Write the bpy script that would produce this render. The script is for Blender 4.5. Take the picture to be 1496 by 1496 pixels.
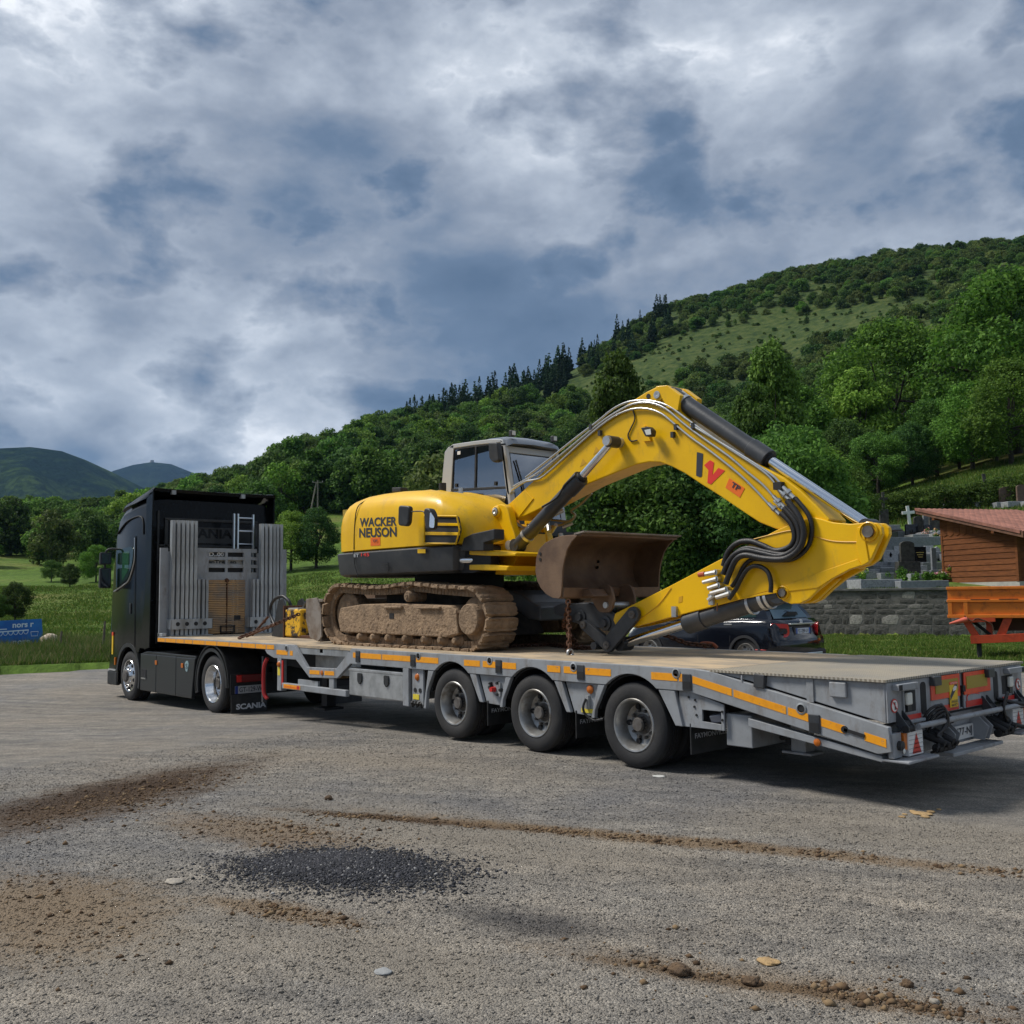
import bpy, bmesh, math, random
import numpy as np
from mathutils import Vector, Matrix, Euler
random.seed(7); RNG = np.random.default_rng(7)
PI = math.pi
for o in list(bpy.data.objects): bpy.data.objects.remove(o)
sc = bpy.context.scene
COL = sc.collection

# ------------------------------------------------------------------ camera
CAM = Vector((6.12076, -6.84585, 1.61832))
CR = Vector((0.66098233, 0.75027875, -0.01357028))
CU = Vector((0.07317004, -0.04644258, 0.99623754))
CW = Vector((-0.74682562, 0.65948835, 0.08559565))
FPX = 1412.3
cd = bpy.data.cameras.new('camera'); co = bpy.data.objects.new('camera', cd); COL.objects.link(co)
cd.sensor_width = 36.0; cd.lens = 36.0 * FPX / 1496.0; cd.clip_start = 0.05; cd.clip_end = 30000
m = Matrix.Identity(4)
for i in range(3):
    m[i][0] = CR[i]; m[i][1] = CU[i]; m[i][2] = -CW[i]; m[i][3] = CAM[i]
co.matrix_world = m
sc.camera = co
def at(px, py, plane, val):
    d = CW + CR * ((px - 748) / FPX) - CU * ((py - 748) / FPX)
    k = 'XYZ'.index(plane); t = (val - CAM[k]) / d[k]
    return CAM + d * t
def aty(pts, y): return [(lambda v: (v.x, v.z))(at(a, b, 'Y', y)) for a, b in pts]     # pixel outline -> (x,z) in plane Y=y
def atx(pts, x): return [(lambda v: (v.y, v.z))(at(a, b, 'X', x)) for a, b in pts]

# ------------------------------------------------------------------ light
SUN_EL, SUN_AZ = math.radians(52), math.radians(215)      # azimuth measured from +X towards +Y: the sun stands left of the camera
sdir = Vector((math.cos(SUN_EL) * math.cos(SUN_AZ), math.cos(SUN_EL) * math.sin(SUN_AZ), math.sin(SUN_EL)))
sl = bpy.data.lights.new('sun', 'SUN'); sl.energy = 2.3; sl.angle = math.radians(14); sl.color = (1.0, .96, .9)
so = bpy.data.objects.new('sun', sl); COL.objects.link(so); so.rotation_euler = sdir.to_track_quat('Z', 'Y').to_euler(); so.location = (0, 0, 60)
W = bpy.data.worlds.new('World'); sc.world = W; W.use_nodes = True
def build_world():
    nt = W.node_tree; nt.nodes.clear(); N = nt.nodes.new; L = nt.links.new
    out = N('ShaderNodeOutputWorld'); bg = N('ShaderNodeBackground'); bg.inputs[1].default_value = 1.0; L(bg.outputs[0], out.inputs[0])
    sky = N('ShaderNodeTexSky'); sky.sky_type = 'NISHITA'; sky.sun_disc = False
    sky.sun_elevation = SUN_EL; sky.sun_rotation = math.radians(90) - SUN_AZ
    tc = N('ShaderNodeTexCoord'); sep = N('ShaderNodeSeparateXYZ'); L(tc.outputs['Generated'], sep.inputs[0])
    def math_(op, a, b=None, clamp=False):
        n = N('ShaderNodeMath'); n.operation = op; n.use_clamp = clamp
        for i, v in enumerate((a, b)):
            if v is None: continue
            if isinstance(v, (int, float)): n.inputs[i].default_value = v
            else: L(v, n.inputs[i])
        return n.outputs[0]
    def vmath(op, a, b=None):
        n = N('ShaderNodeVectorMath'); n.operation = op
        for i, v in enumerate((a, b)):
            if v is None: continue
            if isinstance(v, (tuple, Vector)): n.inputs[i].default_value = v
            else: L(v, n.inputs[i])
        return n
    comb = vmath('MULTIPLY', tc.outputs['Generated'], (1.0, 1.0, 1.75))
    def noise(scale, detail, rough, dist, off):
        mp = vmath('ADD', comb.outputs[0], off).outputs[0]
        n = N('ShaderNodeTexNoise'); n.inputs['Scale'].default_value = scale; n.inputs['Detail'].default_value = detail
        n.inputs['Roughness'].default_value = rough; n.inputs['Distortion'].default_value = dist; L(mp, n.inputs['Vector']); return n.outputs[0]
    n1 = noise(2.7, 14, .53, .10, (4.9, 1.2, 0)); n2 = noise(6.5, 14, .56, .12, (9.1, 2.4, 5.0)); n3 = noise(1.5, 2, .5, 0, (2.2, 8.4, 1.0))
    bil = math_('MULTIPLY', math_('ABSOLUTE', math_('SUBTRACT', n2, .5)), .75)
    v = math_('ADD', math_('ADD', math_('MULTIPLY', n1, 1.0), math_('MULTIPLY', n2, .34)), math_('MULTIPLY', n3, .30)); v = math_('SUBTRACT', v, bil)
    v = math_('SUBTRACT', v, .32)
    # the thick dark rain cloud over the hill and the thinner, brighter cloud round the hidden sun
    def lobe(px, py, lo, hi):
        d = (CW + CR * ((px - 748) / FPX) - CU * ((py - 748) / FPX)).normalized()
        dt = vmath('DOT_PRODUCT', tc.outputs['Generated'], tuple(d)).outputs['Value']
        mr = N('ShaderNodeMapRange'); mr.interpolation_type = 'SMOOTHSTEP'; L(dt, mr.inputs[0])
        mr.inputs[1].default_value = math.cos(math.radians(lo)); mr.inputs[2].default_value = math.cos(math.radians(hi)); return mr.outputs[0]
    v = math_('SUBTRACT', v, math_('MULTIPLY', lobe(830, 500, 15, 2), .09))
    v = math_('ADD', v, math_('MULTIPLY', lobe(60, -60, 38, 3), .055)); v = math_('ADD', v, math_('MULTIPLY', lobe(180, 620, 20, 3), .06)); v = math_('ADD', v, math_('MULTIPLY', lobe(1480, 250, 16, 3), .05))
    v = math_('ADD', math_('MULTIPLY', math_('SUBTRACT', v, .5), 1.38), .49)
    rp = N('ShaderNodeValToRGB'); L(v, rp.inputs[0]); cr = rp.color_ramp
    cr.elements[0].position = .02; cr.elements[0].color = (.030, .056, .10, 1)
    cr.elements[1].position = .80; cr.elements[1].color = (.86, .87, .88, 1)
    for p_, c_ in ((.30, (.078, .112, .168, 1)), (.43, (.165, .192, .238, 1)), (.54, (.262, .292, .340, 1)), (.62, (.36, .39, .435, 1)), (.69, (.56, .58, .61, 1))):
        e = cr.elements.new(p_); e.color = c_
    sk = N('ShaderNodeMix'); sk.data_type = 'RGBA'; sk.blend_type = 'ADD'; sk.inputs[0].default_value = .003
    L(rp.outputs[0], sk.inputs[6]); L(sky.outputs[0], sk.inputs[7])
    L(sk.outputs[2], bg.inputs[0])
build_world()
sc.view_settings.view_transform = 'Standard'; sc.view_settings.look = 'None'; sc.view_settings.gamma = 1.0
sc.view_settings.use_curve_mapping = False; sc.view_settings.exposure = 0.82
sc.render.engine = 'CYCLES'
sc.cycles.use_denoising = True; sc.cycles.max_bounces = 6; sc.cycles.transparent_max_bounces = 12; sc.cycles.caustics_reflective = False; sc.cycles.caustics_refractive = False

# ------------------------------------------------------------------ materials
MATS = {}
def mat(name, col, rough=.5, metal=0.0, col2=None, scale=4.0, lo=.42, hi=.62, bump=0.0, bscale=40.0, coat=0.0, rnd=0.0, stretch=(1, 1, 1), emit=None, spec=.5, dirt=None):
    if name in MATS: return MATS[name]
    M = bpy.data.materials.new(name); M.use_nodes = True; nt = M.node_tree; N = nt.nodes.new; L = nt.links.new
    b = nt.nodes['Principled BSDF']; b.inputs['Roughness'].default_value = rough; b.inputs['Metallic'].default_value = metal
    b.inputs['Coat Weight'].default_value = coat; b.inputs['Coat Roughness'].default_value = .06; b.inputs['Specular IOR Level'].default_value = spec
    b.inputs['Base Color'].default_value = (*col, 1)
    csock = None
    if col2 or bump:
        tc = N('ShaderNodeTexCoord'); mp = N('ShaderNodeMapping'); L(tc.outputs['Object'], mp.inputs[0]); mp.inputs['Scale'].default_value = stretch
    if col2:
        n = N('ShaderNodeTexNoise'); n.inputs['Scale'].default_value = scale; n.inputs['Detail'].default_value = 7; n.inputs['Roughness'].default_value = .62; L(mp.outputs[0], n.inputs[0])
        mr = N('ShaderNodeMapRange'); L(n.outputs[0], mr.inputs[0]); mr.inputs[1].default_value = lo; mr.inputs[2].default_value = hi
        mx = N('ShaderNodeMix'); mx.data_type = 'RGBA'; L(mr.outputs[0], mx.inputs[0]); mx.inputs[6].default_value = (*col, 1); mx.inputs[7].default_value = (*col2, 1)
        csock = mx.outputs[2]
    if dirt:
        dc, ds, dlo, dhi, dst, damt = dirt
        tc2 = N('ShaderNodeTexCoord'); mp2 = N('ShaderNodeMapping'); L(tc2.outputs['Object'], mp2.inputs[0]); mp2.inputs['Scale'].default_value = dst
        n3 = N('ShaderNodeTexNoise'); n3.inputs['Scale'].default_value = ds; n3.inputs['Detail'].default_value = 9; n3.inputs['Roughness'].default_value = .72; L(mp2.outputs[0], n3.inputs[0])
        mr3 = N('ShaderNodeMapRange'); L(n3.outputs[0], mr3.inputs[0]); mr3.inputs[1].default_value = dlo; mr3.inputs[2].default_value = dhi; mr3.inputs[4].default_value = damt
        mx3 = N('ShaderNodeMix'); mx3.data_type = 'RGBA'; L(mr3.outputs[0], mx3.inputs[0]); mx3.inputs[7].default_value = (*dc, 1)
        if csock: L(csock, mx3.inputs[6])
        else: mx3.inputs[6].default_value = (*col, 1)
        csock = mx3.outputs[2]
        rg_ = N('ShaderNodeMapRange'); L(mr3.outputs[0], rg_.inputs[0]); rg_.inputs[3].default_value = rough; rg_.inputs[4].default_value = min(1, rough + .35); L(rg_.outputs[0], b.inputs['Roughness'])
    if rnd:
        oi = N('ShaderNodeObjectInfo'); hs = N('ShaderNodeHueSaturation'); mr2 = N('ShaderNodeMapRange'); L(oi.outputs['Random'], mr2.inputs[0]); mr2.inputs[3].default_value = 1 - rnd; mr2.inputs[4].default_value = 1 + rnd
        L(mr2.outputs[0], hs.inputs['Value'])
        if csock: L(csock, hs.inputs['Color'])
        else: hs.inputs['Color'].default_value = (*col, 1)
        csock = hs.outputs[0]
    if csock: L(csock, b.inputs['Base Color'])
    if bump:
        n2 = N('ShaderNodeTexNoise'); n2.inputs['Scale'].default_value = bscale; n2.inputs['Detail'].default_value = 5; L(mp.outputs[0], n2.inputs[0])
        bp = N('ShaderNodeBump'); bp.inputs['Strength'].default_value = bump; bp.inputs['Distance'].default_value = .02; L(n2.outputs[0], bp.inputs['Height']); L(bp.outputs[0], b.inputs['Normal'])
    if emit: b.inputs['Emission Color'].default_value = (*emit, 1); b.inputs['Emission Strength'].default_value = 1
    MATS[name] = M; return M
def glass(name, tint, gloss=.12):
    if name in MATS: return MATS[name]
    M = bpy.data.materials.new(name); M.use_nodes = True; nt = M.node_tree; nt.nodes.clear(); N = nt.nodes.new; L = nt.links.new
    o = N('ShaderNodeOutputMaterial'); t = N('ShaderNodeBsdfTransparent'); t.inputs[0].default_value = (*tint, 1)
    g = N('ShaderNodeBsdfGlossy'); g.inputs['Roughness'].default_value = .02; g.inputs[0].default_value = (.95, .97, 1, 1)
    f = N('ShaderNodeFresnel'); f.inputs[0].default_value = 1.5
    a = N('ShaderNodeMath'); a.operation = 'ADD'; L(f.outputs[0], a.inputs[0]); a.inputs[1].default_value = gloss
    mx = N('ShaderNodeMixShader'); L(a.outputs[0], mx.inputs[0]); L(t.outputs[0], mx.inputs[1]); L(g.outputs[0], mx.inputs[2]); L(mx.outputs[0], o.inputs[0])
    MATS[name] = M; return M
YEL = mat('yellow_paint', (.86, .50, .002), .36, col2=(.74, .41, .004), scale=2.2, coat=.08, lo=.4, hi=.75, spec=.35, dirt=((.30, .20, .06), 5, .54, .74, (1, 1, .5), .55))
YELD = mat('worn_yellow_paint', (.75, .42, .01), .6, col2=(.035, .025, .018), scale=9, lo=.47, hi=.56, bump=.3)
GREY = mat('grey_paint', (.30, .315, .33), .5, dirt=((.13, .095, .065), 6, .52, .70, (1, 1, .35), .65), col2=(.21, .215, .215), scale=3.5, lo=.45, hi=.75, bump=.05)
GALV = mat('galvanised_steel', (.40, .42, .43), .5, .35, col2=(.20, .20, .19), scale=6, lo=.42, hi=.68, stretch=(1, 1, .25), rnd=.18)
STEEL = mat('stainless_box', (.52, .53, .53), .35, .6, col2=(.36, .37, .37), scale=5)
BLACK = mat('black_truck_paint', (.003, .004, .005), .16, spec=.15, dirt=((.03, .028, .025), 3, .5, .75, (1, 1, .5), .35))
PLAS = mat('black_plastic', (.014, .015, .016), .5, col2=(.03, .03, .03), scale=8)
CHAS = mat('chassis_black', (.012, .012, .013), .7)
DGREY = mat('dark_grey_paint', (.030, .034, .040), .42, col2=(.05, .052, .055), scale=4, bump=.05)
RUBB = mat('tyre_rubber', (.020, .020, .021), .8, col2=(.045, .042, .038), scale=3.5, lo=.45, hi=.8, bump=.15, bscale=60)
RIMM = mat('silver_rim', (.38, .38, .37), .38, .7, col2=(.20, .175, .145), scale=9, lo=.42, hi=.7)
RIMA = mat('polished_rim', (.75, .75, .75), .2, .95, col2=(.4, .38, .34), scale=8, lo=.5, hi=.85)
HUB = mat('hub_grey', (.13, .12, .11), .6, col2=(.08, .07, .06), scale=12)
TAPE = mat('orange_reflective_tape', (.90, .36, .008), .45, col2=(.70, .25, .01), scale=14, lo=.5, hi=.8, dirt=((.20, .18, .15), 16, .58, .66, (1, 1, 1), .8))
WOOD = mat('dusty_deck_wood', (.48, .37, .24), .9, col2=(.27, .235, .19), scale=2.6, lo=.40, hi=.62, dirt=((.16, .12, .08), 3.5, .56, .72, (.4, 1, 1), .6), spec=.2, bump=.35, bscale=25, rnd=.1, stretch=(.5, 1.6, 1))
CHKP = mat('dusty_checker_plate', (.50, .46, .37), .7, .1, col2=(.38, .37, .34), scale=2.0, lo=.38, hi=.7)
MUD = mat('dried_mud', (.30, .205, .125), .95, col2=(.17, .115, .07), scale=7, lo=.4, hi=.66, bump=.9, bscale=28, rnd=.16)
RUST = mat('rusty_brown_steel', (.20, .125, .075), .62, .25, col2=(.11, .065, .04), scale=3.2, lo=.38, hi=.68, bump=.12)
RUSTG = mat('worn_bucket_steel', (.27, .235, .20), .65, .2, col2=(.16, .115, .08), scale=5, lo=.42, hi=.65, bump=.2)
CHAIN = mat('rusty_chain', (.14, .06, .03), .7, .4, col2=(.07, .035, .02), scale=30)
CHROME = mat('chrome_rod', (.85, .86, .88), .12, 1.0)
PIPE = mat('plated_pipe', (.55, .55, .53), .3, .85)
HOSE = mat('black_hose', (.012, .012, .013), .5, bump=.2, bscale=90)
GLS = glass('cab_glass', (.74, .80, .78), .30)
DGLS = glass('dark_glass', (.10, .14, .13), .10)
RED = mat('red_reflector', (.55, .025, .02), .3)
REDO = mat('red_orange_board', (.80, .08, .02), .4, col2=(.66, .06, .03), scale=6)
OLIVE = mat('yellow_retro_board', (.36, .26, .025), .5)
WHITE = mat('white_paint', (.75, .75, .73), .4)
LGREY = mat('light_grey_cab_paint', (.42, .43, .43), .4, coat=.2)
AMBER = mat('amber_lamp', (.50, .13, .01), .25)
LAMP = mat('clear_lamp', (.65, .66, .6), .15)
TXTD = mat('dark_lettering', (.03, .034, .045), .5)
TXTR = mat('red_lettering', (.75, .035, .02), .5)
TXTW = mat('pale_lettering', (.5, .52, .54), .4)
OSTK = mat('orange_sticker', (.85, .16, .01), .5)
ALU = mat('aluminium', (.62, .68, .74), .3, .8)
REDL = mat('red_hose', (.45, .02, .02), .4)

# ------------------------------------------------------------------ mesh helpers
class MB:
    def __init__(s): s.v = []; s.f = []
    def add(s, v, f):
        n = len(s.v); s.v += [tuple(a) for a in v]; s.f += [tuple(i + n for i in q) for q in f]; return s
    def box(s, x0, x1, y0, y1, z0, z1):
        v = [(x, y, z) for x in (x0, x1) for y in (y0, y1) for z in (z0, z1)]
        return s.add(v, [(0, 1, 3, 2), (4, 6, 7, 5), (0, 4, 5, 1), (2, 3, 7, 6), (0, 2, 6, 4), (1, 5, 7, 3)])
    def obox(s, c, ax, ay, az, hx, hy, hz):
        c = Vector(c); ax = Vector(ax).normalized(); ay = Vector(ay).normalized(); az = Vector(az).normalized()
        v = [c + ax * (hx * i) + ay * (hy * j) + az * (hz * k) for i in (-1, 1) for j in (-1, 1) for k in (-1, 1)]
        return s.add(v, [(0, 1, 3, 2), (4, 6, 7, 5), (0, 4, 5, 1), (2, 3, 7, 6), (0, 2, 6, 4), (1, 5, 7, 3)])
    def prism(s, poly, a, b, axis='Y'):
        if sum(poly[i][0] * poly[(i + 1) % len(poly)][1] - poly[(i + 1) % len(poly)][0] * poly[i][1] for i in range(len(poly))) < 0: poly = poly[::-1]
        n = len(poly)
        if axis == 'Y': P = lambda q, t: (q[0], t, q[1])
        elif axis == 'X': P = lambda q, t: (t, q[0], q[1])
        else: P = lambda q, t: (q[0], q[1], t)
        v = [P(q, a) for q in poly] + [P(q, b) for q in poly]
        f = [tuple(range(n)), tuple(range(2 * n - 1, n - 1, -1))] + [(i, i + n, (i + 1) % n + n, (i + 1) % n) for i in range(n)]
        return s.add(v, f)
    def cyl(s, p0, p1, r0, r1=None, n=16, cap=True):
        p0 = Vector(p0); p1 = Vector(p1); r1 = r0 if r1 is None else r1; d = (p1 - p0).normalized()
        a = d.orthogonal().normalized(); b = d.cross(a)
        v = []
        for p_, r in ((p0, r0), (p1, r1)):
            v += [p_ + a * (r * math.cos(2 * PI * i / n)) + b * (r * math.sin(2 * PI * i / n)) for i in range(n)]
        f = [(i, (i + 1) % n, (i + 1) % n + n, i + n) for i in range(n)]
        if cap: f += [tuple(range(n - 1, -1, -1)), tuple(range(n, 2 * n))]
        return s.add(v, f)
    def tube(s, pts, r, n=8, smooth=0):
        pts = [Vector(q) for q in pts]
        if smooth and len(pts) > 2:
            out = []
            for i in range(len(pts) - 1):
                p0 = pts[max(i - 1, 0)]; p1 = pts[i]; p2 = pts[i + 1]; p3 = pts[min(i + 2, len(pts) - 1)]
                for k in range(smooth):
                    t = k / smooth
                    out.append(.5 * ((2 * p1) + (p2 - p0) * t + (2 * p0 - 5 * p1 + 4 * p2 - p3) * t * t + (3 * p1 - p0 - 3 * p2 + p3) * t ** 3))
            pts = out + [pts[-1]]
        rr = r if hasattr(r, '__len__') else [r] * len(pts)
        if len(rr) != len(pts): rr = list(np.interp(np.linspace(0, 1, len(pts)), np.linspace(0, 1, len(rr)), rr))
        a = None; v = []
        for i, q in enumerate(pts):
            d = (pts[min(i + 1, len(pts) - 1)] - pts[max(i - 1, 0)]).normalized()
            a = d.orthogonal().normalized() if a is None else (a - d * a.dot(d)).normalized()
            b = d.cross(a); v += [q + a * (rr[i] * math.cos(2 * PI * j / n)) + b * (rr[i] * math.sin(2 * PI * j / n)) for j in range(n)]
        f = [(i * n + j, i * n + (j + 1) % n, (i + 1) * n + (j + 1) % n, (i + 1) * n + j) for i in range(len(pts) - 1) for j in range(n)]
        f += [tuple(range(n - 1, -1, -1)), tuple(range((len(pts) - 1) * n, len(pts) * n))]
        return s.add(v, f)
    def lathe(s, c, axis, prof, n=40):
        """prof: (radius, offset along axis)"""
        c = Vector(c); d = Vector(axis).normalized(); a = d.orthogonal().normalized(); b = d.cross(a); v = []
        for r, h in prof: v += [c + d * h + a * (r * math.cos(2 * PI * j / n)) + b * (r * math.sin(2 * PI * j / n)) for j in range(n)]
        f = [(i * n + j, i * n + (j + 1) % n, (i + 1) * n + (j + 1) % n, (i + 1) * n + j) for i in range(len(prof) - 1) for j in range(n)]
        return s.add(v, f)
    def loft(s, rings, cap=True, closed=True):
        n = len(rings[0]); v = [q for r in rings for q in r]
        rng = range(n) if closed else range(n - 1)
        f = [(i * n + j, i * n + (j + 1) % n, (i + 1) * n + (j + 1) % n, (i + 1) * n + j) for i in range(len(rings) - 1) for j in rng]
        if cap: f += [tuple(range(n - 1, -1, -1)), tuple(range((len(rings) - 1) * n, len(rings) * n))]
        return s.add(v, f)
    def mesh(s, name, mt, smooth=None, fix=True):
        me = bpy.data.meshes.new(name); me.from_pydata(s.v, [], s.f)
        if fix:
            bm = bmesh.new(); bm.from_mesh(me); bmesh.ops.recalc_face_normals(bm, faces=bm.faces); bm.to_mesh(me); bm.free()
        if mt: me.materials.append(mt)
        if smooth is not None:
            me.polygons.foreach_set('use_smooth', [True] * len(me.polygons)); me.set_sharp_from_angle(angle=math.radians(smooth))
        me.update(); return me
    def build(s, name, mt, parent=None, smooth=None, bevel=0, seg=2, fix=True):
        return link(name, s.mesh(name, mt, smooth, fix), parent, bevel, seg)
def link(name, me, parent=None, bevel=0, seg=2):
    o = bpy.data.objects.new(name, me); COL.objects.link(o)
    if parent is not None: adopt(o, parent)
    if bevel:
        md = o.modifiers.new('bevel', 'BEVEL'); md.width = bevel; md.segments = seg; md.limit_method = 'ANGLE'; md.angle_limit = math.radians(35); md.harden_normals = False
    return o
def adopt(o, parent):
    o.parent = parent
    if parent.type == 'EMPTY': o.matrix_parent_inverse = Matrix.Translation(-parent.location)
def tag(o, label=None, cat=None, group=None, kind=None):
    if label: o['label'] = label
    if cat: o['category'] = cat
    if group: o['group'] = group
    if kind: o['kind'] = kind
    return o
def thing(name, loc, label, cat, group=None):
    o = bpy.data.objects.new(name, None); COL.objects.link(o); o.location = loc; o.empty_display_size = .2
    return tag(o, label, cat, group)
def copy_tree(o, parent=None):
    c = o.copy(); COL.objects.link(c)
    if parent is not None: c.parent = parent
    for ch in o.children: copy_tree(ch, c)
    return c
def text_mesh(txt, bold=.0):
    cu = bpy.data.curves.new('t', 'FONT'); cu.body = txt; cu.resolution_u = 3; cu.offset = bold
    o = bpy.data.objects.new('t', cu); COL.objects.link(o)
    dg = bpy.context.evaluated_depsgraph_get(); me = bpy.data.meshes.new_from_object(o.evaluated_get(dg))
    v = np.array([q.co[:] for q in me.vertices]); f = [tuple(q.vertices) for q in me.polygons]
    bpy.data.objects.remove(o); bpy.data.curves.remove(cu); bpy.data.meshes.remove(me)
    v[:, :2] -= v[:, :2].min(0); return v, f, v[:, 0].max(), v[:, 1].max()
def text(name, txt, p0, p1, up, mt, parent, bold=.0, lift=.004):
    """flat lettering: baseline from p0 (left) to p1 (right); up = full letter-height vector"""
    v, f, w, h = text_mesh(txt, bold); p0 = Vector(p0); r = Vector(p1) - p0; up = Vector(up); nrm = r.cross(up).normalized() * lift
    mb = MB(); mb.add([p0 + r * (a[0] / w) + up * (a[1] / h) + nrm for a in v], f)
    return mb.build(name, mt, parent, fix=False)
def rounded(poly, r, n=4):
    """round the corners of a 2D polygon"""
    out = []; m_ = len(poly)
    for i in range(m_):
        p0 = Vector(poly[i - 1]); p1 = Vector(poly[i]); p2 = Vector(poly[(i + 1) % m_])
        a = p0 - p1; b = p2 - p1; rr = min(r, a.length * .45, b.length * .45)
        A = p1 + a.normalized() * rr; B = p1 + b.normalized() * rr
        for k in range(n + 1):
            t = k / n; q = A * (1 - t) ** 2 + p1 * (2 * t * (1 - t)) + B * t * t; out.append((q.x, q.y))
    return out
def smooth_poly(pts, k=4):
    out = []; n = len(pts)
    for i in range(n):
        p0, p1, p2, p3 = [Vector(pts[(i + d) % n]) for d in (-1, 0, 1, 2)]
        for j in range(k):
            t = j / k; q = .5 * ((2 * p1) + (p2 - p0) * t + (2 * p0 - 5 * p1 + 4 * p2 - p3) * t * t + (3 * p1 - p0 - 3 * p2 + p3) * t ** 3); out.append((q.x, q.y))
    return out
def ground_z(x):
    t = min(max((-x - .5) / 12.5, 0), 1); return -.30 * (3 * t * t - 2 * t ** 3)

from mathutils.bvhtree import BVHTree
def drape(o, target, d=Vector((0, 1, 0)), lift=.004):
    """lay flat lettering onto the curved surface behind it"""
    bv = BVHTree.FromPolygons([v.co for v in target.data.vertices], [tuple(p.vertices) for p in target.data.polygons])
    for v in o.data.vertices:
        h = bv.ray_cast(v.co - d * .5, d)
        if h[0] is not None: v.co = h[0] - d * lift
    o.data.update(); return o
# ------------------------------------------------------------------ terrain
COLS = {   # image column -> (distance, height in the picture of the bare ground there)
 -900: [(24, 992), (45, 944), (90, 890), (160, 850), (260, 800), (380, 770), (520, 775)],
 0:    [(24, 991), (45, 941), (80, 900), (130, 852), (180, 815), (260, 782), (360, 765), (520, 775)],
 160:  [(24, 988), (45, 938), (80, 897), (120, 858), (170, 822), (250, 785), (360, 762), (520, 770)],
 330:  [(24, 985), (45, 934), (75, 890), (110, 838), (150, 790), (220, 750), (340, 722), (520, 728)],
 430:  [(24, 984), (45, 930), (75, 880), (105, 832), (145, 768), (170, 750), (240, 715), (350, 690), (520, 698)],
 500:  [(24, 983), (45, 928), (75, 880), (110, 815), (150, 757), (240, 690), (350, 662), (520, 672)],
 640:  [(24, 980), (45, 925), (75, 870), (120, 800), (180, 735), (270, 670), (360, 622), (520, 640)],
 820:  [(24, 978), (45, 920), (75, 868), (120, 800), (200, 705), (290, 625), (390, 552), (540, 575)],
 960:  [(24, 975), (45, 915), (70, 868), (110, 805), (200, 692), (300, 575), (420, 458), (580, 480)],
 1100: [(24, 972), (45, 905), (65, 850), (105, 785), (200, 672), (310, 530), (430, 420), (600, 440)],
 1200: [(24, 972), (41, 862), (48, 838), (54, 812), (62, 785), (75, 765), (105, 735), (200, 645), (310, 510), (440, 392), (600, 420)],
 1300: [(24, 972), (41, 859), (48, 832), (54, 793), (62, 766), (75, 738), (105, 700), (200, 610), (310, 470), (450, 371), (600, 400)],
 1496: [(24, 970), (41, 857), (48, 828), (54, 780), (62, 742), (76, 690), (105, 650), (200, 545), (310, 430), (440, 356), (600, 385)],
 2600: [(24, 968), (41, 855), (48, 826), (54, 772), (62, 735), (76, 680), (105, 630), (200, 520), (310, 400), (440, 330), (600, 360)]}
AZ0 = math.atan2(CW.y, CW.x)
RS = np.concatenate([np.linspace(10, 60, 51), np.linspace(62, 120, 30), np.linspace(125, 620, 100)])
PXS = np.array(sorted(COLS)); TAB = []
for c in PXS:
    rz = []
    for r, y in COLS[c]:
        d = CW + CR * ((min(max(c, -200), 1700) - 748) / FPX) - CU * ((y - 748) / FPX); rz.append((r, CAM.z + r * d.z / math.hypot(d.x, d.y)))
    TAB.append(np.interp(RS, [a for a, _ in rz], [b for _, b in rz]))
PXF = np.linspace(-900, 2600, 141); TAB = np.array(TAB)
TABF = np.array([np.interp(PXF, PXS, TAB[:, j]) for j in range(len(RS))]).T
def blur(a, ax, k):
    p_ = np.pad(a, [(k, k) if i == ax else (0, 0) for i in range(2)], mode='edge'); n = a.shape[ax]
    return sum(np.take(p_, range(i, i + n), ax) for i in range(2 * k + 1)) / (2 * k + 1)
TABF = blur(blur(TABF, 0, 2), 1, 2)
def vnoise(x, y, seed=0):
    """cheap smooth value noise, vectorised"""
    xi = np.floor(x); yi = np.floor(y); fx = x - xi; fy = y - yi; fx = fx * fx * (3 - 2 * fx); fy = fy * fy * (3 - 2 * fy)
    def h(a, b): return np.modf(np.abs(np.sin(a * 127.1 + b * 311.7 + seed * 74.7) * 43758.5453))[0]
    return (h(xi, yi) * (1 - fx) + h(xi + 1, yi) * fx) * (1 - fy) + (h(xi, yi + 1) * (1 - fx) + h(xi + 1, yi + 1) * fx) * fy
WALL_A = at(1188, 926, 'Z', 0); WALL_B = at(1700, 932, 'Z', 0)
WD = (WALL_B - WALL_A); WD.z = 0; WD.normalize(); WN = Vector((-WD.y, WD.x, 0))
def sstep(a, lo, hi): t = np.clip((a - lo) / (hi - lo), 0, 1); return t * t * (3 - 2 * t)
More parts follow.
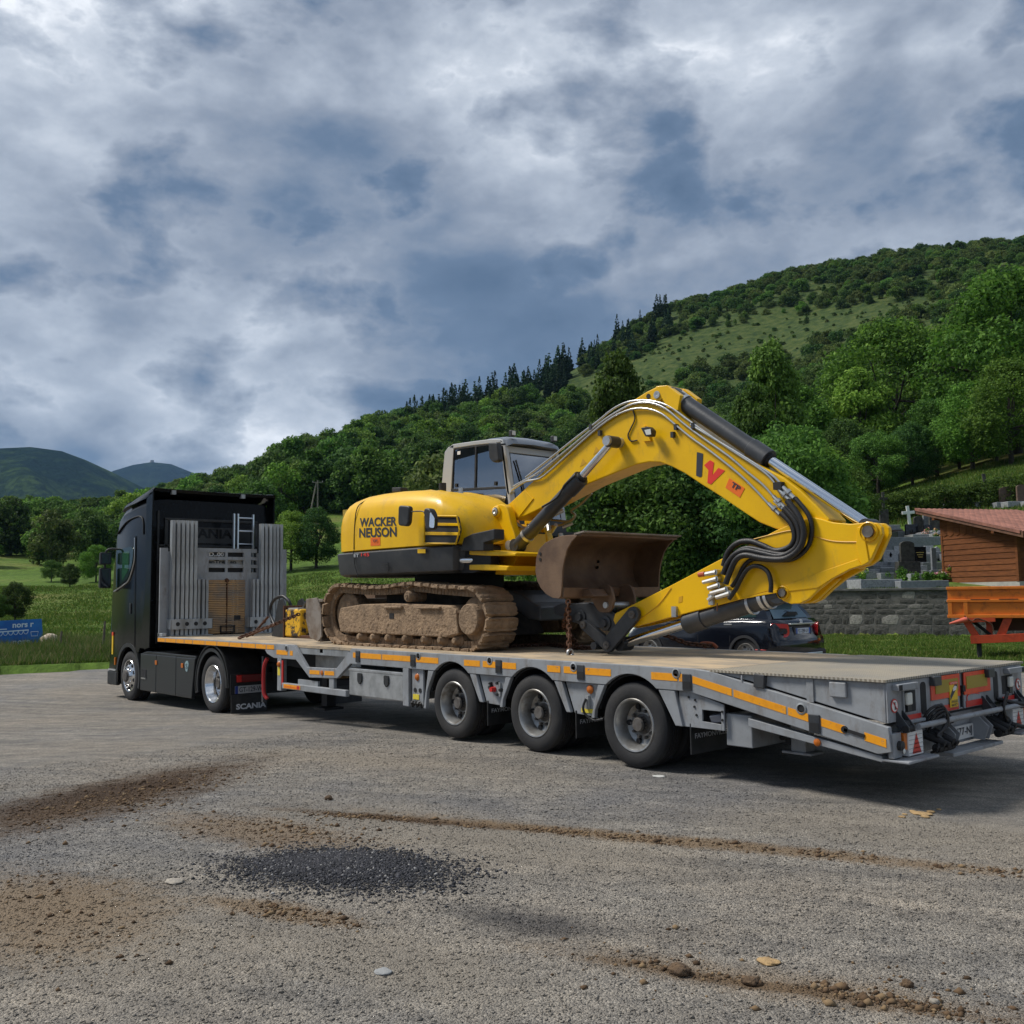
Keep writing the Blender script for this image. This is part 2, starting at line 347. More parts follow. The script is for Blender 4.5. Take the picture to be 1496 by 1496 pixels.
def terrain(x, y):
    x = np.asarray(x, float); y = np.asarray(y, float); dx = x - CAM.x; dy = y - CAM.y
    r = np.hypot(dx, dy); da = AZ0 - np.arctan2(dy, dx); da = (da + PI) % (2 * PI) - PI
    px = 748 + FPX * np.tan(np.clip(da, -.85, .92)); px = np.clip(px, -890, 2590)
    i = (px - PXF[0]) / (PXF[1] - PXF[0]); i0 = np.clip(np.floor(i).astype(int), 0, len(PXF) - 2); fi = i - i0
    j = np.interp(r, RS, np.arange(len(RS))); j0 = np.clip(np.floor(j).astype(int), 0, len(RS) - 2); fj = j - j0
    z = (TABF[i0, j0] * (1 - fj) + TABF[i0, j0 + 1] * fj) * (1 - fi) + (TABF[i0 + 1, j0] * (1 - fj) + TABF[i0 + 1, j0 + 1] * fj) * fi
    t = np.clip((-x - .5) / 12.5, 0, 1); g = -.30 * (3 * t * t - 2 * t ** 3)
    wl = sstep(r, 19, 30); base = g * (1 - wl) + z * wl
    v = (x - WALL_A.x) * WN.x + (y - WALL_A.y) * WN.y; right = sstep(px, 1080, 1120)
    st = sstep(v, .05, .45)
    low = g * (1 - sstep(r, 30, 60)) * 1.0
    z2 = np.where(v < .05, np.minimum(base, low * 0 + .0), low * (1 - st) + z * st)
    z = np.where(right > .5, z2, base)
    amp = sstep(r, 40, 200)
    return z + amp * (vnoise(x / 23, y / 23, 1) - .5) * 3.0 + amp * (vnoise(x / 7, y / 7, 2) - .5) * .7
def tz(x, y): return float(terrain(np.array([x]), np.array([y]))[0])
def field_mat():
    M = bpy.data.materials.new('meadow_grass'); M.use_nodes = True; nt = M.node_tree; N = nt.nodes.new; L = nt.links.new; b = nt.nodes['Principled BSDF']; b.inputs['Roughness'].default_value = .95; b.inputs['Specular IOR Level'].default_value = .15
    tc = N('ShaderNodeTexCoord')
    def noi(s, d=6, st=(1, 1, 1)):
        mp = N('ShaderNodeMapping'); L(tc.outputs['Object'], mp.inputs[0]); mp.inputs['Scale'].default_value = st
        n = N('ShaderNodeTexNoise'); n.inputs['Scale'].default_value = s; n.inputs['Detail'].default_value = d; n.inputs['Roughness'].default_value = .65; L(mp.outputs[0], n.inputs[0]); return n.outputs[0]
    r1 = N('ShaderNodeValToRGB'); L(noi(.07, 7, st=(1.0, .45, 1)), r1.inputs[0]); e = r1.color_ramp.elements
    e[0].position = .34; e[0].color = (.06, .115, .018, 1); e[1].position = .66; e[1].color = (.20, .185, .07, 1)
    q = e.new(.5); q.color = (.095, .165, .026, 1)
    r2 = N('ShaderNodeValToRGB'); L(noi(1.6, 8), r2.inputs[0]); e = r2.color_ramp.elements; e[0].position = .3; e[0].color = (.5, .5, .45, 1); e[1].position = .7; e[1].color = (1.35, 1.3, 1.2, 1)
    mx = N('ShaderNodeMix'); mx.data_type = 'RGBA'; mx.blend_type = 'MULTIPLY'; mx.inputs[0].default_value = 1; L(r1.outputs[0], mx.inputs[6]); L(r2.outputs[0], mx.inputs[7])
    sp = N('ShaderNodeSeparateXYZ'); L(tc.outputs['Object'], sp.inputs[0]); mh = N('ShaderNodeMapRange'); L(sp.outputs[2], mh.inputs[0]); mh.inputs[1].default_value = 22; mh.inputs[2].default_value = 48
    r3 = N('ShaderNodeValToRGB'); L(noi(.35, 9), r3.inputs[0]); e = r3.color_ramp.elements; e[0].position = .36; e[0].color = (.022, .045, .012, 1); e[1].position = .64; e[1].color = (.085, .105, .030, 1); q = e.new(.5); q.color = (.05, .078, .019, 1)
    mp_ = N('ShaderNodeMix'); mp_.data_type = 'RGBA'; L(mh.outputs[0], mp_.inputs[0]); L(mx.outputs[2], mp_.inputs[6]); L(r3.outputs[0], mp_.inputs[7]); L(mp_.outputs[2], b.inputs['Base Color'])
    bp = N('ShaderNodeBump'); bp.inputs['Strength'].default_value = .7; bp.inputs['Distance'].default_value = .25; L(noi(2.5, 8), bp.inputs['Height']); L(bp.outputs[0], b.inputs['Normal'])
    return M
FIELD = field_mat()
def build_terrain():
    th = np.linspace(-.95, 1.0, 240); rr = np.concatenate([np.linspace(14, 36, 45), np.linspace(36.5, 46, 39), np.linspace(47, 120, 66), np.linspace(124, 620, 84)])
    T, R = np.meshgrid(th, rr, indexing='ij'); X = CAM.x + R * np.cos(AZ0 - T); Y = CAM.y + R * np.sin(AZ0 - T); Z = terrain(X, Y) - .03; Z = np.where(((X > -22.1) & (Y < 12.9)) | ((X > -70) & (Y < -4.2)), np.minimum(Z, -.5), Z)
    n, k = X.shape; v = np.stack([X, Y, Z], -1).reshape(-1, 3)
    I = np.arange(n * k).reshape(n, k); f = np.stack([I[:-1, :-1], I[1:, :-1], I[1:, 1:], I[:-1, 1:]], -1).reshape(-1, 4)
    mb = MB(); mb.v = v.tolist(); mb.f = f.tolist(); o = mb.build('hillside_meadow', FIELD, smooth=80); tag(o, kind='structure')
    # the wide level land all round, below everything
    mb = MB(); S = 9000; mb.add([(-S, -S, -1.6), (S, -S, -1.6), (S, S, -1.6), (-S, S, -1.6)], [(0, 1, 2, 3)]); tag(mb.build('ground', FIELD), kind='structure')
build_terrain()
def mountain(name, sky, dist, depth, mt, seed):
    """a far ridge: skyline given by picture points, at its own distance"""
    xs = np.array([a for a, _ in sky], float); ys = np.array([b for _, b in sky], float); px = np.linspace(xs[0], xs[-1], 160); py = np.interp(px, xs, ys)
    rows = 26; v = []
    for c, y in zip(px, py):
        d = CW + CR * ((c - 748) / FPX) - CU * ((y - 748) / FPX); h = math.hypot(d.x, d.y); top = CAM.z + dist * d.z / h; ux, uy = d.x / h, d.y / h
        for k in range(rows):
            t = k / (rows - 1); rr = dist - depth + depth * t * (1 if t <= 1 else 1)
            z = -20 + (top + 20) * (t ** 1.25)
            x_, y_ = CAM.x + ux * rr, CAM.y + uy * rr
            z += (1 - abs(2 * t - 1)) * dist * .035 * (float(vnoise(np.array([x_ / (dist * .035)]), np.array([y_ / (dist * .035)]), seed)[0]) - .5) + (1 - t) * t * dist * .03 * (float(vnoise(np.array([x_ / (dist * .012)]), np.array([y_ / (dist * .012)]), seed + 3)[0]) - .5)
            v.append((x_, y_, z))
        v.append((CAM.x + ux * (dist + depth * .6), CAM.y + uy * (dist + depth * .6), top * .5))
    k = rows + 1; f = [(i * k + j, (i + 1) * k + j, (i + 1) * k + j + 1, i * k + j + 1) for i in range(len(px) - 1) for j in range(k - 1)]
    mb = MB(); mb.v = v; mb.f = f; tag(mb.build(name, mt, smooth=70), kind='structure')
FARM = mat('wooded_mountain', (.007, .018, .010), 1, col2=(.040, .066, .016), scale=.0045, lo=.46, hi=.60, bump=1.0, bscale=.03, spec=0, dirt=((.004, .011, .007), .035, .42, .62, (1, 1, 1), .85))
FARM2 = mat('wooded_mountain_far', (.006, .014, .012), 1, col2=(.02, .034, .018), scale=.003, lo=.45, hi=.62, bump=1.0, bscale=.02, spec=0, dirt=((.003, .008, .007), .025, .42, .62, (1, 1, 1), .8))
for M_ in (FARM, FARM2):
    for n_ in M_.node_tree.nodes:
        if n_.type == 'BUMP': n_.inputs['Distance'].default_value = 25
mountain('mountain', [(-500, 640), (-200, 668), (-60, 660), (0, 655), (45, 653), (90, 659), (125, 672), (160, 688), (200, 708), (250, 735), (300, 765), (420, 800)], 3600, 1900, FARM, 11)
mountain('mountain', [(60, 760), (120, 712), (165, 688), (195, 679), (222, 675), (250, 678), (285, 692), (320, 704), (360, 722), (460, 770), (620, 800)], 6200, 2200, FARM2, 23)

# ------------------------------------------------------------------ the gravel yard
def yard_mat():
    M = bpy.data.materials.new('yard_gravel'); M.use_nodes = True; nt = M.node_tree; N = nt.nodes.new; L = nt.links.new; b = nt.nodes['Principled BSDF']; b.inputs['Roughness'].default_value = .92; b.inputs['Specular IOR Level'].default_value = .25
    geo = N('ShaderNodeNewGeometry'); pos = geo.outputs['Position']
    def math_(op, a, b_=None, c_=None, clamp=False):
        n = N('ShaderNodeMath'); n.operation = op; n.use_clamp = clamp
        for i, v in enumerate((a, b_, c_)):
            if v is None: continue
            if isinstance(v, (int, float)): n.inputs[i].default_value = v
            else: L(v, n.inputs[i])
        return n.outputs[0]
    def noi(s, d=6, rough=.6, off=0):
        n = N('ShaderNodeTexNoise'); n.noise_dimensions = '4D'; n.inputs['W'].default_value = off; n.inputs['Scale'].default_value = s; n.inputs['Detail'].default_value = d; n.inputs['Roughness'].default_value = rough; L(pos, n.inputs['Vector']); return n.outputs[0]
    def ramp(f, st):
        r = N('ShaderNodeValToRGB'); L(f, r.inputs[0]); e = r.color_ramp.elements; e[0].position, e[0].color = st[0]; e[1].position, e[1].color = st[-1]
        for p_, c_ in st[1:-1]: q = e.new(p_); q.color = c_
        return r.outputs[0]
    def mix(fac, a, c, bt='MIX'):
        m_ = N('ShaderNodeMix'); m_.data_type = 'RGBA'; m_.blend_type = bt
        if isinstance(fac, (int, float)): m_.inputs[0].default_value = fac
        else: L(fac, m_.inputs[0])
        for k, s in ((6, a), (7, c)):
            if isinstance(s, tuple): m_.inputs[k].default_value = (*s, 1)
            else: L(s, m_.inputs[k])
        return m_.outputs[2]
    def vor(s, feat='F1'):
        n = N('ShaderNodeTexVoronoi'); n.inputs['Scale'].default_value = s; n.feature = feat; L(pos, n.inputs['Vector']); return n
    # single stones: three sizes, each stone its own tone
    va = vor(95); vc = vor(210)
    st = ramp(va.outputs['Color'], [(0, (.085, .083, .08, 1)), (.35, (.21, .20, .185, 1)), (.7, (.34, .32, .285, 1)), (1, (.58, .55, .50, 1))])
    st2 = ramp(vc.outputs['Color'], [(0, (.10, .096, .092, 1)), (.5, (.24, .225, .205, 1)), (1, (.45, .42, .37, 1))])
    base = mix(.45, st, st2)
    # broad tone: bluish grey and dusty tan areas
    broad = ramp(noi(.42, 6, .62, 3.1), [(.34, (.78, .82, .90, 1)), (.5, (.98, .98, .97, 1)), (.68, (1.12, 1.07, 1.0, 1))])
    base = mix(1.0, base, broad, 'MULTIPLY')
    fine = ramp(noi(5.5, 6, .7, 9.0), [(.3, (.72, .72, .73, 1)), (.7, (1.25, 1.22, 1.18, 1))]); base = mix(1.0, base, fine, 'MULTIPLY')
    wob = noi(2.2, 6, .65, 5.0); wob2 = noi(9, 6, .7, 1.0); wob3 = noi(45, 3, .7, 4.0)
    def streak(ang, along, across, off):
        mp = N('ShaderNodeMapping'); mp.vector_type = 'POINT'; mp.inputs['Rotation'].default_value = (0, 0, -ang); L(pos, mp.inputs[0]); m2 = N('ShaderNodeMapping'); m2.inputs['Scale'].default_value = (along, across, 1); m2.inputs['Location'].default_value = (off, off, 0); L(mp.outputs[0], m2.inputs[0])
        n = N('ShaderNodeTexNoise'); n.inputs['Scale'].default_value = 1; n.inputs['Detail'].default_value = 6; n.inputs['Roughness'].default_value = .65; L(m2.outputs[0], n.inputs[0]); return n.outputs[0]
    pa, pb = at(450, 1187, 'Z', 0), at(1496, 1275, 'Z', 0); dir1 = math.atan2(pb.y - pa.y, pb.x - pa.x)
    s1 = streak(dir1, .35, 4.5, 3.0); s2 = streak(dir1 + .5, .5, 6.0, 9.0); tread = streak(dir1 + PI / 2, 1.2, 16.0, 5.0)
    base = mix(1.0, base, ramp(s1, [(.34, (.80, .80, .81, 1)), (.66, (1.20, 1.18, 1.15, 1))]), 'MULTIPLY'); base = mix(1.0, base, ramp(s2, [(.36, (.88, .88, .88, 1)), (.64, (1.12, 1.11, 1.09, 1))]), 'MULTIPLY')
    sep = N('ShaderNodeSeparateXYZ'); L(pos, sep.inputs[0])
    def ell(c, u, a, bb, soft=.5, wa=.9):
        """soft wobbly elliptic stain around c with long axis direction u"""
        ux, uy = u; l = math.hypot(ux, uy); ux /= l; uy /= l
        dx = math_('SUBTRACT', sep.outputs[0], c[0]); dy = math_('SUBTRACT', sep.outputs[1], c[1])
        p_ = math_('ADD', math_('MULTIPLY', dx, ux), math_('MULTIPLY', dy, uy)); q = math_('ADD', math_('MULTIPLY', dx, -uy), math_('MULTIPLY', dy, ux))
        d = math_('SQRT', math_('ADD', math_('POWER', math_('DIVIDE', p_, a), 2), math_('POWER', math_('DIVIDE', q, bb), 2)))
        d = math_('ADD', d, math_('MULTIPLY', math_('SUBTRACT', wob, .5), wa)); d = math_('ADD', d, math_('MULTIPLY', math_('SUBTRACT', wob2, .5), 1.5)); d = math_('ADD', d, math_('MULTIPLY', math_('SUBTRACT', wob3, .5), 1.3))
        mr = N('ShaderNodeMapRange'); mr.interpolation_type = 'SMOOTHSTEP'; L(d, mr.inputs[0]); mr.inputs[1].default_value = 1 + soft; mr.inputs[2].default_value = 1 - soft; return mr.outputs[0]
    def line(p0, p1, w, wa=1.2): 
        c = ((p0[0] + p1[0]) / 2, (p0[1] + p1[1]) / 2); u = (p1[0] - p0[0], p1[1] - p0[1]); return ell(c, u, math.hypot(*u) / 2, w, .6, wa)
    def P(px, py, z=0): v = at(px, py, 'Z', z); return (v.x, v.y)
    def mul(a, k): return math_('MULTIPLY', a, k, clamp=True)
    soil = mix(wob2, mix(tread, (.035, .022, .014), (.10, .062, .035)), mix(tread, (.075, .046, .027), (.17, .11, .062))); clay = mix(wob2, mix(tread, (.17, .115, .066), (.34, .24, .14)), (.20, .14, .085)); blk = mix(.55, ramp(va.outputs['Color'], [(0, (.014, .015, .018, 1)), (.6, (.042, .043, .05, 1)), (.93, (.09, .09, .10, 1)), (1, (.3, .29, .28, 1))]), (.028, .029, .034))
    tan = (.29, .25, .195)
    for c, u, a, bb, k in (((P(640, 1210)), (1, .3), 1.6, .55, .55), (P(120, 1350), (1, .2), 1.0, .5, .75), (P(560, 1395), (1, .3), .7, .3, .55), (P(1330, 1215), (1, .45), 1.5, .5, .5), (P(500, 1110, -.05), (1, .3), 2.2, .35, .45), (P(1150, 1120), (1, .2), 1.2, .25, .45)):
        base = mix(mul(ell(c, u, a, bb, .7), k), base, tan)
    base = mix(mul(ell(P(380, 1215), (1, .25), .9, .30, .6, 1.3), .7), base, clay)
    base = mix(mul(ell(P(60, 1330), (1, .1), .75, .50, .6, 1.4), .75), base, clay)
    base = mix(mul(line(P(300, 1315), P(520, 1345), .10), .8), base, clay)
    base = mix(mul(line(P(-80, 1225), P(330, 1112, -.03), .60, 1.1), 1.0), base, soil); base = mix(mul(line(P(-40, 1190), P(290, 1125, -.03), .30, 1.2), .7), base, (.06, .038, .024))
    base = mix(mul(line(P(430, 1183), P(850, 1213), .085, 1.0), 1.0), base, soil)
    base = mix(mul(line(P(640, 1193), P(1500, 1276), .12, 1.0), .9), base, clay)
    base = mix(mul(line(P(880, 1400), P(1400, 1480), .055, 1.0), 1.0), base, soil)
    base = mix(mul(line(P(820, 1385), P(1496, 1490), .14), .5), base, clay)
    base = mix(mul(ell(P(500, 1272), (1, .62), .52, .33, .45, .7), .95), base, blk)
    base = mix(mul(ell(P(770, 1345), (1, .4), .32, .16, .7, 1.2), .7), base, blk)
    L(base, b.inputs['Base Color'])
    h = math_('ADD', math_('MULTIPLY', va.outputs['Distance'], -1.0), math_('MULTIPLY', vc.outputs['Distance'], -.5)); h = math_('ADD', h, math_('MULTIPLY', wob2, .35)); h = math_('ADD', h, math_('MULTIPLY', noi(40, 4, .7, 2), .5))
    bp = N('ShaderNodeBump'); bp.inputs['Strength'].default_value = .95; bp.inputs['Distance'].default_value = .013; L(h, bp.inputs['Height']); L(bp.outputs[0], b.inputs['Normal'])
    return M
YARD = yard_mat()
def yard_h(x, y):
    t = np.clip((-x - .5) / 12.5, 0, 1); g = -.30 * (3 * t * t - 2 * t ** 3)
    und = (vnoise(x * .9, y * .9, 5) - .5) * .025 + (vnoise(x * 3.1, y * 3.1, 6) - .5) * .012
    near = np.exp(-((y + 3.4) / 2.6) ** 2)                       # level under the wheels, slightly uneven in the open
    c = at(500, 1272, 'Z', 0); hp = np.exp(-(((x - c.x) * .85 + (y - c.y) * .53) / .5) ** 2 - ((-(x - c.x) * .53 + (y - c.y) * .85) / .34) ** 2) * .05
    return g + (und - .01) * near + hp
def build_yard():
    def strip(x0, x1, nx, y0, y1, ny, name):
        X, Y = np.meshgrid(np.linspace(x0, x1, nx), np.linspace(y0, y1, ny), indexing='ij'); return X, Y
    xs = np.concatenate([np.linspace(-22.4, -8, 50), np.linspace(-7.8, 7, 150), np.linspace(7.5, 60, 30)])
    ys = np.concatenate([np.linspace(-60, -9, 20), np.linspace(-8.5, 0, 110), np.linspace(.2, 13.2, 50)])
    X, Y = np.meshgrid(xs, ys, indexing='ij'); Xe = X.copy(); Ye = Y.copy()
    Xe[0, :] += (vnoise(ys * .8, ys * 0, 8) - .5) * .8 + (vnoise(ys * 3, ys * 0, 9) - .5) * .3
    Ye[:, -1] += (vnoise(xs * .5, xs * 0, 8) - .5) * 1.2
    Z = yard_h(Xe, Ye); n, k = X.shape; I = np.arange(n * k).reshape(n, k)
    mb = MB(); mb.v = np.stack([Xe, Ye, Z], -1).reshape(-1, 3).tolist(); mb.f = np.stack([I[:-1, :-1], I[1:, :-1], I[1:, 1:], I[:-1, 1:]], -1).reshape(-1, 4).tolist()
    tag(mb.build('gravel_yard', YARD, smooth=80), kind='structure')
build_yard()
def added_side_yard():
    # gravel lot extended out of frame, added for the reflection in the cab side
    mb = MB(); mb.add([(-70, -60, -.30), (-22.45, -60, -.30), (-22.45, -4.4, -.30), (-70, -4.4, -.30)], [(0, 1, 2, 3)]); tag(mb.build('gravel_yard', YARD), kind='structure')
added_side_yard()
def np_obj(name, v, f, mt, smooth=False, attr=None):
    me = bpy.data.meshes.new(name); v = np.asarray(v, np.float32); f = np.asarray(f, np.int32); k = f.shape[1]
    me.vertices.add(len(v)); me.vertices.foreach_set('co', v.ravel()); me.loops.add(f.size); me.loops.foreach_set('vertex_index', f.ravel())
    me.polygons.add(len(f)); me.polygons.foreach_set('loop_start', np.arange(0, f.size, k, dtype=np.int32)); me.polygons.foreach_set('loop_total', np.full(len(f), k, np.int32))
    if smooth: me.polygons.foreach_set('use_smooth', np.ones(len(f), bool))
    me.materials.append(mt); me.update(calc_edges=True); me.validate(); return me
def isl_mat(name, stops, rough=.9, transl=0.0, vscale=None):
    """colour picked at random for each loose piece of the mesh"""
    M = bpy.data.materials.new(name); M.use_nodes = True; nt = M.node_tree; N = nt.nodes.new; L = nt.links.new; b = nt.nodes['Principled BSDF']; b.inputs['Roughness'].default_value = rough; b.inputs['Specular IOR Level'].default_value = .25
    g = N('ShaderNodeNewGeometry'); r = N('ShaderNodeValToRGB'); e = r.color_ramp.elements
    e[0].position, e[0].color = stops[0][0], (*stops[0][1], 1); e[1].position, e[1].color = stops[-1][0], (*stops[-1][1], 1)
    for p_, c_ in stops[1:-1]: q = e.new(p_); q.color = (*c_, 1)
    L(g.outputs['Random Per Island'], r.inputs[0]); col = r.outputs[0]
    if vscale:
        oi = N('ShaderNodeObjectInfo'); hs = N('ShaderNodeHueSaturation'); mr = N('ShaderNodeMapRange'); L(oi.outputs['Random'], mr.inputs[0]); mr.inputs[3].default_value = 1 - vscale; mr.inputs[4].default_value = 1 + vscale; L(mr.outputs[0], hs.inputs['Value'])
        m2 = N('ShaderNodeMath'); m2.operation = 'MULTIPLY_ADD'; L(oi.outputs['Random'], m2.inputs[0]); m2.inputs[1].default_value = 7.31; m2.inputs[2].default_value = 0
        fr = N('ShaderNodeMath'); fr.operation = 'FRACT'; L(m2.outputs[0], fr.inputs[0]); mr3 = N('ShaderNodeMapRange'); L(fr.outputs[0], mr3.inputs[0]); mr3.inputs[3].default_value = .478; mr3.inputs[4].default_value = .514; L(mr3.outputs[0], hs.inputs['Hue'])
        L(col, hs.inputs['Color']); col = hs.outputs[0]
    L(col, b.inputs['Base Color'])
    if transl:
        t = N('ShaderNodeBsdfTranslucent'); L(col, t.inputs[0]); mx = N('ShaderNodeMixShader'); mx.inputs[0].default_value = transl; out = nt.nodes['Material Output']
        L(b.outputs[0], mx.inputs[1]); L(t.outputs[0], mx.inputs[2]); L(mx.outputs[0], out.inputs[0])
    return M
OCT_V = np.array([(1, 0, 0), (-1, 0, 0), (0, 1, 0), (0, -1, 0), (0, 0, 1), (0, 0, -1)], float)
OCT_F = np.array([(0, 2, 4), (2, 1, 4), (1, 3, 4), (3, 0, 4), (2, 0, 5), (1, 2, 5), (3, 1, 5), (0, 3, 5)])
def pebbles(name, pts, size, mt, label, cat, flat=.6):
    n = len(pts); v = OCT_V[None] * (1 + RNG.uniform(-.35, .35, (n, 6, 1))) * (size[:, None, None]); v[..., 2] *= flat; v[..., 0] *= RNG.uniform(.7, 1.4, (n, 1))
    a = RNG.uniform(0, 2 * PI, n); c, s = np.cos(a)[:, None], np.sin(a)[:, None]; x = v[..., 0] * c - v[..., 1] * s; y = v[..., 0] * s + v[..., 1] * c; v[..., 0], v[..., 1] = x, y
    z = yard_h(pts[:, 0], pts[:, 1]); v += np.stack([pts[:, 0], pts[:, 1], z + size * flat * .25], -1)[:, None]
    f = (OCT_F[None] + (np.arange(n) * 6)[:, None, None]).reshape(-1, 3)
    return tag(link(name, np_obj(name, v.reshape(-1, 3), f, mt)), label, cat, kind='stuff')
def in_view(n, y0, y1, x0=-30, x1=1526, power=1.0):
    """random ground points spread evenly over the ground inside a picture band"""
    out = []
    while len(out) < n:
        py = RNG.uniform(y0, y1); px = RNG.uniform(x0, x1); dep = 1 / (py - 865); w = ((1 / (y1 - 865)) / dep) ** -3
        if RNG.uniform() * ((y1 - 865) / (y0 - 865)) ** 3 < w:
            v = at(px, py, 'Z', 0); out.append((v.x, v.y))
    return np.array(out)
def spread(n, x0, x1, y0, y1): return np.stack([RNG.uniform(x0, x1, n), RNG.uniform(y0, y1, n)], -1)
def scatter_yard():
    A, B = at(-40, 1496, 'Z', 0), at(1540, 1496, 'Z', 0)
    pts = spread(150000, -5, 5.4, -6.3, .0)
    # keep what lies in the camera's field of view
    d = np.stack([pts[:, 0] - CAM.x, pts[:, 1] - CAM.y, np.full(len(pts), -CAM.z)], -1); w = d @ np.array(CW); u = (d @ np.array(CR)) / w * FPX + 748; vv = 748 - (d @ np.array(CU)) / w * FPX
    k = (w > .5) & (u > -40) & (u < 1540) & (vv < 1540); pts, w = pts[k], w[k]
    k = RNG.uniform(0, 1, len(pts)) < np.clip(5.0 / w, .12, 1); pts = pts[k]
    size = RNG.gamma(2.2, .0014, len(pts)) + .0018; size = np.minimum(size, .014)
    pebbles('loose_gravel', pts, size, YARD, 'loose grey and tan gravel strewn over the yard', 'gravel')
    c = at(500, 1272, 'Z', 0); n = 15000; a = RNG.normal(0, .34, n); b_ = RNG.normal(0, .20, n); pts = np.stack([c.x + a * .85 - b_ * .53, c.y + a * .53 + b_ * .85], -1)
    bm_ = isl_mat('black_chippings', [(0, (.012, .013, .016)), (.6, (.035, .036, .042)), (.94, (.07, .07, .08)), (1, (.35, .34, .32))], .7)
    pebbles('black_chippings', pts, RNG.gamma(3, .0014, n) + .003, bm_, 'patch of black stone chippings on the grey gravel', 'chippings', .75)
    # clods of soil along the wheel tracks
    cl = isl_mat('soil_clods', [(0, (.06, .038, .022)), (.6, (.12, .075, .042)), (1, (.24, .165, .09))], .95)
    P = []
    def along(p0, p1, n, w):
        a = at(*p0, 'Z', 0); b2 = at(*p1, 'Z', 0); k = 0
        while k < n:
            t = RNG.uniform(); q = a.lerp(b2, t); k += 1
            if float(vnoise(np.array([q.x * 4.3]), np.array([q.y * 4.3]), 17)[0]) < RNG.uniform(.15, .6): continue
            P.append((q.x + RNG.normal(0, w), q.y + RNG.normal(0, w)))
    along((450, 1187), (840, 1213), 900, .045); along((840, 1213), (1500, 1276), 700, .06); along((900, 1402), (1130, 1432), 420, .03); along((1130, 1432), (1400, 1478), 300, .035)
    along((370, 1325), (520, 1350), 300, .06); along((0, 1215), (300, 1125), 2200, .28); along((0, 1290), (150, 1400), 700, .28); along((850, 1385), (1496, 1480), 400, .2); along((300, 1200), (560, 1230), 500, .2)
    P = np.array(P); pebbles('soil_clods', P, np.minimum(RNG.gamma(1.3, .0042, len(P)) + .0025, .026), cl, 'crumbs and clods of brown soil left in the wheel tracks', 'soil', .7)
scatter_yard()
# a few single lumps
def lump(name, px, py, s, mt, label, cat, seed, flat=.5, group=None):
    c = at(px, py, 'Z', 0); zz = float(yard_h(np.array([c.x]), np.array([c.y]))[0]); rg = np.random.default_rng(seed)
    bm = bmesh.new(); bmesh.ops.create_icosphere(bm, subdivisions=3, radius=1)
    for v in bm.verts:
        k = 1 + .35 * (float(vnoise(np.array([v.co.x * 2 + seed]), np.array([v.co.y * 2 + v.co.z * 3]), seed)[0]) - .5) + rg.uniform(-.05, .05); v.co = Vector((v.co.x * k * s * 1.2, v.co.y * k * s, (v.co.z * k + .6) * s * flat))
        v.co += Vector((c.x, c.y, zz))
    me = bpy.data.meshes.new(name); bm.to_mesh(me); bm.free(); me.materials.append(mt); me.polygons.foreach_set('use_smooth', [True] * len(me.polygons))
    return tag(link(name, me), label, cat, group)
STONE = mat('pale_stone', (.36, .32, .26), .9, col2=(.26, .235, .20), scale=20, bump=.5)
SOIL = mat('dark_soil', (.085, .055, .033), 1, col2=(.14, .09, .05), scale=25, bump=.9, bscale=60)
CLAYM = mat('ochre_clay', (.42, .28, .13), .95, col2=(.32, .21, .10), scale=25, bump=.6)
lump('stone', 255, 1288, .05, STONE, 'flat pale stone lying left of the black chippings', 'stone', 3, .22)
lump('stone', 560, 1416, .035, mat('grey_stone', (.27, .275, .27), .9, bump=.3), 'small flat grey stone in the open gravel below the chippings', 'stone', 4, .25)
lump('stone', 1365, 1464, .018, STONE, 'small rounded pale pebble beside the end of the soil track', 'stone', 5, .7)
lump('soil_clod', 992, 1419, .042, SOIL, 'largest dark clod of soil in the wheel track, oblong', 'clod', 6, .6)
lump('soil_clod', 1095, 1433, .034, SOIL, 'dark crumbly clod of soil next to the ochre clay scrap', 'clod', 7, .6)
lump('soil_clod', 1326, 1439, .022, SOIL, 'round dark clod of soil lying alone on gravel', 'clod', 8, .8)
lump('clay_scrap', 1122, 1402, .045, CLAYM, 'flat ochre scrap of clay on the gravel', 'clay', 9, .18)
lump('clay_scrap', 1346, 1189, .06, CLAYM, 'flat ochre patch of clay lying behind the trailer', 'clay', 10, .14)
for i_, (x_, y_) in enumerate(((1322, 1190), (1334, 1186), (1360, 1187), (1372, 1183), (1318, 1194), (1352, 1194))): lump('clay_crumb', x_, y_, .016 + .005 * (i_ % 3), CLAYM, 'small ochre clay crumb around the flat patch behind the trailer', 'clay', 50 + i_, .4, 'clay crumbs behind the trailer')
lump('soil_clod', 480, 1167, .03, SOIL, 'dark clod of soil at the start of the wheel track', 'clod', 12, .8)
lump('paper_scrap', 963, 1134, .05, mat('dirty_paper', (.5, .5, .47), .8), 'white scrap of paper on the gravel by the rear axle', 'litter', 13, .12)

tag(MB().box(*(lambda v: (v.x - 9, v.x + 9, v.y - 9, v.y + 9, v.z - 20, v.z + 9))(CAM + (CW + CR * ((222 - 748) / FPX) - CU * ((674.5 - 748) / FPX)).normalized() * 6260)).build('summit_hut', mat('summit_hut', (.3, .3, .3), .9)), 'tiny summit building on the far blue mountain', 'building')
def haze():
    M = bpy.data.materials.new('haze'); M.use_nodes = True; nt = M.node_tree; nt.nodes.clear(); o = nt.nodes.new('ShaderNodeOutputMaterial'); p = nt.nodes.new('ShaderNodeVolumePrincipled'); p.inputs['Color'].default_value = (.36, .62, 1.0, 1); p.inputs['Density'].default_value = HAZE; nt.links.new(p.outputs[0], o.inputs['Volume'])
    mb = MB(); mb.box(-8500, 8500, -8500, 8500, -60, 1250); h = mb.build('haze', M); tag(h, 'thin blue haze in the air before the far mountains', 'haze', kind='stuff')
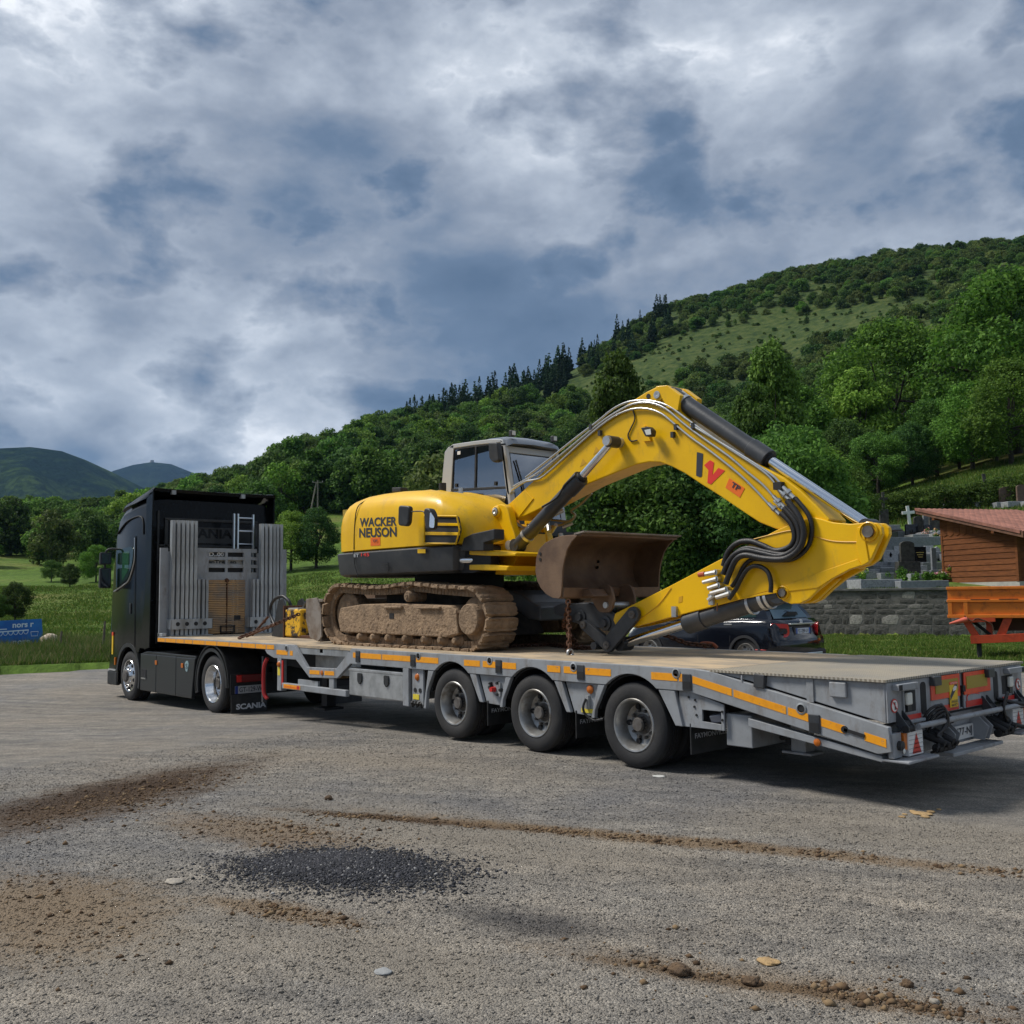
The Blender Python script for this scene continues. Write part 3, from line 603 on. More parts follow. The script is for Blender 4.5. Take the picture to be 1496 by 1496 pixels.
HAZE = 4.5e-5
haze()
# ------------------------------------------------------------------ wheels
def wheel(parent, x, y, z, R, side, dual=True, rim_r=None, rimm=None, dish=.13, nuts=10, name='wheel', front=False, w=.25):
    """side=-1: outer face looks to -Y"""
    s = side; rr = rim_r or R * .605; T = MB()
    def tyre(y0):
        prof = [(rr, .012), (rr + .02, .0), (R * .80, -.012 + .008), (R * .93, .004), (R * .985, .022), (R, .05)]
        groove = [(R, .05), (R, .085), (R - .012, .088), (R - .012, .098), (R, .101), (R, w * .5 - .006), (R - .012, w * .5 - .004), (R - .012, w * .5 + .004), (R, w * .5 + .006), (R, w - .101), (R - .012, w - .098), (R - .012, w - .088), (R, w - .085), (R, w - .05)]
        back = [(R * .985, w - .022), (R * .93, w - .004), (rr + .02, w), (rr, w - .012)]
        T.lathe((x, y0, z), (0, -s, 0), [(a, b) for a, b in prof + groove + back], 56)
    tyre(y)
    if dual: tyre(y - s * (w + .05))
    wh = T.build(name, RUBB, parent, smooth=35)
    m_ = rimm or RIMM; Rm = MB()
    if front: prof = [(rr + .012, .006), (rr + .004, -.004), (rr - .012, .0), (rr - .022, .03), (rr - .03, .055), (rr * .86, .03), (rr * .66, -.005), (rr * .5, -.03), (rr * .46, -.045), (rr * .40, -.05)]
    else: prof = [(rr + .012, .006), (rr + .004, -.004), (rr - .010, .0), (rr - .022, .02), (rr - .03, dish * .45), (rr * .84, dish * .6), (rr * .80, dish), (rr * .62, dish + .018), (rr * .46, dish + .012), (rr * .40, dish + .01)]
    Rm.lathe((x, y, z), (0, -s, 0), prof, 48); ro = Rm.build('rim', m_, wh, smooth=30)
    d0 = -.05 if front else dish + .01
    H = MB()
    if front:
        H.lathe((x, y, z), (0, -s, 0), [(rr * .40, d0), (rr * .36, d0 - .035), (rr * .2, d0 - .045), (0.001, d0 - .045)], 24)
    else:
        H.lathe((x, y, z), (0, -s, 0), [(rr * .41, d0 + .004), (rr * .30, d0 - .01), (rr * .28, d0 - .075), (rr * .24, d0 - .09), (0.001, d0 - .09)], 24)
    H.build('hub', HUB, wh, smooth=35)
    Nn = MB()
    for k in range(nuts):
        a = 2 * PI * k / nuts; c = Vector((x + rr * (.57 if front else .53) * math.cos(a), y - s * (-.02 if front else dish + .012), z + rr * (.57 if front else .53) * math.sin(a)))
        Nn.cyl(c, c + Vector((0, s * .035, 0)), .016, .013, 6)
    Nn.build('wheel_nuts', HUB if not front else m_, wh)
    Hl = MB(); nh = 10 if front else 5
    for k in range(nh):
        a = 2 * PI * (k + .5) / nh; r_ = rr * (.77 if front else .70); dd = .012 if front else dish + .004
        c = Vector((x + r_ * math.cos(a), y - s * dd, z + r_ * math.sin(a))); Hl.cyl(c + Vector((0, s * .012, 0)), c - Vector((0, s * .02, 0)), .032 if front else .026, None, 12)
    Hl.build('hand_holes', CHAS, wh)
    return wh
# ------------------------------------------------------------------ the flatbed trailer
ZD = .952; WT = 2.54; AX = (-2.72, -1.36, 0.0); RW = .395
TR = thing('flatbed_semi_trailer', (-4, 1.27, 0), 'long grey flatbed semi-trailer with orange edge stripes carrying the excavator', 'trailer')
def deck():
    # twelve pairs of floor panels
    n = 10; x0 = -11.36; x1 = .90; L_ = (x1 - x0) / n; me = None
    mb = MB(); mb.box(.004, L_ - .004, 0, WT / 2 - .062, -.035, 0); me = mb.mesh('deck_panel', WOOD)
    for i in range(n):
        for j in range(2):
            o = bpy.data.objects.new('deck_panel', me); COL.objects.link(o); o.parent = TR; o.matrix_parent_inverse = Matrix.Translation(-TR.location)
            o.location = (x0 + i * L_, .055 + j * (WT / 2 - .052), ZD + random.uniform(-.002, .001))
    # chassis beams, cross members and axles
    mb = MB()
    for y in (.72, 1.66): mb.box(-6.9, 1.6, y, y + .16, .42, .90)
    for y in (.72, 1.66): mb.prism([(-11.2, .74), (-11.2, .91), (-6.95, .91), (-6.95, .5)], y, y + .16)
    mb.build('chassis_beam', CHAS, TR)
    mb = MB()
    for k in range(16): x = -11 + k * .75; mb.box(x, x + .08, .06, WT - .06, .86, .912)
    mb.build('cross_members', CHAS, TR)
    for x in AX: MB().cyl((x, .1, RW), (x, WT - .1, RW), .07, None, 14).build('axle', CHAS, TR, smooth=40)
    for x in AX:
        wheel(TR, x, .03, RW, RW, -1); wheel(TR, x, WT - .03, RW, RW, 1)
deck()
def arch(cx, r=.475, z=RW, zb=.752, n=14):
    h = math.sqrt(r * r - (zb - z) ** 2); a0 = math.atan2(zb - z, h); return [(cx + r * math.cos(a), z + r * math.sin(a)) for a in np.linspace(a0, PI - a0, n)]
def rails():
    for side, (ya, yb) in enumerate(((0, .05), (WT - .05, WT))):
        f = -1 if side == 0 else 1
        mb = MB(); mb.prism([(-11.39, .862), (-11.39, .950), (-6.93, .950), (-6.93, .862)], ya, yb); mb.build('gooseneck_edge', GREY, TR, bevel=.006)
        body = [(-4.83, .952), (.74, .952), (.95, .935), (2.52, .608), (2.535, .43), (2.43, .405), (.68, .752)]
        for x in (0.0, -1.36, -2.72): body += arch(x)
        body += [(-4.87, .752), (-5.20, .545), (-5.93, .515), (-6.31, .745), (-6.97, .745), (-7.18, .80), (-7.25, .858), (-6.93, .858), (-6.93, .952), (-6.37, .952), (-6.00, .655), (-5.22, .672)]
        mb = MB(); mb.prism(body, ya, yb); mb.build('side_rail', GREY, TR, bevel=.005)
        mb = MB(); y0 = ya + .06 if side == 0 else ya - .06; mb.box(-6.36, -4.84, min(y0, y0 + .06), max(y0, y0 + .06), .825, .942); mb.build('bridge_beam', GALV, TR, bevel=.006)
        mb = MB(); yy = .34 if side == 0 else WT - .38; mb.box(-6.35, -4.8, yy, yy + .02, .54, .83); mb.build('inner_panel', STEEL, TR)
    # far-side bottom etc. is hidden; the near side carries the fittings
    mb = MB()
    mb.box(-6.72, -4.98, .0, .06, .315, .40); mb.build('side_guard', GREY, TR, bevel=.008)
    mb = MB(); mb.box(-6.86, -6.74, .0, .09, .28, .745); mb.build('guard_post', GREY, TR, bevel=.006)
    mb = MB(); mb.box(-6.74, -6.70, .005, .02, .36, .72); mb.build('red_stripe', RED, TR)
    mb = MB(); mb.box(-5.42, -5.30, .01, .06, .40, .54); mb.build('guard_post', GREY, TR, bevel=.006)
    mb = MB(); mb.box(-6.30, -5.75, .03, .06, .40, .47); mb.build('shelf_edge', GREY, TR)
    mb = MB(); mb.box(-6.33, -5.9, .35, .62, .47, .56); mb.box(-6.25, -5.85, .3, .5, .56, .62); mb.build('wood_chocks', mat('raw_timber', (.40, .28, .15), .8, col2=(.28, .19, .1), scale=8), TR)
    mb = MB(); mb.box(-6.66, -6.18, -.004, .0, .328, .385); mb.build('maker_plate', TAPE, TR)
    text('maker_lettering', 'FAYMONVILLE', (-6.63, 0, .337), (-6.27, 0, .337), (0, 0, .028), TXTR, TR, lift=.008)
    mb = MB(); mb.box(-6.27, -6.20, -.006, .0, .333, .38); mb.build('maker_mark', RED, TR)
    # landing leg
    mb = MB(); mb.box(-6.45, -6.3, .5, .65, .05, .6); mb.box(-6.53, -6.22, .42, .73, -.0, .03); mb.build('landing_leg', CHAS, TR)
    # stainless tool box with two latches
    mb = MB(); mb.box(-4.93, -3.70, .02, .62, .345, .675); tb = mb.build('tool_box', STEEL, TR, bevel=.012)
    mb = MB(); mb.box(-4.94, -3.69, .015, .63, .655, .695); mb.build('lid', STEEL, tb, bevel=.008)
    for x in (-4.66, -4.05):
        mb = MB(); mb.prism(rounded([(x - .05, .64), (x + .05, .64), (x + .05, .54), (x, .49), (x - .05, .54)], .02), .004, .022); mb.build('latch', PLAS, tb)
    mb = MB(); mb.cyl((-4.9, .25, .72), (-4.3, .25, .72), .07, None, 14); mb.cyl((-4.2, .3, .72), (-3.8, .3, .72), .09, None, 14); mb.build('air_tank', CHAS, TR, smooth=40)
    mb = MB(); mb.box(-3.68, -3.56, .0, .05, .30, .752); mb.build('guard_post', GREY, TR, bevel=.006)
    mb = MB(); mb.box(-3.53, -3.30, .03, .06, .33, .752); pl = mb.build('valve_panel', GREY, TR, bevel=.004)
    for x, z in ((-3.46, .50), (-3.36, .50)): MB().cyl((x, .024, z), (x, .032, z), .028, None, 14).build('panel_hole', CHAS, pl)
    mb = MB(); mb.box(-3.5, -3.38, .022, .03, .39, .45); mb.build('yellow_label', mat('yellow_label', (.75, .6, .05), .5), pl)
    mb = MB()
    for k in range(7): mb.cyl((-3.5 + .03 * k, .02, .30 + .02 * (k % 3)), (-3.48 + .03 * k, -.01, .36 + .02 * (k % 2)), .014, None, 8)
    mb.build('air_valves', PLAS, pl)
    # mudguard panels between the wheels
    def strip(name, pts, y0=.005, y1=.05): mb = MB(); mb.prism(pts, y0, y1); return mb.build(name, GREY, TR, bevel=.006)
    for i, cx in enumerate(AX):
        if i == 0: strip('mudguard_edge', [(cx - .45, .748), (cx - .34, .748), (cx - .475, .50), (cx - .50, .30), (cx - .545, .30)])
        else: strip('mudguard_edge', [(cx - .42, .748), (cx - .33, .748), (cx - .465, .50), (cx - .475, .42), (cx - .52, .42)])
        if i < 2:
            strip('mudguard_edge', [(cx + .33, .748), (cx + .44, .748), (cx + .56, .45), (cx + .50, .45), (cx + .46, .52)])
            strip('side_panel', [(cx + .46, .748), (cx + .92, .748), (cx + .86, .43), (cx + .585, .44)], .04, .055)
        else:
            strip('mudguard_edge', [(cx + .33, .748), (cx + .52, .748), (cx + .60, .44), (cx + .52, .44), (cx + .46, .54)])
        # inner mudguard: a dark half drum over the tyres
        for y0, y1 in ((.06, .62), (WT - .62, WT - .06)):
            mb = MB(); A = [(cx + .47 * math.cos(a), RW + .47 * math.sin(a)) for a in np.linspace(.25, PI - .25, 18)]; B = [(cx + .455 * math.cos(a), RW + .455 * math.sin(a)) for a in np.linspace(.25, PI - .25, 18)]
            mb.prism(A + B[::-1], y0, y1); mb.build('inner_mudguard', CHAS, TR, smooth=40)
        fx = (cx + .60) if i < 2 else cx + .66
        mb = MB(); mb.box(fx, fx + .012, .03, .60, .20, .47); fl = mb.build('mudflap', PLAS, TR)
        text('mudflap_lettering', 'FAYMONVILLE', (fx + .012, .08, .335), (fx + .012, .55, .335), (0, 0, .045), TXTW, fl, bold=.02)
        mb = MB(); mb.box(fx, fx + .012, WT - .60, WT - .03, .20, .47); mb.build('mudflap', PLAS, TR)
    # fittings on the panels between the wheels
    mb = MB()
    for x, z, r in ((-2.05, .66, .018), (-2.05, .62, .028), (-1.93, .67, .02), (-1.88, .60, .022), (-1.93, .55, .02)): mb.cyl((x, .045, z), (x, .0, z), r, r * .7, 10)
    mb.build('brake_valves', PLAS, TR); MB().cyl((-2.0, .045, .60), (-2.0, -.02, .60), .03, .025, 12).build('red_valve_knob', RED, TR)
    MB().box(-1.92, -1.89, .02, .042, .53, .68).build('valve_block', STEEL, TR); MB().box(-.60, -.56, .01, .042, .50, .63).build('valve_block', STEEL, TR)
    mb = MB(); mb.box(-.68, -.50, .034, .04, .46, .50); mb.build('yellow_label', MATS['yellow_label'] if 'yellow_label' in MATS else YEL, TR)
    MB().tube([(-.58, .0, .60), (-.6, -.02, .52), (-.59, .0, .45), (-.5, .02, .40), (-.38, .03, .42)], .012, 8, 5).build('cable', HOSE, TR)
    for x, z in ((-.55, .69), (-3.42, .655), (-6.80, .66)): MB().lathe((x, .036 if x > -6 else 0, z), (0, -1, 0), [(.04, -.0), (.045, .006), (.034, .02), (.001, .024)], 18).build('side_lamp', AMBER, TR, smooth=50)
    mb = MB(); mb.box(-6.84, -6.77, -.004, .0, .50, .62); mb.build('warning_label', MATS['yellow_label'], TR)
    # panel behind the last wheel, with its recessed lamp
    P0, P1, Z0, Z1 = .50, 1.03, .44, .752
    mb = MB(); mb.prism([(.55, .44), (.55, .75), (.68, .75), (1.03, .66), (1.03, .60), (.80, .60), (.80, .50), (1.0, .49), (1.0, .44)], .03, .05); mb.prism([(1.0, .44), (1.0, .6), (1.03, .6), (1.03, .44)], .03, .05); mb.build('rear_side_panel', GREY, TR, bevel=.003)
    mb = MB(); mb.box(.79, 1.01, .12, .14, .48, .61); mb.box(.79, .80, .05, .14, .48, .61); mb.build('lamp_recess', CHAS, TR)
    mb = MB(); mb.obox((.92, .09, .535), (1, 0, .2), (0, 1, .3), (-.2, -.3, 1), .06, .03, .035); mb.build('work_lamp', mat('grey_lamp', (.16, .17, .20), .2), TR, bevel=.008)
    mb = MB()
    for x, z in ((.66, .70), (.73, .68), (.72, .62), (.74, .55), (1.015, .60), (1.015, .53)): mb.cyl((x, .032, z), (x, .022, z), .011, None, 8)
    mb.build('bolts', CHAS, TR)
    mb = MB(); mb.box(1.02, 1.28, .07, .66, .315, .585); mb.build('storage_box', GREY, TR, bevel=.008)
    mb = MB(); mb.box(1.46, 1.60, .36, .50, .28, .60); mb.box(1.38, 1.66, .34, .54, .26, .282); mb.build('support_leg', GREY, TR, bevel=.008)
    mb = MB(); mb.box(1.41, 1.46, .36, .42, .33, .45); mb.cyl((1.36, .37, .38), (1.46, .37, .41), .022, None, 10); mb.build('leg_latch', CHAS, TR)
    mb = MB(); mb.prism([(1.28, .50), (1.28, .57), (2.45, .39), (2.45, .345)], .02, .10); mb.build('lower_rail', GREY, TR, bevel=.005)
    MB().lathe((1.92, .022, .438), (0, -1, 0), [(.03, 0), (.03, .01), (.02, .016), (.001, .018)], 16).build('side_lamp', AMBER, TR, smooth=50)
rails()
def seg_tape(p0, p1, h, name='reflective_tape', y=0.0):
    (x0, z0), (x1, z1) = p0, p1; mb = MB(); mb.prism([(x0, z0), (x1, z1), (x1, z1 + h), (x0, z0 + h)], y - .003, y + .002); mb.build(name, TAPE, TR)
def tapes():
    xs = [-11.385, -11.03, -10.55, -10.2, -9.85, -9.35, -8.9, -8.45, -8.0, -7.55, -7.2, -6.95]
    for a, b in zip(xs[:-1], xs[1:]): seg_tape((a + .012, .868), (b - .012, .868), .064)
    seg_tape((-6.88, .80), (-6.55, .80), .066); seg_tape((-6.48, .80), (-6.40, .80), .066)
    seg_tape((-5.92, .565), (-5.65, .57), .055); seg_tape((-5.52, .572), (-5.27, .578), .055)
    MB().lathe((-5.585, 0, .598), (0, -1, 0), [(.032, 0), (.034, .008), (.001, .016)], 14).build('side_lamp', AMBER, TR, smooth=50)
    for a, b in ((-4.80, -4.73), (-4.62, -4.14), (-4.12, -3.52), (-3.40, -2.96), (-2.48, -2.20), (-2.15, -1.93), (-1.82, -1.60), (-1.12, -.93), (-.88, -.70), (-.58, -.24), (.26, .56), (.58, .62)):
        seg_tape((a, .835), (b, .835), .066)
    for a, b in ((.73, 1.14), (1.16, 1.66), (1.68, 1.86), (1.97, 2.17), (2.33, 2.50)):
        f = lambda x: .835 - (x - .72) * .208; seg_tape((a, f(a) - .005), (b, f(b) - .005), .062)
    for x, z in ((-4.68, .87), (-3.46, .87), (-1.88, .87), (-.64, .87), (.67, .85), (1.915, .60)):
        mb = MB(); mb.box(x - .05, x + .05, -.012, .0, z - .09, z + .055); la = mb.build('lashing_pocket', DGREY, TR, bevel=.006)
        mb = MB(); mb.box(x - .04, x + .04, -.014, -.011, z - .075, z - .01); mb.build('pocket_slot', CHAS, la)
    for x, z in ((-6.58, .90), (-3.35, .91), (-2.03, .91), (-.74, .90), (.55, .905), (1.80, .69)):
        MB().lathe((x, .0, z), (0, -1, 0), [(.045, -.002), (.047, .006), (.034, .010), (.031, -.004)], 18).build('lashing_ring', GALV, TR, smooth=40)
        MB().lathe((x, .0, z), (0, -1, 0), [(.031, .003), (.001, .003)], 16).build('ring_hole', CHAS, TR)
    mb = MB(); mb.obox((2.25, -.004, .545), (1, 0, -.2), (0, 1, 0), (.2, 0, 1), .085, .006, .012); mb.cyl((2.17, -.01, .562), (2.17, .0, .562), .028, None, 12); mb.build('slot', CHAS, TR)
tapes()
def ramps():
    # two folded ramps that carry the floor on, flat, to the tail
    CM = mat('checker_plate', (.46, .41, .32), .75, .0, col2=(.36, .34, .30), scale=2.2, lo=.38, hi=.7)
    nt = CM.node_tree; N = nt.nodes.new; L = nt.links.new; b = nt.nodes['Principled BSDF']
    tc = N('ShaderNodeTexCoord'); mp = N('ShaderNodeMapping'); mp.inputs['Scale'].default_value = (17, 17, 17); mp.inputs['Rotation'].default_value = (0, 0, PI / 4); L(tc.outputs['Object'], mp.inputs[0])
    ck = N('ShaderNodeTexBrick'); L(mp.outputs[0], ck.inputs[0]); ck.inputs['Scale'].default_value = 1.0; ck.inputs['Mortar Size'].default_value = .12; ck.inputs['Brick Width'].default_value = .9; ck.inputs['Row Height'].default_value = .45
    mxc = N('ShaderNodeMix'); mxc.data_type = 'RGBA'; mxc.blend_type = 'MULTIPLY'; L(ck.outputs['Fac'], mxc.inputs[0]); old = b.inputs['Base Color'].links[0].from_socket; L(old, mxc.inputs[6]); mxc.inputs[7].default_value = (.55, .53, .50, 1); L(mxc.outputs[2], b.inputs['Base Color'])
    bp = N('ShaderNodeBump'); bp.inputs['Strength'].default_value = 1.0; bp.inputs['Distance'].default_value = .012; bp.invert = True; L(ck.outputs['Fac'], bp.inputs['Height']); L(bp.outputs[0], b.inputs['Normal'])
    for i, (y0, y1) in enumerate(((.03, 1.262), (1.278, WT - .03))):
        mb = MB(); ws = [(.93, .930), (2.49, .930), (2.49, .632), (1.3, .878)]
        mb.prism(ws, y0, y1); rp = mb.build('ramp', GREY, TR, bevel=.005)
        mb = MB(); mb.box(.915, 2.515, y0 - (.03 if i == 0 else .0), y1 + (.03 if i else 0), .934, .953); mb.build('ramp_plate', CM, rp)
        mb = MB(); yb = y0 if i == 0 else y1; mb.box(1.84, 1.90, min(yb, yb + (-.012 if i == 0 else .012)), max(yb, yb + (-.012 if i == 0 else .012)), .745, .93); mb.build('rib', GREY, rp)
        if i == 0:
            mb = MB(); mb.box(2.05, 2.19, .0, .03, .80, .915); mb.build('junction_box', GREY, rp, bevel=.008)
            mb = MB(); mb.obox((1.42, .01, .885), (1, 0, -.1), (0, 1, 0), (.1, 0, 1), .05, .025, .055); mb.build('lashing_pocket', DGREY, rp, bevel=.006)
            MB().tube([(1.24, .015, .925), (1.245, .0, .88), (1.26, .01, .86)], .008, 6, 3).build('drain_tube', GREY, rp)
        # rear face. k mirrors left/right
        X = 2.492; c = (lambda y: y) if i == 0 else (lambda y: WT - y)
        def bx(name, ya, yb, za, zb, d0, d1, mt, bev=0, par=rp): mb = MB(); mb.box(X + d0, X + d1, min(c(ya), c(yb)), max(c(ya), c(yb)), za, zb); return mb.build(name, mt, par, bevel=bev)
        bx('rear_plate', .035, .72, .635, .928, 0, .012, GREY); bx('light_bar', .11, .42, .865, .915, .012, .07, GREY, .006)
        bx('bar_end', .11, .16, .87, .91, .07, .073, CHAS)
        bx('lamp_niche', .27, .47, .69, .85, .010, .014, CHAS); lp = bx('reversing_lamp', .285, .37, .745, .84, .014, .045, LAMP, .012); bx('lamp_foot', .30, .36, .70, .745, .014, .035, PLAS)
        bx('niche_rim', .255, .272, .68, .86, .012, .026, GREY)
        mb = MB(); a = c(.60); mb.prism(rounded([(a - .045, .65), (a - .045, .90), (a + .045, .90), (a + .045, .65)], .05, 5), X + .010, X + .015, 'X'); mb.build('slot', CHAS, rp)
        bx('catch', .71, .83, .86, .935, .012, .06, DGREY, .006)
        bx('warning_board', .72, 1.232, .745, .926, .013, .02, REDO); bx('board_field', .79, 1.19, .79, .893, .021, .024, OLIVE)
        bx('rear_lower_plate', .72, 1.232, .635, .742, 0, .012, GREY); bx('red_strip', .88, 1.2, .64, .69, .013, .017, RED); bx('red_strip', .27, .51, .635, .672, .028, .034, RED)
        bx('strip_shelf', .25, .53, .612, .636, .012, .06, GREY, .004)
        # hinge arms
        for ya in (.16, .80):
            for dy in (0, .09):
                mb = MB(); a = c(ya + dy); mb.prism([(X + .01, .71), (X + .025, .71), (X + .11, .60), (X + .11, .565), (X + .08, .555), (X + .01, .60)], a - .006, a + .006); mb.build('hinge_lug', DGREY, rp, bevel=.002)
            mb = MB(); a = c(ya + .045); mb.cyl((X + .08, a - .06, .585), (X + .08, a + .06, .585), .026, None, 14); mb.cyl((X + .05, a - .03, .61), (X + .05, a + .03, .61), .036, None, 14); mb.build('hinge_pin', CHAS, rp, smooth=40)
        # round no-stepping sign
        ps = Vector((X + .016, c(.13), .755))
        MB().lathe(ps, (1, 0, 0), [(.052, 0), (.052, .002), (.001, .002)], 24).build('no_entry_rim', RED, rp); MB().lathe(ps, (1, 0, 0), [(.042, .0025), (.042, .004), (.001, .004)], 24).build('no_entry_disc', WHITE, rp)
        mb = MB(); q = ps.x + .006; y_ = ps.y
        mb.add([(q, y_ - .008, .755 - .03), (q, y_ + .004, .755 - .03), (q, y_ + .010, .755 + .012), (q, y_ - .004, .755 + .012)], [(0, 1, 2, 3)]); mb.add([(q, y_ + .012, .725), (q, y_ + .02, .727), (q, y_ + .008, .752), (q, y_, .750)], [(0, 1, 2, 3)])
        mb.add([(q, y_ + .009 * math.cos(a), .776 + .009 * math.sin(a)) for a in np.linspace(0, 2 * PI, 10)[:-1]], [tuple(range(9))]); mb.build('walking_figure', TXTD, rp)
        mb = MB(); mb.obox((q + .001, y_, .755), (1, 0, 0), (0, 1, -1), (0, 1, 1), .0005, .042, .004); mb.build('no_entry_bar', RED, rp)
    # warning label in the middle
    mb = MB(); mb.box(2.513, 2.517, 1.03, 1.17, .665, .86); lb = mb.build('warning_label', mat('yellow_warning', (.80, .52, .02), .5), TR)
    mb = MB(); mb.box(2.517, 2.519, 1.03, 1.17, .845, .868); mb.build('label_heading', REDO, lb)
    mb = MB(); q = 2.5185; mb.add([(q, 1.035, .72), (q, 1.165, .82), (q, 1.165, .845), (q, 1.12, .845), (q, 1.035, .76)], [(0, 1, 2, 3, 4)]); mb.build('label_band', TXTD, lb)
    mb = MB(); mb.add([(q + .001, 1.09, .79), (q + .001, 1.14, .80), (q + .001, 1.16, .825), (q + .001, 1.12, .835), (q + .001, 1.085, .815)], [(0, 1, 2, 3, 4)]); mb.build('label_figure', WHITE, lb)
    text('label_lettering', 'ANGLES', (q, 1.045, .70), (q, 1.155, .70), (0, 0, .022), TXTD, lb, bold=.02); text('label_lettering', 'MORTS', (q, 1.05, .672), (q, 1.15, .672), (0, 0, .02), TXTD, lb, bold=.02); text('label_lettering', 'ATTENTION', (q, 1.04, .851), (q, 1.16, .851), (0, 0, .012), WHITE, lb)
    mb = MB(); mb.cyl((2.50, 1.27, .80), (2.53, 1.27, .80), .035, None, 4); mb.box(2.495, 2.51, 1.263, 1.277, .65, .80); mb.build('centre_stop', CHAS, TR)
    # bumper, plate and tail lamps under the ramps
    mb = MB(); mb.box(2.36, 2.44, .056, WT - .056, .345, .60); mb.build('rear_beam', GREY, TR, bevel=.008)
    mb = MB(); mb.cyl((2.60, .3, .595), (2.60, 2.24, .595), .022, None, 12); mb.build('ramp_shaft', GREY, TR, smooth=40)
    mb = MB(); mb.box(2.44, 2.66, .02, .50, .352, .372); mb.box(2.44, 2.66, WT - .50, WT - .02, .352, .372); mb.box(2.44, 2.60, .86, 1.80, .30, .33); mb.build('bumper_lip', GREY, TR, bevel=.006)
    for s in (0, 1):
        c = (lambda y: y) if s == 0 else (lambda y: WT - y)
        def bx(name, ya, yb, za, zb, xa, xb, mt, bev=0, par=TR): mb = MB(); mb.box(xa, xb, min(c(ya), c(yb)), max(c(ya), c(yb)), za, zb); return mb.build(name, mt, par, bevel=bev)
        tl = bx('tail_lamp', .20, .43, .38, .56, 2.50, 2.57, WHITE, .006); bx('amber_end', .15, .20, .43, .555, 2.49, 2.56, AMBER, .004, tl)
        mb = MB(); a, b_, d = c(.25), c(.39), c(.32); mb.add([(2.573, a, .395), (2.573, b_, .395), (2.573, d, .545)], [(0, 1, 2) if s == 0 else (0, 2, 1)]); mb.add([(2.572, a, .395)], []); mb.build('triangle_reflector', RED, tl, fix=False)
        for k in range(5): bx('lens_rib', .205, .425, .40 + k * .032, .405 + k * .032, 2.57, 2.573, LGREY, 0, tl)
        mb = MB(); y_ = c(.03); mb.lathe((2.545, c(.10), .47), (1, 0, 0), [(.035, 0), (.035, .03), (.001, .035)], 14); mb.build('marker_lamp', PLAS, TR); MB().lathe((2.58, c(.11), .43), (1, 0, 0), [(.02, 0), (.001, .01)], 12).build('marker_lens', LAMP, TR)
        bx('marker_bracket', .02, .14, .38, .56, 2.50, 2.545, GREY, .004)
        # hydraulic cylinder ends and knotted hoses
        mb = MB()
        for k in range(4):
            yy = c(.60 + .07 * k); mb.cyl((2.47, yy, .50), (2.66, yy, .44 - .02 * (k % 2)), .03, .024, 10); mb.cyl((2.60, yy - .03, .40), (2.60, yy + .03, .40), .035, None, 10)
        mb.build('hydraulic_fittings', CHAS, TR, smooth=40)
        for k in range(4):
            pts = [(2.52, c(.52 + .03 * k), .60 - .03 * k), (2.58, c(.55 + .02 * k), .70 - .03 * k), (2.62, c(.66 + .02 * k), .72 - .02 * k), (2.62, c(.74), .62 - .02 * k), (2.60, c(.66 - .02 * k), .50), (2.62, c(.55 + .03 * k), .40 + .02 * k), (2.54, c(.62 + .04 * k), .36)]
            MB().tube(pts, .011, 7, 5).build('hydraulic_hose', HOSE, TR, smooth=60)
        mb = MB()
        for yy in (.92, 1.0): mb.prism([(2.44, .36), (2.44, .52), (2.52, .55), (2.60, .47), (2.56, .36)], c(yy) - .006, c(yy) + .006)
        mb.build('pivot_lug', GREY, TR, bevel=.002)
    pb = MB().box(2.45, 2.462, 1.0, 1.54, .375, .495).build('plate_holder', GREY, TR); mb = MB(); mb.box(2.465, 2.47, 1.02, 1.54, .38, .49); np_ = mb.build('number_plate', mat('plate_white', (.62, .62, .60), .4), TR)
    text('plate_lettering', 'FP-477-NJ', (2.47, 1.06, .395), (2.47, 1.50, .395), (0, 0, .08), TXTD, np_, bold=.01)
    # two far-side hoses hanging in a loop behind the tail
    MB().tube([(2.5, 1.95, .66), (2.6, 2.1, .62), (2.66, 2.35, .58), (2.7, 2.5, .50), (2.68, 2.3, .40), (2.6, 2.05, .44), (2.56, 1.95, .5)], .018, 8, 6).build('hydraulic_hose', HOSE, TR, smooth=60)
    MB().tube([(2.508, 1.36, .69), (2.508, 1.37, .735), (2.508, 1.48, .745), (2.508, 1.60, .735)], .004, 5, 4).build('maker_outline', TXTR, TR)
ramps()
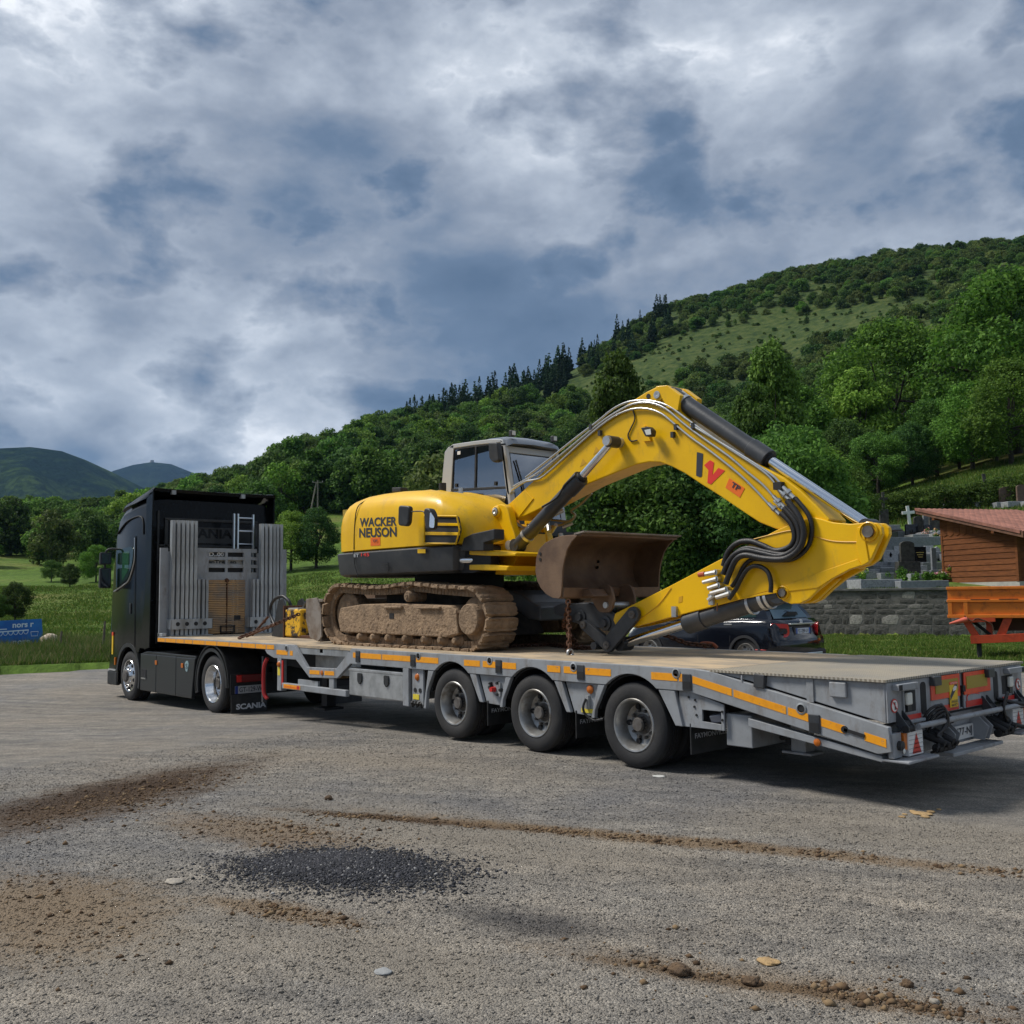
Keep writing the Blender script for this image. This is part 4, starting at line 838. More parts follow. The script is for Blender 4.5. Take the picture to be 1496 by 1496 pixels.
def headboard():
    X0, X1 = -11.36, -11.32; hb = MB()
    hb.box(X0, X1, .0, .14, .955, 2.565); hb.box(X0, X1, .14, .64, .955, 2.50); hb.box(X0, X1, 1.90, WT - .14, .955, 2.50); hb.box(X0, X1, WT - .14, WT, .955, 2.585)
    # middle plate with three rows of slots
    slots = [(.64, .70), (.92, 1.25), (1.30, 1.62), (1.78, 1.90)]; rows = [2.125, 2.275, 2.42]; sh = .085
    zs = [1.98] + [z for r in rows for z in (r, r + sh)] + [2.58]
    for k in range(0, len(zs), 2): hb.box(X0, X1, .64, 1.90, zs[k], zs[k + 1])
    for r in rows:
        y = .64
        for a, b in slots:
            if a > y: hb.box(X0, X1, y, a, r - .001, r + sh + .001)
            y = b
        if y < 1.90: hb.box(X0, X1, y, 1.90, r - .001, r + sh + .001)
    hb.box(X0, X1, .64, .90, .955, 1.98); hb.box(X0, X1, 1.66, 1.90, .955, 1.98)
    h = hb.build('headboard', GREY, TR)
    mb = MB(); mb.box(-11.40, -11.385, .86, 1.70, 2.10, 2.56); sg = mb.build('sign_behind_slots', mat('sign_grey', (.36, .35, .32), .7), h)
    text('sign_lettering', 'D..00', (-11.384, .95, 2.43), (-11.384, 1.25, 2.43), (0, 0, .075), WHITE, sg, bold=.04); mb = MB(); mb.box(-11.384, -11.3835, .9, 1.66, 2.41, 2.52); mb.build('sign_band', CHAS, sg)
    text('sign_lettering', 'enTrep an', (-11.384, .93, 2.28), (-11.384, 1.50, 2.28), (0, 0, .075), TXTD, sg, bold=.035); mb = MB(); mb.box(-11.384, -11.3835, .9, 1.66, 2.09, 2.22); mb.build('sign_band', CHAS, sg)
    SL = mat('worn_timber_slats', (.46, .28, .13), .85, col2=(.26, .205, .155), scale=3.5, lo=.42, hi=.62, stretch=(1, .6, 1.2)); mb = MB()
    for i in range(30):
        z = .975 + i * .0335
        for a, b in ((.90, 1.275), (1.288, 1.66)): mb.box(X0 + .005, X1 + .012 + random.uniform(-.004, .006), a + random.uniform(0, .012), b - random.uniform(0, .012), z, z + .026)
    s = mb.build('timber_slats', SL, h); tag(s, kind='stuff')
    MB().tube([(X1 + .02, 1.28, 2.0), (X1 + .025, 1.285, 1.6), (X1 + .02, 1.28, .98)], .008, 6).build('door_bolt', CHAIN, h); MB().cyl((X1, 1.28, 1.97), (X1 + .05, 1.28, 1.97), .045, .03, 10).build('bolt_head', CHAIN, h)
    mb = MB()
    for a, b, c_, d in ((1.15, 1.44, .985, 1.0), (1.15, 1.44, 1.10, 1.12), (1.15, 1.17, .985, 1.12), (1.42, 1.44, .985, 1.12)): mb.box(X1 + .02, X1 + .045, a, b, c_, d)
    mb.build('handle', CHAS, h); mb = MB(); mb.box(X1 + .018, X1 + .022, 1.43, 1.56, 1.22, 1.30); mb.build('latch_hole', CHAS, h)
    for i, (ya, yb) in enumerate(((.13, .92), (1.66, 2.42))):
        mb = MB(); mb.box(-11.13, -11.115, ya, yb, 1.08, 1.265); mb.box(-11.33, -11.115, ya, ya + .012, 1.08, 1.265); mb.box(-11.33, -11.115, yb - .012, yb, 1.08, 1.265); br = mb.build('stake_bracket', GALV, TR, bevel=.003)
        for k in range(4): MB().cyl((-11.117, ya + .13 + k * .17, 1.175), (-11.112, ya + .13 + k * .17, 1.175), .038, None, 18).build('bracket_hole', CHAS, br)
        mb = MB(); mb.box(-11.34, -11.10, ya, yb, .956, .968); mb.build('bracket_floor', GALV, TR)
    mb = MB(); mb.box(-11.39, -11.2, .0, .09, .955, 1.02); mb.build('corner_block', GALV, TR, bevel=.008)
headboard()
# stakes standing in the brackets
def stakes():
    mb = MB(); mb.box(0, .10, 0, .058, 0, 2.10); me = mb.mesh('stake', GALV); mb = MB(); mb.box(0, .10, 0, .050, 0, 1.02); me2 = mb.mesh('stake', GALV)
    for nm, y0, n, m_, dz, lab in (('stake', .16, 6, me, 0, 'tall galvanised steel stake at the headboard end next to the cab mirrors'), ('stake', .655, 3, me2, .0, 'short galvanised stake between timber slats and the tall stakes near the cab mirrors'),
                                   ('stake', 1.74, 2, me2, .0, 'short galvanised stake between timber slats and the tall stakes behind the looped hose'), ('stake', 1.915, 6, me, .0, 'tall galvanised steel stake at the headboard end behind the looped hose')):
        for k in range(n):
            o = bpy.data.objects.new(nm, m_); COL.objects.link(o); o.location = (-11.29 + random.uniform(0, .04), y0 + k * (.083 if m_ is me else .078), .970 + dz); tag(o, lab, 'stake', 'steel stakes standing at the headboard')
stakes()
def ladder():
    t = thing('ladder', (-11.52, 1.6, 1.0), 'short bare aluminium ladder standing behind the trailer headboard', 'ladder'); X = -11.50
    a, b, c_ = 1.50, 1.58, 1.90
    for y in (a, b, c_): MB().box(X - .03, X + .03, y - .016, y + .016, .96, 3.27).build('rail', ALU, t, bevel=.006)
    for k in range(9): z = 1.15 + k * .255; MB().cyl((X, b, z), (X, c_, z), .016, None, 8).build('rung', ALU, t)
ladder()
# ------------------------------------------------------------------ the tractor unit
TK = thing('tractor_truck', (-11.5, 1.27, -.28), 'glossy black tractor unit with sleeper cab coupled to the grey trailer', 'truck')
def truck():
    G = -.27; FX, RX = -12.91, -9.15; RT = .47
    # cab shell lofted across its width
    prof = [(-13.98, .02), (-14.12, .25), (-14.15, .9), (-14.12, 1.70), (-14.02, 2.25), (-13.86, 2.85), (-13.66, 3.25), (-13.30, 3.44), (-12.7, 3.52), (-12.1, 3.56), (-11.95, 3.52), (-11.92, 3.0), (-11.92, 2.0), (-11.92, .72), (-12.33, .72)]
    A = [(FX + .60 * math.cos(a), .17 + .60 * math.sin(a)) for a in np.linspace(.95, PI - .2, 12)]
    prof = prof + [(-12.40, .62)] + A[1:] + [(-13.52, .02)]
    rings = []
    for y, fx, tz_ in ((.03, .30, .16), (.045, .22, .10), (.10, .10, .03), (.35, .03, 0), (1.25, 0, 0), (2.15, .03, 0), (2.40, .10, .03), (2.455, .22, .10), (2.47, .30, .16)):
        ring = []
        for x, z in prof:
            k = max(0, (-13.2 - x)) / .95; x2 = x + fx * min(k, 1) * (1 if z > .6 else .6); z2 = z - (tz_ * max(0, min(1, (z - 3.0) / .4))); ring.append((x2, y, z2))
        rings.append(ring)
    mb = MB(); mb.loft(rings); cab = mb.build('cab', BLACK, TK, smooth=38)
    # rear panel frame and embossed lettering
    mb = MB(); X = -11.92
    for a, b, c_, d, t in ((.30, 2.2, 3.12, 3.17, .03), (.30, .36, 2.0, 3.15, .03), (2.14, 2.2, 2.0, 3.15, .03), (.42, 2.08, 2.98, 3.01, .02), (.2, 2.3, 2.62, 2.66, .03), (.2, 2.3, 2.44, 2.47, .03), (.2, 2.3, 2.30, 2.32, .02), (.16, .20, .8, 3.3, .02)):
        mb.box(X, X + t, a, b, c_, d)
    mb.build('rear_panel_ribs', PLAS, TK, bevel=.006)
    text('cab_lettering', 'SCANIA', (X + .012, .62, 3.02 - .22), (X + .012, 1.66, 3.02 - .22), (0, 0, .20), BLACK, TK, bold=.03); mb = MB(); mb.box(X, X + .01, .45, 2.05, 2.70, 2.98); mb.build('lettering_panel', mat('satin_black', (.012, .013, .016), .35), TK, bevel=.004)
    # roof deflector and side flaps
    pr = [(-13.2, 3.45), (-12.6, 3.56), (-12.1, 3.64), (-11.80, 3.70), (-11.72, 3.69), (-11.75, 3.63), (-12.1, 3.55)]
    mb = MB(); mb.loft([[(x, y, z - dz) for x, z in pr] for y, dz in ((.0, .02), (.03, -.02), (.2, -.01), (1.25, .0), (2.3, -.01), (2.47, -.02), (2.50, .02))]); mb.build('roof_deflector', BLACK, TK, smooth=40)
    for y in (.35, 1.75): MB().box(-11.78, -11.70, y, y + .08, 3.60, 3.68).build('deflector_clip', GALV, TK)
    for y in (.0, 2.47):
        mb = MB(); mb.prism([(-12.05, .70), (-12.05, 3.52), (-11.86, 3.63), (-11.74, 3.63), (-11.76, 2.8), (-11.78, .75)], y, y + .03); mb.build('side_flap', BLACK, TK, bevel=.008)
    # side windows (near and far), chrome line, door seams
    for y, s in ((.024, -1), (2.476, 1)):
        win = rounded([(-13.66, 2.62), (-12.86, 2.66), (-12.72, 2.60), (-12.78, 2.32), (-13.0, 2.05), (-13.62, 1.86)], .06)
        mb = MB(); mb.prism(win, y - .004 * 1, y + .004); mb.build('side_window', DGLS if 0 else mat('tinted_window', (.012, .03, .022), .05, coat=.5), TK)
        gl = rounded([(-13.30, 2.56), (-12.95, 2.58), (-12.98, 2.2), (-13.30, 2.0)], .04)
        mb = MB(); mb.prism(gl, y + s * .0045, y + s * .007); mb.build('window_pane', mat('green_reflection_pane', (.02, .085, .035), .06, coat=.4), TK)  # green reflection on the dark glass, painted as the pane's colour
        MB().tube([(-12.66, y + s * .006, 2.82), (-12.64, y + s * .008, 2.55), (-12.68, y + s * .008, 2.32), (-12.92, y + s * .008, 2.02), (-13.2, y + s * .008, 1.92), (-13.72, y + s * .006, 1.80)], .014, 6, 6).build('window_trim', PIPE, TK, smooth=60)
        MB().tube([(-12.63, y + s * .004, 2.85), (-12.60, y + s * .004, 1.6), (-12.58, y + s * .004, .72)], .006, 5).build('door_seam', CHAS, TK)
        mb = MB(); mb.box(-12.86, -12.80, y - .012, y + .012, 1.36, 1.56); mb.build('door_handle', PLAS, TK, bevel=.006)
        # upper side gloss panel edge
        MB().tube([(-13.62, y, 2.95), (-13.1, y + s * .004, 3.16), (-12.45, y + s * .004, 3.22), (-12.25, y + s * .004, 3.1), (-12.22, y + s * .004, 2.86)], .012, 6, 5).build('roof_seam', CHAS, TK)
    # front: windscreen, grille, lamps (seen from other positions only)
    mb = MB(); mb.add([(-14.135, .32, 1.78), (-14.135, 2.18, 1.78), (-13.90, 2.18, 2.78), (-13.90, .32, 2.78)], [(0, 1, 2, 3)]); mb.build('windscreen', MATS['tinted_window'], TK)
    mb = MB()
    for k in range(5): mb.box(-14.19, -14.14, .5, 2.0, .75 + k * .17, .85 + k * .17)
    mb.build('grille', PLAS, TK, bevel=.01)
    mb = MB(); mb.box(-14.02, -13.5, .02, .10, -.05, .22); mb.box(-14.14, -14.0, .08, 2.42, -.07, .22); mb.build('bumper', PLAS, TK, bevel=.02)
    mb = MB(); mb.box(-13.95, -13.55, .012, .03, .235, .26); mb.build('bumper_line', LGREY, TK)
    mb = MB(); mb.box(-13.80, -13.73, .02, .05, .55, .92); mb.build('warning_sticker', MATS['yellow_warning'], TK); mb = MB(); mb.box(-13.80, -13.73, .018, .05, .92, .99); mb.build('sticker_top', REDO, TK)
    MB().box(-13.6, -13.55, .005, .03, .35, .5).build('side_lamp', AMBER, TK)
    # sun visor and roof lamp bar
    mb = MB(); mb.prism([(-13.75, 3.40), (-13.35, 3.52), (-13.30, 3.58), (-13.62, 3.50)], .15, 2.35); mb.build('sun_visor', PLAS, TK, bevel=.01)
    # mirrors
    for s in (0, 1):
        c = (lambda y: y) if s == 0 else (lambda y: 2.5 - y)
        for z0, z1 in ((2.33, 2.58), (1.86, 2.27)):
            mb = MB(); a, b = sorted((c(-.27), c(-.05))); mb.prism(rounded([(-13.80, z0 + .02), (-13.70, z0), (-13.70, z1), (-13.79, z1 - .02)], .03), a, b); mb.build('mirror', PLAS, TK, bevel=.02, seg=3)
            mb = MB(); a, b = sorted((c(-.25), c(-.07))); mb.box(-13.70, -13.694, a, b, z0 + .025, z1 - .025); mb.build('mirror_glass', mat('dark_mirror', (.10, .11, .12), .08, .9), TK)
        MB().tube([(-13.62, c(.05), 2.64), (-13.72, c(-.1), 2.64), (-13.75, c(-.16), 2.5), (-13.75, c(-.16), 1.9)], .022, 8, 3).build('mirror_arm', PLAS, TK)
    # wheels
    wheel(TK, FX, .05, .17, RT, -1, False, rim_r=.30, rimm=RIMA, front=True, w=.32); wheel(TK, FX, 2.45, .17, RT, 1, False, rim_r=.30, rimm=RIMA, front=True, w=.32)
    wheel(TK, RX, .05, .235, RT, -1, True, rim_r=.30, rimm=RIMA, dish=.16); wheel(TK, RX, 2.45, .235, RT, 1, True, rim_r=.30, rimm=RIMA, dish=.16)
    # wheel arches
    def arc(cx, cz, r, a0, a1, n=16): return [(cx + r * math.cos(a), cz + r * math.sin(a)) for a in np.linspace(a0, a1, n)]
    for y in (.02, 2.42):
        mb = MB(); mb.prism(arc(FX, .17, .63, -.35, PI * .96) + arc(FX, .17, .555, -.35, PI * .96)[::-1], y, y + .06); mb.build('front_arch', PLAS, TK, smooth=40)
    for y0, y1 in ((.02, .62), (1.88, 2.48)):
        mb = MB(); mb.prism(arc(RX, .235, .62, -.05, PI + .25) + arc(RX, .235, .585, -.05, PI + .25)[::-1], y0, y1); mb.prism(arc(RX, .235, .64, -.05, PI + .3) + arc(RX, .235, .53, -.05, PI + .3)[::-1], y0 - .0 if y0 < 1 else y1 - .03, y0 + .03 if y0 < 1 else y1); mb.build('rear_mudguard', PLAS, TK, smooth=40)
    # side skirt in three panels
    SK = mat('black_skirt', (.012, .015, .017), .38, coat=.15)
    for y0, y1 in ((.03, .10), (2.40, 2.47)):
        for a, b in ((-12.28, -11.52), (-11.51, -10.62), (-10.61, -9.82)):
            mb = MB(); zt = .62; pp = [(a, -.06), (a, zt), (b, zt), (b, -.06)]
            if b > -9.9: pp = [(a, -.06), (a, zt), (b, zt), (-9.92, .1), (-9.94, -.06)]
            mb.prism(pp, y0, y1); mb.build('side_skirt', SK, TK, bevel=.012)
    mb = MB(); mb.prism([(-12.28, .62), (-12.0, .67), (-9.85, .66), (-9.82, .62)], .05, .9); mb.build('skirt_top', SK, TK, bevel=.01)
    mb = MB(); mb.box(-12.20, -11.98, .022, .03, .18, .33); mb.build('step_opening', CHAS, TK); MB().box(-12.20, -11.98, .014, .032, .155, .178).build('step_edge', PIPE, TK)
    for x in (-11.55, -10.38): MB().box(x, x + .09, .018, .032, .44, .52).build('side_lamp', AMBER, TK, bevel=.006)
    mb = MB(); mb.prism(rounded([(-10.19, .40), (-10.23, .52), (-10.17, .57), (-10.11, .57), (-10.06, .52), (-10.12, .38)], .02), .024, .032); mb.build('crest_sticker', mat('pale_blue_crest', (.25, .36, .38), .4), TK)
    text('crest_mark', 'S', (-10.185, .024, .44), (-10.10, .024, .44), (0, 0, .08), TXTD, TK)
    # chassis, fifth wheel, rear end
    mb = MB()
    for y in (.75, 1.60): mb.box(-13.4, -8.35, y, y + .1, .28, .56)
    for x in (-12.9, -11.0, -9.9, -9.15, -8.5): mb.box(x - .05, x + .05, .75, 1.7, .3, .5)
    mb.cyl((RX, .3, .235), (RX, 2.2, .235), .10, None, 14); mb.cyl((FX, .3, .17), (FX, 2.2, .17), .07, None, 12); mb.build('chassis', CHAS, TK)
    mb = MB(); mb.cyl((-9.5, 1.25, .66), (-9.5, 1.25, .735), .46, None, 28); mb.box(-9.7, -9.3, .95, 1.55, .56, .66); mb.build('fifth_wheel', CHAS, TK)
    mb = MB(); mb.box(-12.3, -10.0, .12, .7, -.02, .55); mb.box(-12.3, -10.0, 1.8, 2.38, -.02, .55); mb.build('fuel_tanks', CHAS, TK, bevel=.03)
    X = -8.44
    for y0, y1 in ((.04, .66), (1.84, 2.46)):
        mb = MB(); mb.box(X - .015, X, y0, y1, -.19, .10); fl = mb.build('mudflap', PLAS, TK)
        if y0 < 1: text('mudflap_lettering', 'SCANIA', (X, y0 + .08, -.135), (X, y1 - .02, -.135), (0, 0, .09), mat('white_lettering', (.62, .64, .66), .4), fl, bold=.04)
    mb = MB(); mb.box(X - .03, X - .018, .03, 2.47, .08, .42); mb.build('rear_crossbar', CHAS, TK)
    mb = MB(); mb.box(X - .018, X + .02, .12, .62, .29, .41); tl = mb.build('tail_lamp', mat('dark_red_lamp', (.16, .008, .008), .15, coat=.5), TK, bevel=.01); MB().box(X + .02, X + .023, .12, .2, .30, .40).build('bright_end', RED, tl)
    mb = MB(); mb.box(X - .018, X + .02, 1.88, 2.38, .29, .41); mb.build('tail_lamp', MATS['dark_red_lamp'], TK, bevel=.01)
    mb = MB(); mb.box(X - .005, X + .004, .10, .64, .115, .235); pl = mb.build('number_plate', mat('plate_grey', (.38, .39, .40), .4), TK)
    MB().box(X + .004, X + .006, .10, .15, .115, .235).build('plate_band', mat('plate_blue', (.02, .04, .22), .4), pl)
    text('plate_lettering', 'GT-129-WT', (X + .004, .17, .135), (X + .004, .62, .135), (0, 0, .08), TXTD, pl, bold=.012)
    # coupling hoses and the red curved guard on the trailer's nose
    mb = MB(); mb.box(-7.58, -7.53, .12, .18, .05, .74); mb.build('coupling_post', DGREY, TR)
    pts = [(-7.36, .10, .72), (-7.42, .08, .6), (-7.44, .08, .4), (-7.42, .08, .2), (-7.36, .10, .12)]
    MB().tube(pts, .030, 8, 4).build('red_hose_guard', REDL, TR, smooth=60)
    MB().tube([(-11.86, .30, 2.45), (-11.7, .28, 2.2), (-11.75, .26, 1.7), (-11.6, .4, 1.1), (-11.5, .6, .86)], .02, 8, 5).build('air_hose', HOSE, TK, smooth=60)
    MB().tube([(-11.86, .4, 2.3), (-11.66, .4, 1.9), (-11.7, .36, 1.4), (-11.55, .5, 1.0)], .018, 8, 5).build('air_hose', REDL, TK, smooth=60)
truck()
# ------------------------------------------------------------------ the excavator
EX = thing('excavator', (-4.45, 1.5, ZD), 'yellow tracked excavator with folded boom and muddy tracks on the trailer', 'excavator')
YN = 1.15; YF = 1.46       # boom plates
def c3(pts, y): return aty([(720 + a / 2.4933, 540 + b / 2.4933) for a, b in pts], y)
def c2(pts, y): return aty([(440 + a / 4.1556, 620 + b / 4.1556) for a, b in pts], y)
def c6(pts, y): return aty([(630 + a / 6.8, 630 + b / 6.8) for a, b in pts], y)
def c7(pts, y): return aty([(760 + a / 4.987, 770 + b / 4.987) for a, b in pts], y)
def tracks():
    rc, rr_ = (-5.90, 1.385), .395; fc, fr = (-2.97, 1.335), .36
    # path of the shoes (pin line), going round the loop
    pth = []
    for a in np.linspace(PI / 2, -PI / 2, 24): pth.append((fc[0] + fr * math.cos(a), fc[1] + fr * math.sin(a)))
    for x in np.linspace(fc[0] - .15, rc[0] + .3, 14): pth.append((x, ZD + .025 + .0))
    for a in np.linspace(-PI / 2, -1.5 * PI, 24): pth.append((rc[0] + rr_ * math.cos(a), rc[1] + rr_ * math.sin(a)))
    for x in np.linspace(rc[0] + .15, fc[0] - .15, 16):
        t = (x - rc[0]) / (fc[0] - rc[0]); z = (rc[1] + rr_) * (1 - t) + (fc[1] + fr) * t; z += -.05 * math.sin(2 * PI * t) * .35 + .035 * math.exp(-((x + 4.2) / .4) ** 2); pth.append((x, z))
    for i, (x, z) in enumerate(pth): pth[i] = (x, max(z, ZD + .025))
    P = np.array(pth + pth[:1]); seg = np.hypot(*np.diff(P, axis=0).T); s = np.concatenate([[0], np.cumsum(seg)]); n = 46
    # one shoe: plate with three grousers, caked with mud
    def shoe(seed):
        rg = random.Random(seed); bm = bmesh.new(); L_ = s[-1] / n; prof = [(-L_ * .5 + .004, -.012), (-L_ * .5 + .004, .012), (-L_ * .42, .035), (-L_ * .28, .020), (-L_ * .08, .034), (L_ * .1, .034), (L_ * .25, .020), (L_ * .38, .036), (L_ * .5 - .004, .014), (L_ * .5 - .004, -.012)]
        mb = MB(); rings = []
        for k, y in enumerate(np.linspace(0, .5, 9)):
            e = .82 if k in (0, 8) else 1; rings.append([(a * e * (1 + rg.uniform(-.04, .04)), y + rg.uniform(-.006, .006), b * e + rg.uniform(-.008, .012)) for a, b in prof])
        mb.loft(rings); return mb.mesh('track_shoe', MUD, smooth=50)
    shoes = [shoe(i) for i in range(5)]
    for side, y0 in ((0, .42), (1, 2.08)):
        tk = MB()      # chain links inside the shoes
        A = []; cx, cz = P[:-1].mean(0)
        for k in range(120):
            d = (k + .5) / 120 * s[-1]; x = np.interp(d, s, P[:, 0]); z = np.interp(d, s, P[:, 1]); x2 = np.interp((d + .02) % s[-1], s, P[:, 0]); z2 = np.interp((d + .02) % s[-1], s, P[:, 1])
            t = Vector((x2 - x, 0, z2 - z)).normalized(); nrm = Vector((t.z, 0, -t.x)); nrm = nrm if nrm.dot(Vector((cx - x, 0, cz - z))) > 0 else -nrm
            c = Vector((x, 0, z)) + nrm * .055
            for yy in (.13, .32):
                tk.obox(c + Vector((0, y0 + yy, 0)), t, (0, 1, 0), nrm, .026 if k % 2 else .034, .022, .040)
        ch = tk.build('track', MUD, EX, smooth=40); tag(ch, 'caked with light brown dried mud')
        for k in range(n):
            d = (k + .5) / n * s[-1]; x = np.interp(d, s, P[:, 0]); z = np.interp(d, s, P[:, 1]); a, b = (d - .03) % s[-1], (d + .03) % s[-1]
            t = Vector((np.interp(b, s, P[:, 0]) - np.interp(a, s, P[:, 0]), 0, np.interp(b, s, P[:, 1]) - np.interp(a, s, P[:, 1]))).normalized(); nrm = Vector((-t.z, 0, t.x)); nrm = nrm if nrm.dot(Vector((cx - x, 0, cz - z))) < 0 else -nrm
            o = bpy.data.objects.new('track_shoe', random.choice(shoes)); COL.objects.link(o); o.parent = ch
            M = Matrix((( t.x, 0, nrm.x, x), (0, 1, 0, y0), (t.z, 0, nrm.z, z), (0, 0, 0, 1))); o.matrix_basis = M
        ya = y0 + .03 if side == 0 else y0 + .06
        fr_poly = [(-5.86, 1.13), (-5.92, 1.30), (-5.86, 1.47), (-5.3, 1.52), (-4.6, 1.53), (-3.3, 1.50), (-3.18, 1.40), (-3.14, 1.16), (-3.3, 1.11)]
        mb = MB(); mb.prism(fr_poly, ya, ya + .40); mb.prism([(-4.72, 1.46), (-4.72, 1.50), (-4.30, 1.50), (-4.30, 1.46)], ya - .04, ya); mb.prism([(-3.95, 1.455), (-3.95, 1.49), (-3.48, 1.49), (-3.48, 1.455)], ya - .04, ya); mb.prism([(-3.36, 1.12), (-3.30, 1.50), (-3.16, 1.45), (-3.12, 1.16)], ya - .03, ya); mb.build('track_frame', MUD, EX, bevel=.02)
        MB().box(-4.62, -4.52, ya - .006, ya + .01, 1.33, 1.40).build('frame_slot', CHAS, EX)
        rg = random.Random(side + 4); mb = MB()
        for _ in range(90):
            x = rg.uniform(-5.5, -3.2); z = rg.choice((1.13 + rg.random() * .06, 1.13 + rg.random() * .34)); r = rg.uniform(.008, .03); mb.add([(x + OCT_V[i][0] * r * rg.uniform(.6, 1.6), ya + OCT_V[i][1] * r * .5, z + OCT_V[i][2] * r) for i in range(6)], [tuple(f) for f in OCT_F])
        for _ in range(70):
            x = rg.uniform(-5.9, -2.9); t_ = (x - rc[0]) / (fc[0] - rc[0]); z = (rc[1] + rr_) * (1 - t_) + (fc[1] + fr) * t_ + .02; r = rg.uniform(.015, .05); mb.add([(x + OCT_V[i][0] * r * rg.uniform(.6, 1.8), y0 + rg.uniform(.0, .5) * .0 + rg.choice((.02, .1, .3)) + OCT_V[i][1] * r, z + OCT_V[i][2] * r * .5) for i in range(6)], [tuple(f) for f in OCT_F])
        o = mb.build('mud_lumps', MUD, EX, smooth=70); tag(o, kind='stuff')
        MB().lathe((fc[0] + .04, ya - .02, fc[1]), (0, -1, 0), [(.27, -.3), (.27, -.12), (.19, -.10), (.185, .0), (.175, .012), (.001, .014)], 36).build('sprocket', MUD, EX, smooth=35)
        MB().lathe((rc[0], ya + .14, rc[1]), (0, -1, 0), [(.30, -.2), (.30, -.02), (.27, .0), (.1, .01), (.08, .03), (.001, .03)], 36).build('idler', MUD, EX, smooth=35)
        for px_ in (350, 430, 520, 625, 740, 840, 930):
            x = c2([(px_, 1265)], ya)[0][0]; MB().lathe((x, ya + .03, 1.075), (0, -1, 0), [(.085, -.25), (.085, -.04), (.06, -.02), (.045, .03), (.03, .05), (.001, .05)], 18).build('roller', MUD, EX, smooth=40)
        MB().lathe((-4.2, ya, 1.62), (0, -1, 0), [(.075, -.25), (.075, .0), (.06, .02), (.03, .022), (.028, .035), (.001, .035)], 18).build('carrier_roller', MUD, EX, smooth=40)
    mb = MB(); mb.box(-5.3, -3.6, .85, 2.1, 1.25, 1.68); mb.prism([(-5.3, 1.1), (-5.3, 1.4), (-3.5, 1.4), (-3.3, 1.1)], .9, 2.05); mb.build('undercarriage', mat('muddy_black', (.05, .042, .034), .9, col2=(.018, .017, .016), scale=6), EX, bevel=.03)
    mb = MB(); mb.cyl((-4.45, 1.5, 1.66), (-4.45, 1.5, 1.94), .62, None, 40); mb.build('slew_ring', CHAS, EX, smooth=40)
tracks()
def plan(x0, yn, yf, xr, xf, r=.45):
    """plan outline of the upper body: rounded tail, tapering nose"""
    return None
